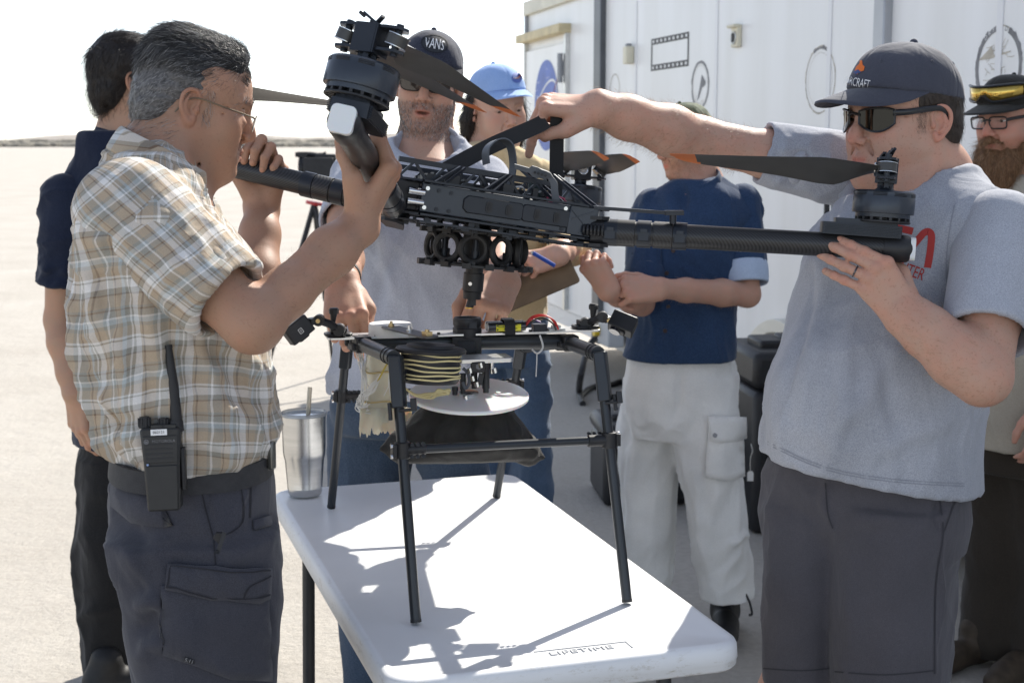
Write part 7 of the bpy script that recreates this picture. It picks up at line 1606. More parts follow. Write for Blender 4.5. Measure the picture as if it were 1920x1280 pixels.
shV = garment('tee_shirt', F, .0065, HEATHER2, VM, [((.1, 0, -1), 8, 1.6, .010, 61), ((.5, 0, -.8), 9, 3, .007, 62)], .04, [(at(700, 360, 3.36), at(740, 560, 3.36), .016, .012), (at(760, 380, 3.36), at(700, 600, 3.36), .016, -.010)])
sleeve('sleeve', SVR, EVR, .62, .068, .068, HEATHER2, VM, [(EVR - SVR, 10, 3, .006, 63)], puv=False); sleeve('sleeve', SVL, EVL, .62, .068, .068, HEATHER2, VM, [(EVL - SVL, 10, 3, .006, 64)], puv=False)
tee_neck('neck_rib', HEATHER2, VM, at(801, 275, 3.475), dV, .080, .078, 38, .007)
F = Field(); secs, M = rows_loft([(700, 628, 900, .135), (760, 618, 902, .135), (810, 640, 885, .11)], YV + .08, dV, False); F.loft(secs, M, 2.4, .03)
for rows, Y in (([(770, 614, 780, .12), (900, 612, 765, .095), (1050, 625, 745, .085), (1200, 640, 735, .075), (1290, 645, 725, .07)], YV + .16), ([(770, 750, 905, .12), (900, 790, 920, .095), (1050, 795, 910, .085), (1200, 800, 900, .075), (1300, 805, 895, .07)], YV + .12)):
    secs, M = rows_loft(rows, Y, dV, False); F.loft([(max(q[0], .01),) + tuple(q[1:]) for q in secs], M, 2.3, .03)
jnV = garment('jeans', F, .008, DENIM, VM, [((0, 0, 1), 8, 2, .006, 65), ((1, 0, .2), 9, 3, .006, 66)])
for x, Y in ((680, 3.64), (850, 3.60)): shoe(VM, V((x - 960) / FPX * Y, Y, 0), dV)
TRUCK = fabric('trucker_navy', (.020, .024, .042), (.046, .050, .075), 300, .85, .5)
capV = cap_hat(HV, VM, TRUCK, (.084, .100, .092), .048, -.008, .072, .08, .016, .040, .048, -6, bm=fabric('brim_navy', (.016, .018, .028), (.03, .032, .045), 500))
BVv = bvh_of(capV)
def patch_disc(cx, cy, rx, ry, rotd, Y, n=36): return np.array([at(cx + rx * cos(a) * cos(rotd) - ry * sin(a) * sin(rotd), cy + rx * cos(a) * sin(rotd) + ry * sin(a) * cos(rotd), Y) for a in np.linspace(0, 2 * pi, n, endpoint=False)])
decal('cap_patch', patch_disc(815, 83, 25, 16.5, .18, 3.4), [tuple(range(36))], BVv, None, mat('patch_dark', (.025, .028, .035), .8), capV, .0012, .006)
for rx, k in ((25, 1.0),):
    o_ = patch_disc(815, 83, 25.5, 17, .18, 3.4); i_ = patch_disc(815, 83, 23.6, 15.2, .18, 3.4); decal('patch_border', np.concatenate([o_, i_]), [(i, (i + 1) % 36, 36 + (i + 1) % 36, 36 + i) for i in range(36)], BVv, None, mat('border_navy', (.01, .012, .02), .8), capV, .002, .006)
for ch, x, y, sz in (('V', 801, 82, .030), ('A', 810.5, 83.5, .033), ('N', 820, 85, .033), ('S', 829, 87.5, .030)):
    v, f = text_mesh(ch, sz, frame(at(x, y, 3.4), x=at(x + 10, y + 1.8, 3.4) - at(x, y, 3.4), z=(0, -1, 0)), 0, sx=.55); v0 = v.mean(0); decal('patch_letter', v, f, BVv, None, pwhite, capV, .0026, .004)
hV = short_hair(HV, VM, dkh, back=-.060, th=.006); hair_strands('hair_strands', hV, HV, dkh, VM, 2600, .030, .00030, cdown, lambda p: p[:, 2] < .045, .3, 22, .006)
tinted = mat('tinted_lens', (.035, .026, .022), .06, spec=.7, coat=.5)
spectacles(HV, VM, tinted, mat('shade_frame_dark', (.02, .014, .012), .4), superlens(.0285, .0190, 22, 3.2, 1.0), .0022, .0016, .103, .010, .012, temple_h=1.6)
# wristwatch
c = WVR + nrm(EVR - WVR) * .030; M = frame(c, z=nrm(EVR - WVR), x=(0, -1, 0)); b = MB(M); b.lathe([(.037, -.010), (.0395, -.010), (.0395, .010), (.037, .010)], n=30, cap=False); wt = b.build('watch', mat('watch_strap', (.02, .02, .022), .6), VM)
MW = frame(c + nrm(V(-.35, -.88, .30)) * .0395, z=V(-.35, -.88, .30), x=(1, 0, 0)); b = MB(MW); b.lathe([(0, -.004), (.0215, -.004), (.0225, 0), (.0225, .006), (.019, .009), (.0, .009)], n=32); cs = b.build('watch_case', mat('watch_case', (.05, .05, .055), .3, .8), wt)
b = MB(MW); b.lathe([(0, .0094), (.0185, .0094), (0, .0094)], n=28) if False else b.cyl((0, 0, .0088), (0, 0, .0096), .0182, n=28); b.build('watch_face', mat('watch_face', (.60, .62, .63), .2, coat=.6), cs)
b = MB(MW); b.box((0, .004, .0099), (.0012, .009, .0004)); b.box((.003, 0, .0099), (.008, .0012, .0004)); b.build('watch_hand', dark, cs)
forearm_hair(VM, EVR, WVR, arm_hair, 500, .012, .00012, 31); forearm_hair(VM, EVL, WVL, arm_hair, 500, .012, .00012, 32)

# ================================================================== person in the pale blue cap taking notes
skD = skin_mat('skin_fair', (.52, .34, .255), .14, .48)
YELLOW = fabric('yellow_cotton', (.58, .44, .24), (.66, .52, .31), 500, .9, .25)
YD = 4.25; HD = Head(at(932, 206, 4.28), 296, 10, 5, .97); nkD = at(908, 285, 4.32)
SDL, EDL, WDL = at(1010, 335, 4.25), at(1068, 462, 4.15), at(1048, 478, 3.98)
SDR, EDR, WDR = at(880, 340, 4.25), at(890, 490, 4.1), at(960, 510, 3.95)
MDL = hframe(at(1050, 476, 4.0), V(-1, -.25, -.25), V(-.1, -.75, .65)); hDL = Hand(MDL, -1, {'i': (40, 60, 30), 'm': (55, 75, 45), 'r': (60, 80, 45), 'p': (62, 80, 45)}, sc=.95, thumb=[(.024, .027, -.012), (.054, .036, -.028), (.080, .026, -.040), (.098, .014, -.046)])
F = Field(); head_field(F, HD, mouth=.003, nose=.95, jaw=.93, brow=.8, lids=.1); F.cap(HD.w(0, -.022, -.035), nkD, .050, .058, .03); F.cap(HD.w(0, -.01, -.08), at(912, 300, 4.26), .038, .045, .03); F.cap(nkD, at(915, 340, 4.3), .07, .1, .03)
v, f = F.mesh(.0027); parts = [(v, f, head_tint(HD, v, red=.12, mouth=.003, lips=(1., .58, .58)))]
F = Field(); arm_field(F, SDL, EDL, WDL, hDL, (.045, .04, .037, .04, .027)); hDL.field(F); v, f = F.mesh(.003); parts.append((v, f, hDL.tint(v, np.ones((len(v), 3)))))
F = Field(); arm_field(F, SDR, EDR, WDR, None, (.045, .04, .037, .04, .027)); v, f = F.mesh(.006); parts.append((v, f, np.ones((len(v), 3))))
hip = at(950, 620, 4.3); F = Field(); core_body(F, [(at(930, 400, 4.3), hip, .08, .08), (nkD, at(930, 400, 4.3), .05, .08), (at(930, 400, 4.3), SDL, .06, .045), (at(930, 400, 4.3), SDR, .06, .045)] + legs_core(hip, [V(-.05, 4.45, 0), V(.07, 4.35, 0)])); v, f = F.mesh(.012); parts.append((v, f, np.ones((len(v), 3))))
PD = person(parts, V(0, 4.35, 0), 'long-haired person in a pale blue cap and yellow shirt, holding a clipboard', skD); eyes(HD, PD, (0, 0, -.35))
dD = 285; secs, M = rows_loft([(272, 870, 960, .06), (300, 862, 1010, .09), (340, 850, 1028, .11), (420, 858, 1030, .125), (500, 868, 1024, .125), (595, 872, 1022, .125)], YD, dD, False); F = Field(); F.loft(secs, M, 2.3, .02); F.cap(at(930, 300, YD), SDL, .05, .055, .04); F.cap(at(905, 300, YD), SDR, .05, .055, .04); F.cap(nkD, HD.w(0, .0, -.1), .060, .075, .008, 's'); F.ell(at(925, 285, 4.14), (.045, .06, .075), None, .01, 's')
garment('shirt', F, .007, YELLOW, PD, [((.1, 0, -1), 8, 2, .012, 71), ((.6, 0, -.6), 10, 3, .008, 72)], .04)
F = Field(); F.cap(SDL, EDL, .060, .056, .01); F.cap(EDL, EDL + (WDL - EDL) * .35, .056, .048, .02); garment('sleeve', F, .007, YELLOW, PD, [(EDL - SDL, 9, 3, .01, 73)]); F = Field(); F.cap(SDR, EDR, .058, .05, .01); F.cap(EDR, EDR + (WDR - EDR) * .75, .05, .042, .02); garment('sleeve', F, .007, YELLOW, PD, [(EDR - SDR, 9, 3, .008, 74)])
collar('collar', YELLOW, PD, at(912, 283, 4.27), dD, .064, .066, .034, 26, 22, .012, 1.2)
F = Field(); secs, M = rows_loft([(585, 880, 1025, .12), (680, 880, 1028, .125)], 4.3, dD, False); F.loft(secs, M, 2.4, .03)
for rows, Y in (([(660, 880, 965, .09), (800, 885, 965, .085), (1000, 890, 950, .075), (1080, 895, 945, .07)], 4.4), ([(660, 950, 1028, .09), (800, 958, 1032, .085), (950, 962, 1034, .08), (1100, 965, 1025, .07)], 4.3)): secs, M = rows_loft(rows, Y, dD, False); F.loft([(max(q[0], .01),) + tuple(q[1:]) for q in secs], M, 2.3, .03)
garment('jeans', F, .008, fabric('denim_mid', (.05, .085, .15), (.10, .15, .23), 420, .9, .35, mid=(.3, .7)), PD, [((0, 0, 1), 8, 2, .008, 75), ((1, 0, .2), 9, 3, .006, 76)])
for x, Y in ((918, 4.36), (995, 4.26)): shoe(PD, V((x - 960) / FPX * Y, Y, 0), dD)
BLUE = fabric('cap_blue', (.27, .42, .74), (.35, .50, .80), 500, .85, .3)
capD = cap_hat(HD, PD, BLUE, (.086, .102, .086), .052, -.008, .070, .08, .020, .022, .052, -12)
BVd = bvh_of(capD); decal('cap_badge', patch_disc(969, 146, 10, 10, 0, 4.2, 24), [tuple(range(24))], BVd, None, pblue, capD, .0015, .01)
v = np.array([at(x, y, 4.2) for x, y in ((960, 149), (968, 146), (978, 139), (971, 149), (964, 148))]); decal('badge_swoosh', v, [tuple(range(5))], BVd, None, pred, capD, .0026, .01)
v, f = text_mesh('NASA', .0095, frame(at(969, 147, 4.2), x=(1, .2, 0), z=(0, -1, 0)), 0); decal('badge_lettering', v, f, BVd, None, pwhite, capD, .0034, .01)
blackh = hair_mat('hair_black_brown', [(0, (.008, .006, .005)), (.7, (.022, .015, .011)), (1, (.06, .04, .025))], .35)
def long_hair(H, parent, m, seed):
    F = Field(); R3 = H.M[:3, :3] / H.sc
    for s in (1, -1): F.chain([H.w(s * .070, -.02, .04), H.w(s * .082, -.03, -.03), H.w(s * .080, -.035, -.09), H.w(s * .082, -.03, -.135)], [.020, .026, .024, .010], .02)
    F.cap(H.w(0, -.085, .02), H.w(0, -.080, -.10), .045, .035, .03)
    v, f = F.mesh(.004); n = vnormals(v, f); q = tp(H.Mi, v); v = v + n * (.005 * vnoise(q * np.array([90, 90, 12]), 5))[:, None]
    o = link('hair', mesh_from('hair', tp(np.linalg.inv(WM[parent.name]), v), f, True, 180), mat('hairbase_9', (.012, .008, .006), .5, var=.4, vscale=150), parent)
    hair_strands('hair_strands', o, H, m, parent, 3000, .055, .0004, lambda p: np.stack([np.sign(p[:, 0]) * .05, p[:, 0] * 0, p[:, 0] * 0 - 1], 1), None, .12, seed, .012); return o
long_hair(HD, PD, blackh, 81)
cb = empty('clipboard', at(1005, 525, 4.0), 'brown clipboard held by the person in the yellow shirt', 'clipboard'); CBM = frame(at(1000, 520, 3.98), x=V(1, .2, .30), z=V(-.2, -.75, .6)); b = MB(CBM); b.prism(rrect(.23, .15, .01, 3), -.002, .002); b.build('board', mat('hardboard', (.13, .09, .05), .6, var=.2, vscale=20), cb); b = MB(CBM); b.box((-.09, 0, .005), (.03, .08, .008)); b.build('clip', steel, cb)
pn = empty('pen', at(1010, 482, 3.93), 'blue pen in the note-taker’s hand', 'pen'); b = MB(); b.cyl(at(999, 474, 3.90), at(1040, 498, 3.92), .0058, n=10); b.build('barrel', mat('pen_blue', (.02, .07, .36), .3), pn); b = MB(); b.cyl(at(999, 474, 3.90), at(996, 472, 3.90), .0058, .001, n=10); b.build('pen_tip', steel, pn)

# ================================================================== man in the navy shirt and white trousers
skE = skin_mat('skin_ruddy', (.50, .31, .23), .15, .5)
NAVY = fabric('navy_cotton', (.016, .036, .085), (.034, .066, .135), 330, .9, .35, mid=(.3, .7))
YE = 4.3; HE = Head(at(1286, 264, 4.32), 200, 18, 0, .88); nkE = at(1315, 352, 4.36)
SER, EER = at(1222, 400, 4.30), at(1203, 568, 4.18); MER = hframe(at(1142, 546, 4.02), V(-.55, .05, .83), V(-.35, -.85, -.2)); WER = MER[:3, 3]
SEL, EEL = at(1392, 395, 4.30), at(1402, 552, 4.22); MEL = hframe(at(1238, 541, 4.02), V(-1, -.05, .02), V(-.05, -.75, .62)); WEL = MEL[:3, 3]
hER = Hand(MER, 1, {'i': (58, 78, 45), 'm': (64, 84, 45), 'r': (68, 84, 45), 'p': (72, 84, 45)}, sc=1.0, thumb=[(.024, .027, -.012), (.058, .030, -.030), (.086, .018, -.036), (.108, .010, -.040)])
hEL = Hand(MEL, -1, {'i': (40, 60, 30), 'm': (46, 66, 40), 'r': (50, 70, 40), 'p': (52, 72, 40)}, sc=1.06)
F = Field(); head_field(F, HE, nose=1.0); F.cap(HE.w(0, -.022, -.035), nkE, .054, .062, .03); F.cap(HE.w(0, .0, -.09), at(1300, 365, 4.28), .042, .05, .03); F.cap(nkE, at(1310, 400, 4.33), .07, .1, .03)
v, f = F.mesh(.0028); parts = [(v, f, head_tint(HE, v, stub=.55, stubcol=(.62, .50, .40), red=.12))]
for S_, E_, W_, h_ in ((SER, EER, WER, hER), (SEL, EEL, WEL, hEL)): F = Field(); arm_field(F, S_, E_, W_, h_, (.044, .040, .036, .038, .027)); h_.field(F); v, f = F.mesh(.003); v = relax(v, f, 1); parts.append((v, f, h_.tint(v, np.ones((len(v), 3)))))
hip = at(1272, 720, 4.33); chest = at(1300, 460, 4.33); F = Field(); core_body(F, [(chest, hip, .09, .08), (nkE, chest, .05, .08), (chest, SER, .06, .045), (chest, SEL, .06, .045)] + legs_core(hip, [V(.42, 4.5, 0), V(.66, 4.36, 0)])); v, f = F.mesh(.012); parts.append((v, f, np.ones((len(v), 3))))
PE = person(parts, V(.53, 4.35, 0), 'man in a navy button shirt and baggy white cargo trousers by the trailer', skE); eyes(HE, PE)
hair_strands('beard', PE, HE, hair_mat('beard_ginger', [(0, (.10, .05, .025)), (1, (.35, .2, .1))]), PE, 1500, .007, .0003, lambda p: np.stack([p[:, 0] * 1, p[:, 0] * 0 + .2, p[:, 0] * 0 - 1], 1), beard_region, .4, 91, .001)
cap_hat(HE, PE, fabric('cap_green', (.05, .07, .035), (.16, .18, .12), 30, .9, mid=(.45, .55)), (.084, .100, .083), .045, -.008, .05, .08, .02, .02, .04, -4)
dE = 262; rowsE = [(338, 1262, 1345, .06), (362, 1236, 1385, .09), (400, 1204, 1408, .11), (450, 1200, 1388, .115), (540, 1194, 1378, .115), (610, 1180, 1376, .125), (672, 1172, 1374, .125)]
secs, M = rows_loft(rowsE, YE, dE, False); F = Field(); F.loft(secs, M, 2.4, .02); F.cap(at(1290, 365, YE), SER, .05, .058, .04); F.cap(at(1335, 362, YE), SEL, .05, .060, .04); F.cap(nkE, HE.w(0, 0, -.1), .060, .075, .008, 's'); F.ell(at(1282, 362, 4.18), (.030, .06, .06), None, .01, 's')
shE = garment('shirt', F, .007, NAVY, PE, [((.15, 0, -1), 8, 2, .010, 101), ((.7, 0, -.5), 10, 3, .008, 102)], .04, [(at(1243, 430, 4.17), at(1248, 670, 4.17), .007, .005)])
def rolled(S_, E_, t1, r0, m, parent, seed, cuffm):
    sleeve('sleeve', S_, E_, t1, r0, r0 * .98, m, parent, [(E_ - S_, 10, 3, .009, seed)], puv=False, h=.006); d = nrm(E_ - S_); c = S_ + (E_ - S_) * t1; b = MB(frame(c, z=d, x=(1, 0, 0))); b.lathe([(r0 * .86, -.035), (r0 * 1.03, -.036), (r0 * 1.06, 0), (r0 * 1.03, .036), (r0 * .9, .038), (r0 * .86, .0)], n=26, cap=False); o = b.build('cuff', cuffm, parent); md = o.modifiers.new('s', 'SUBSURF'); md.levels = md.render_levels = 1
LBLUE = fabric('lining_blue', (.36, .45, .60), (.46, .55, .68), 400)
rolled(SEL, EEL, .74, .064, NAVY, PE, 103, LBLUE); rolled(SER, EER, .72, .060, NAVY, PE, 104, NAVY)
collar('collar', NAVY, PE, at(1308, 348, 4.30), dE - 20, .064, .066, .034, 22, 20, .012, 1.15)
BVe = bvh_of(shE)
for x, y in ((1262, 470), (1250, 512), (1253, 575), (1247, 620)): h_ = BVe.ray_cast(Vector(at(x, y, 3.9)), Vector(nrm(ray(x, y))), 1); b = MB(); q = np.array(h_[0]) if h_[0] else at(x, y, 4.17); b.cyl(q, q + V(0, -.003, 0), .0065, n=10); b.build('shirt_button', mat('button_dark', (.03, .015, .015), .4), shE)
WHITE = fabric('white_ripstop', (.78, .775, .75), (.84, .835, .81), 300, .85, .15)
F = Field(); secs, M = rows_loft([(660, 1178, 1368, .12), (720, 1168, 1374, .13), (780, 1172, 1374, .12), (820, 1190, 1360, .09)], YE + .03, dE, False); F.loft(secs, M, 2.4, .03)
for rows, Y in (([(705, 1172, 1290, .11), (800, 1158, 1284, .12), (880, 1160, 1274, .115), (960, 1164, 1266, .11), (1040, 1168, 1256, .105), (1110, 1172, 1254, .10), (1170, 1176, 1250, .09)], YE + .16), ([(705, 1255, 1372, .11), (800, 1262, 1388, .12), (880, 1270, 1390, .115), (960, 1288, 1398, .115), (1010, 1296, 1400, .115), (1060, 1306, 1406, .11), (1116, 1314, 1410, .105)], YE + .02)): secs, M = rows_loft(rows, Y, dE, False); F.loft([(max(q[0], .03),) + tuple(q[1:]) for q in secs], M, 2.4, .025)
trE = garment('trousers', F, .007, WHITE, PE, [((.1, 0, 1), 7, 1.1, .013, 105), ((.5, 0, .8), 9, 2, .007, 106)], .03, [(at(1300, 880, 4.16), at(1330, 1100, 4.2), .018, .012), (at(1190, 760, 4.18), at(1180, 1000, 4.3), .018, .012), (at(1370, 1020, 4.2), at(1400, 1000, 4.2), .012, .012), (at(1262, 800, 4.2), at(1280, 690, 4.18), .010, -.008)])
BVE2 = bvh_of(trE)
patch('cargo_pocket', [(1328, 790), (1382, 792), (1386, 894), (1356, 900), (1322, 892)], WHITE, trE, BVE2, Y=4.2, off=.012, th=.016, maxlen=.04); patch('cargo_flap', [(1326, 778), (1384, 780), (1384, 820), (1352, 828), (1328, 822)], WHITE, trE, BVE2, Y=4.2, off=.024, th=.008, maxlen=.04)
h_ = BVE2.ray_cast(Vector(at(1338, 812, 3.9)), Vector(nrm(ray(1338, 812))), 1); q = np.array(h_[0]) if h_[0] else at(1338, 812, 4.2); b = MB(); b.cyl(q + V(0, -.026, 0), q + V(0, -.032, 0), .007, n=12); b.build('snap_button', greytrim, trE)
shoe(PE, V((1378 - 960) / FPX * 4.33, 4.36, 0), 262); shoe(PE, V((1215 - 960) / FPX * 4.48, 4.5, 0), 250)
b = MB(); b.tube(crom([at(1398, 1112, 4.25), at(1406, 1130, 4.24), at(1410, 1150, 4.23), at(1404, 1152, 4.23)], 5), .004, 6); b.build('drawcord', dark, trE)
ring_on(hEL, 2, PE, mat('ring_dark', (.12, .12, .13), .25, .9), .5); forearm_hair(PE, EEL, WEL, arm_hair, 600, .014, .00014, 33)

# ================================================================== young man in navy behind the plaid shirt
skB = skin_mat('skin_olive', (.42, .26, .175), .10, .48); DNAVY = fabric('navy_polo', (.010, .015, .034), (.018, .025, .048), 500, .9, .3); BLK = fabric('black_denim', (.010, .010, .011), (.020, .020, .021), 500, .9, .3)
YB = 3.9; HB = Head(at(243, 158, 3.92), 28, 6, 0, .98); nkB = at(228, 262, 3.92)
SBR, EBR = at(122, 385, 3.82), at(112, 600, 3.85); MBR = hframe(at(140, 738, 3.78), V(.10, -.05, -1), V(-.55, -.8, 0)); hBR = Hand(MBR, 1, {'i': (18, 28, 18), 'm': (20, 32, 20), 'r': (22, 34, 22), 'p': (24, 36, 24)}, sc=1.04); WBR = MBR[:3, 3]
F = Field(); head_field(F, HB, ears=(1, -1)); F.cap(HB.w(0, -.022, -.035), nkB, .054, .060, .03); F.cap(HB.w(0, 0, -.09), nkB + V(.03, .02, -.02), .045, .05, .03); F.cap(nkB, at(220, 330, 3.92), .07, .1, .03); v, f = F.mesh(.003); parts = [(v, f, head_tint(HB, v))]
F = Field(); arm_field(F, SBR, EBR, WBR, hBR, (.048, .044, .040, .043, .029)); hBR.field(F); v, f = F.mesh(.003); v = relax(v, f, 1); parts.append((v, f, hBR.tint(v, np.ones((len(v), 3)))))
SBL, EBL, WBL = at(320, 385, 4.05), at(330, 600, 4.05), at(330, 740, 3.98); hip = at(215, 800, 3.95); chest = at(215, 450, 3.93)
F = Field(); arm_field(F, SBL, EBL, WBL, None, (.048, .044, .040, .043, .029)); core_body(F, [(chest, hip, .09, .08), (nkB, chest, .05, .08), (chest, SBR, .06, .045), (chest, SBL, .06, .045)] + legs_core(hip, [V(-1.13, 3.85, 0), V(-1.03, 4.15, 0)])); v, f = F.mesh(.010); parts.append((v, f, np.ones((len(v), 3))))
PB = person(parts, V(-1.1, 3.95, 0), 'black-haired young man in a navy polo shirt standing behind the plaid-shirted man', skB); eyes(HB, PB)
dB = 38; secs, M = rows_loft([(245, 205, 262, .07), (275, 178, 275, .10), (305, 150, 295, .15), (350, 128, 310, .19), (420, 122, 315, .20), (540, 120, 315, .19), (700, 135, 305, .18), (830, 150, 300, .18)], YB, dB, False); F = Field(); F.loft([(a, b_, c_, max(rx, .06), .12, .12) for a, b_, c_, rx, ry, _ in secs], M, 2.4, .02); F.cap(at(190, 330, YB), SBR, .06, .062, .05); F.cap(at(250, 330, YB), SBL, .06, .062, .05); garment('polo_shirt', F, .008, DNAVY, PB, [((.1, 0, -1), 7, 2, .010, 111)], .04)
sleeve('sleeve', SBR, EBR, .68, .066, .062, DNAVY, PB, [(EBR - SBR, 9, 3, .008, 112), ((1, 0, .2), 14, 5, .006, 113)], [(at(75, 500, 3.76), at(130, 512, 3.76), .012, .010), (at(78, 540, 3.76), at(132, 535, 3.76), .012, .008)], puv=False); sleeve('sleeve', SBL, EBL, .66, .064, .06, DNAVY, PB, [(EBL - SBL, 9, 3, .006, 114)], puv=False)
collar('collar', DNAVY, PB, at(228, 262, 3.92), dB, .062, .064, .034, 20, 20, .012, 1.1); b = MB(); b.tube(crom([at(202, 258, 3.83), at(212, 272, 3.82), at(222, 290, 3.83), at(238, 300, 3.9)], 5), .006, 6); b.build('lanyard', mat('lanyard', (.25, .26, .27), .7, var=.6, vscale=120), PB)
F = Field(); secs, M = rows_loft([(800, 152, 300, .14), (900, 148, 300, .15)], YB + .03, dB, False); F.loft(secs, M, 2.4, .03)
for rows, Y in (([(860, 148, 262, .10), (960, 144, 268, .10), (1040, 138, 268, .10), (1100, 140, 264, .095), (1200, 148, 250, .085), (1275, 158, 248, .08)], YB), ([(860, 210, 330, .10), (1000, 222, 325, .095), (1150, 228, 310, .085), (1240, 232, 300, .08), (1262, 232, 300, .08)], YB + .22)): secs, M = rows_loft(rows, Y, dB, False); F.loft([(max(q[0], .01),) + tuple(q[1:]) for q in secs], M, 2.3, .03)
garment('trousers', F, .008, BLK, PB, [((0, 0, 1), 6, 1.6, .006, 115), ((1, 0, .3), 7, 2, .007, 116)], .04)
shoe(PB, V(-1.09, 3.84, 0), 20); shoe(PB, V(-1.0, 4.12, 0), 25)
F = Field(); R3 = HB.M[:3, :3] / HB.sc; F.ell(HB.w(0, -.014, .045), np.array((.088, .106, .098)) * HB.sc, R3, .01); F.ell(HB.w(0, -.06, -.02), np.array((.072, .050, .070)) * HB.sc, R3, .02); F.ell(HB.w(0, .13, -.02), np.array((.13, .085, .12)) * HB.sc, R3, .01, 's')
for s in (1, -1): F.ell(HB.w(s * .086, -.004, -.018), np.array((.03, .024, .028)) * HB.sc, R3, .006, 's')
v, f = F.mesh(.004); n = vnormals(v, f); q = tp(HB.Mi, v); v = v + n * (.004 * vnoise(q * np.array([70, 30, 40]), 5))[:, None]; hB_ = link('hair', mesh_from('hair', tp(np.linalg.inv(WM[PB.name]), v), f, True, 180), mat('hairbase_9', (.012, .008, .006), .5), PB)
hair_strands('hair_strands', hB_, HB, blackh, PB, 5000, .045, .00035, lambda p: np.stack([np.sign(p[:, 0]) * .3, np.where(p[:, 2] > .1, .3, -.3), np.where(p[:, 2] > .1, .1, -1.)], 1), None, .14, 118, .010)

# ================================================================== bearded man at the right edge
skG = skin_mat('skin_red', (.50, .29, .215), .20, .5); KHAKI = fabric('khaki_cotton', (.36, .32, .26), (.44, .40, .33), 500, .9, .25); BROWN = fabric('brown_duck', (.030, .024, .018), (.045, .036, .028), 500, .9, .25)
YG = 4.0; HG = Head(at(1896, 228, 4.02), 214, 6, 0, .98); nkG = at(1915, 330, 4.06)
F = Field(); head_field(F, HG, nose=1.15, cheek=1.1); F.cap(HG.w(0, -.022, -.035), nkG, .060, .066, .03); F.cap(nkG, at(1925, 400, 4.05), .07, .1, .03); v, f = F.mesh(.0028); parts = [(v, f, head_tint(HG, v, red=.28, stub=.6, stubcol=(.7, .45, .3)))]
SGL, EGL, WGL = at(1950, 430, 3.85), at(1985, 620, 3.85), at(1960, 760, 3.8); SGR, EGR, WGR = at(1850, 420, 4.2), at(1862, 600, 4.25), at(1890, 700, 4.15); hip = at(1900, 830, 4.05); chest = at(1905, 480, 4.05)
hG = Hand(hframe(WGL, V(-.1, 0, -1), V(.3, -1, 0)), -1, (20, 30, 20)); F = Field(); arm_field(F, SGL, EGL, WGL, hG); hG.field(F); arm_field(F, SGR, EGR, WGR, None); core_body(F, [(chest, hip, .09, .09), (nkG, chest, .05, .08), (chest, SGL, .06, .045), (chest, SGR, .06, .045)] + legs_core(hip, [V(1.37, 4.12, 0), V(1.46, 4.03, 0)])); v, f = F.mesh(.008); parts.append((v, f, np.ones((len(v), 3))))
PG = person(parts, V(1.4, 4.05, 0), 'man with a long ginger beard, gold goggles on his cap, khaki shirt', skG); eyes(HG, PG)
dG = 220; secs, M = rows_loft([(330, 1880, 1960, .07), (360, 1858, 1985, .11), (410, 1838, 2010, .16), (500, 1822, 2010, .18), (620, 1812, 2005, .18), (760, 1808, 2000, .18), (835, 1812, 2000, .175)], YG, dG, False); F = Field(); F.loft(secs, M, 2.4, .02); F.cap(at(1900, 380, YG), SGR, .06, .06, .05); garment('shirt', F, .008, KHAKI, PG, [((.1, 0, -1), 8, 2, .010, 121)], .04)
F = Field(); F.cap(SGL, EGL, .066, .056, .01); F.cap(EGL, EGL + (WGL - EGL) * .8, .055, .045, .02); garment('sleeve', F, .008, KHAKI, PG, [(EGL - SGL, 8, 3, .008, 122)]); F = Field(); F.cap(SGR, EGR, .062, .056, .01); F.cap(EGR, EGR + (WGR - EGR) * .8, .055, .045, .02); garment('sleeve', F, .008, KHAKI, PG, [(EGR - SGR, 8, 3, .008, 123)])
F = Field(); secs, M = rows_loft([(815, 1816, 2000, .16), (880, 1822, 1995, .13)], YG + .03, dG, False); F.loft(secs, M, 2.4, .03)
for rows, Y in (([(835, 1816, 1930, .12), (1000, 1822, 1930, .10), (1120, 1812, 1922, .095), (1200, 1802, 1905, .09), (1250, 1802, 1890, .085)], YG + .10), ([(835, 1890, 2005, .12), (1050, 1905, 1995, .10), (1270, 1900, 1985, .085)], YG)): secs, M = rows_loft(rows, Y, dG, False); F.loft([(max(q[0], .03),) + tuple(q[1:]) for q in secs], M, 2.3, .03)
garment('trousers', F, .008, BROWN, PG, [((0, 0, 1), 6, 2, .006, 124), ((1, 0, .3), 7, 2, .006, 125)], .04)
BOOT = mat('boot_brown', (.05, .035, .022), .7, var=.3, vscale=40, bump=.4, bscale=200); shoe(PG, V(1.345, 4.06, 0), 215, BOOT, name='boot'); shoe(PG, V(1.50, 3.98, 0), 220, BOOT, name='boot')
capG = cap_hat(HG, PG, fabric('cap_black', (.018, .017, .016), (.034, .032, .030), 400), (.085, .102, .080), .050, -.008, .080, .09, .006, .030, .046, -6, flat_brim=True)
goldl = mat('gold_lens', (.62, .42, .10), .10, .9, var=.15, vscale=12)
b = MB(); n = 22; az = np.linspace(radians(-62), radians(62), n); P = lambda a, z: HG.w(.104 * sin(a), -.006 + .128 * cos(a), z + .02 * (1 - cos(a)))
top = [P(a, .108 - .010 * (abs(a) / 1.1) ** 3) for a in az]; bot = [P(a, .062 + .004 * abs(a) + (.022 * math.exp(-(a / .16) ** 2))) for a in az]; b.add(np.array(top + bot), [(i, i + 1, n + i + 1, n + i) for i in range(n - 1)]); gg = b.build('goggles', goldl, PG); md = gg.modifiers.new('t', 'SOLIDIFY'); md.thickness = .002
b = MB(); b.tube(top + bot[::-1], .0034, 6, closed=True); b.build('goggle_frame', gl, gg)
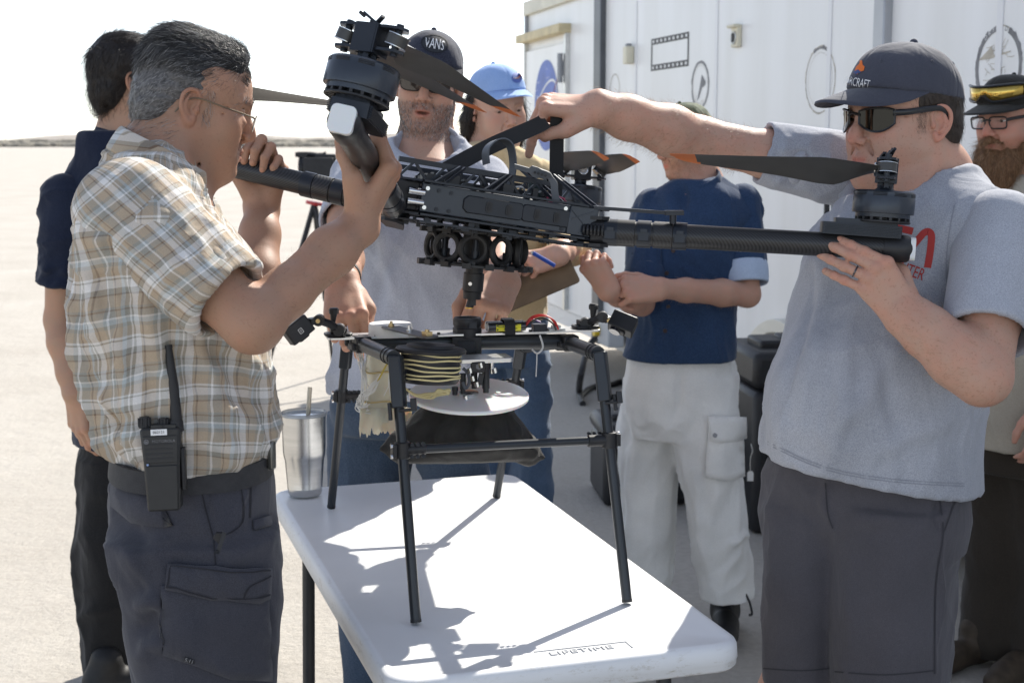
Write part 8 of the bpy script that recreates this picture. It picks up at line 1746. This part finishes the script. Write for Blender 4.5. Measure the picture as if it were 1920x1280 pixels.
for s in (1, -1): b = MB(); b.tube(crom([P(s * radians(60), .095), HG.w(s * .096, .02, .086), HG.w(s * .094, -.03, .080)], 5), .003, 8, flat=2, up=HG.u); b.build('temple', gl, gg)
spectacles(HG, PG, mat('clear_lens', None) if False else lensm, mat('frame_black', (.02, .018, .018), .35), superlens(.027, .0165, 20, 4.5), .0024, .0022, .106, .006, .008, temple_h=1.8)
F = Field(); R3 = HG.M[:3, :3] / HG.sc
for s in (1, -1): F.chain([HG.w(s * .062, .005, -.03), HG.w(s * .058, .03, -.075), HG.w(s * .040, .062, -.11)], [.012, .024, .032], .02)
F.ell(HG.w(0, .072, -.120), (.052, .050, .070), R3, .03); F.ell(HG.w(0, .070, -.180), (.045, .040, .060), R3, .04); F.cap(HG.w(-.03, .085, -.052), HG.w(0, .100, -.043), .010, .012, .01); F.cap(HG.w(.03, .085, -.052), HG.w(0, .100, -.043), .010, .012, .01); F.ell(HG.w(0, .112, -.061), (.018, .016, .007), R3, .006, 's')
v, f = F.mesh(.0035); n = vnormals(v, f); q = tp(HG.Mi, v); v = v + n * (.006 * vnoise(q * np.array([90, 90, 18]), 5))[:, None]; bd = link('beard', mesh_from('beard', tp(np.linalg.inv(WM[PG.name]), v), f, True, 180), mat('beard_base', (.15, .075, .035), .7, var=.4, vscale=90), PG)
hair_strands('beard_strands', bd, HG, hair_mat('beard_red', [(0, (.10, .045, .018)), (.6, (.26, .135, .06)), (1, (.46, .30, .17))], .45), PG, 6000, .032, .00032, lambda p: np.stack([p[:, 0] * 3, p[:, 0] * 0 + .25, p[:, 0] * 0 - 1], 1), None, .25, 126, .008)
hG_ = short_hair(HG, PG, dkh)

# ================================================================== soft payload: sandbag and line bundle under the frame
F = Field(); bc = at(868, 815, 2.60)
Bx = frame(bc, x=(1, .12, -.03), z=(0, 0, 1))
secs = [(-.048, 0, 0, .120, .030, .030), (-.040, 0, 0, .132, .055, .055), (-.020, 0, 0, .134, .072, .072), (.0, .0, 0, .126, .074, .074), (.022, 0, 0, .110, .066, .066), (.045, .004, 0, .088, .050, .050), (.066, .008, 0, .066, .034, .034), (.074, .01, 0, .058, .026, .026)]
F.loft(secs, Bx, 2.8, .01)
for p_ in ((-.150, .0, -.022), (.150, .0, -.046)): F.cap(tp(Bx, V(*p_) * .86), tp(Bx, p_), .022, .006, .03)
T_ = lambda x, y: at(x, y, 2.525)
cr = [(T_(800, 770), T_(750, 835), .008, .006), (T_(830, 765), T_(800, 850), .009, -.008), (T_(850, 765), T_(835, 850), .008, .006), (T_(880, 765), T_(885, 840), .008, -.010), (T_(905, 765), T_(930, 840), .009, .007), (T_(935, 765), T_(985, 845), .008, -.006), (T_(945, 770), T_(1000, 850), .007, .005)]
garment('sandbag', F, .0035, mat('bag_black', (.017, .016, .015), .8, var=.2, vscale=60, bump=.4, bscale=900, sheen=.05), rig, [((.2, 0, 1), 12, 3, .005, 131), ((1, 0, .2), 14, 5, .003, 132)], .02, cr)
b = MB(); q = at(745, 826, 2.60); b.box(at(738, 828, 2.6), (.02, .006, .012)); b.cyl(at(1003, 852, 2.6), at(1009, 857, 2.6), .004, n=8); b.build('bag_corner_tab', dark, rig)
cloth = mat('line_cloth', (.66, .62, .50), .8, var=.10, vscale=25, bump=.3, bscale=400, trans=.0, sub=.2)
F = Field(); Cx = frame(at(722, 715, 2.70), x=(1, .2, 0), z=(.05, 0, 1)); F.loft([(-.075, .002, 0, .046, .036, .036), (-.06, 0, 0, .044, .036, .036), (-.02, 0, 0, .038, .034, .034), (.02, 0, 0, .036, .033, .033), (.055, -.002, 0, .032, .03, .03), (.075, -.004, 0, .030, .026, .026)], Cx, 2.2, .01)
pk = garment('packed_parachute', F, .003, cloth, rig, [((.05, 0, 1), 40, 5, .006, 141), ((.2, 0, 1), 22, 4, .005, 142)], .01)
for z in (.022, -.035): b = MB(Cx @ T(0, 0, z)); a = np.linspace(0, 2 * pi, 40, endpoint=False); b.tube(np.stack([.041 * np.cos(a), .037 * np.sin(a), .003 * np.sin(a * 3)], 1), .0032, 6, closed=True, flat=.5); b.build('rubber_band', mat('rubber_tan', (.55, .42, .20), .6), pk)
b = MB(); b.strap([at(735, 668, 2.64), at(722, 688, 2.645), at(710, 712, 2.65)], V(.006, 0, .006), .002); b.build('yellow_tie', mat('tie_yellow', (.62, .48, .10), .6), pk)
lm = mat('white_line', (.74, .73, .70), .7); rg = np.random.default_rng(12)
for i in range(34):
    if i < 12: P = crom([at(712 + rg.normal(0, 2), 706 + rg.normal(0, 3), 2.655), at(700 + rg.normal(0, 4), 725 + rg.normal(0, 4), 2.65), at(684 + rg.normal(0, 4), 742 + rg.normal(0, 4), 2.66), at(672 + rg.normal(0, 4), 756 + rg.normal(0, 6), 2.67), at(676 + rg.normal(0, 5), 768 + rg.normal(0, 4), 2.66), at(690 + rg.normal(0, 5), 764 + rg.normal(0, 5), 2.66)], 5)
    elif i < 22: x = rg.uniform(664, 682); P = crom([at(x, 648, 2.68), at(x + 6, 672 + rg.normal(0, 4), 2.68), at(682 + rg.normal(0, 4), 700 + rg.normal(0, 8), 2.66), at(684 + rg.normal(0, 5), 740 + rg.normal(0, 12), 2.66)], 5)
    else: x = rg.uniform(726, 742); P = crom([at(x, 692, 2.655), at(x + rg.normal(0, 3), 715, 2.65), at(x + rg.normal(0, 4), 742, 2.65)], 5)
    b = MB(); b.tube(P, .0011, 5); b.build('parachute_line', lm, pk)
b = MB(); xs = np.linspace(-.05, .05, 40); rg = np.random.default_rng(3)
R = [np.stack([xs, -.036 + .006 * np.sin(xs * 160 + k) , np.full(40, z) + (.004 * rg.normal(0, 1, 40) if z < -.08 else 0)], 1) for k, z in enumerate((-.045, -.062, -.080, -.094))]
b.M = Cx; v = np.concatenate(R); b.add(v, [(i * 40 + j, i * 40 + j + 1, (i + 1) * 40 + j + 1, (i + 1) * 40 + j) for i in range(3) for j in range(39)]); o = b.build('ragged_hem', cloth, pk, angle=180); md = o.modifiers.new('t', 'SOLIDIFY'); md.thickness = .0012

# ================================================================== steel tumbler on the table
q0 = onz(572, 926, .741); tm = empty('tumbler', q0, 'steel insulated tumbler with clear lid and straw at the far table corner', 'tumbler'); S_ = np.linalg.norm(q0 - V(0, 0, CAMH)) / FPX
tb_r, tm_r, tp_r, hh = 31 * S_, 39 * S_, 41.5 * S_, 172 * S_ * .90
TMt = T(*q0); brushed = mat('brushed_steel', (.62, .62, .61), .26, 1.0, var=.10, vscale=9, bump=.15, bscale=140, bdist=.0006, stretch=(1, 1, 14))
b = MB(TMt); b.lathe([(0, .001), (tb_r * .94, .001), (tb_r, .006), (tb_r * 1.03, hh * .09), (tb_r * 1.035, hh * .094), (tb_r * 1.03, hh * .098), (tb_r * 1.16, hh * .43), (tb_r * 1.22, hh * .47), (tm_r, hh * .53), (tm_r * 1.03, hh * .9), (tm_r * 1.05, hh * .965), (tm_r * 1.0, hh * .97), (tm_r * .98, hh * .9), (0, hh * .88)], n=56); b.build('tumbler_body', brushed, tm)
b = MB(TMt); b.lathe([(tm_r * .98, hh * .955), (tp_r * 1.015, hh * .96), (tp_r * 1.02, hh * .99), (tp_r * .97, hh * 1.0), (tp_r * .93, hh * .97), (tp_r * .5, hh * .955), (0, hh * .955)], n=48, cap=False); b.build('lid', mat('lid_clear', (.55, .58, .60), .1, trans=.6, coat=.5), tm)
b = MB(); s0 = q0 + V(.004, -.004, hh * .5); b.cyl(s0, at(581, 726, (q0 + V(0, 0, 0))[1]), .0052, n=14, cap=False); b.build('straw', mat('straw_clear', (.70, .64, .52), .2, trans=.4, coat=.3), tm)
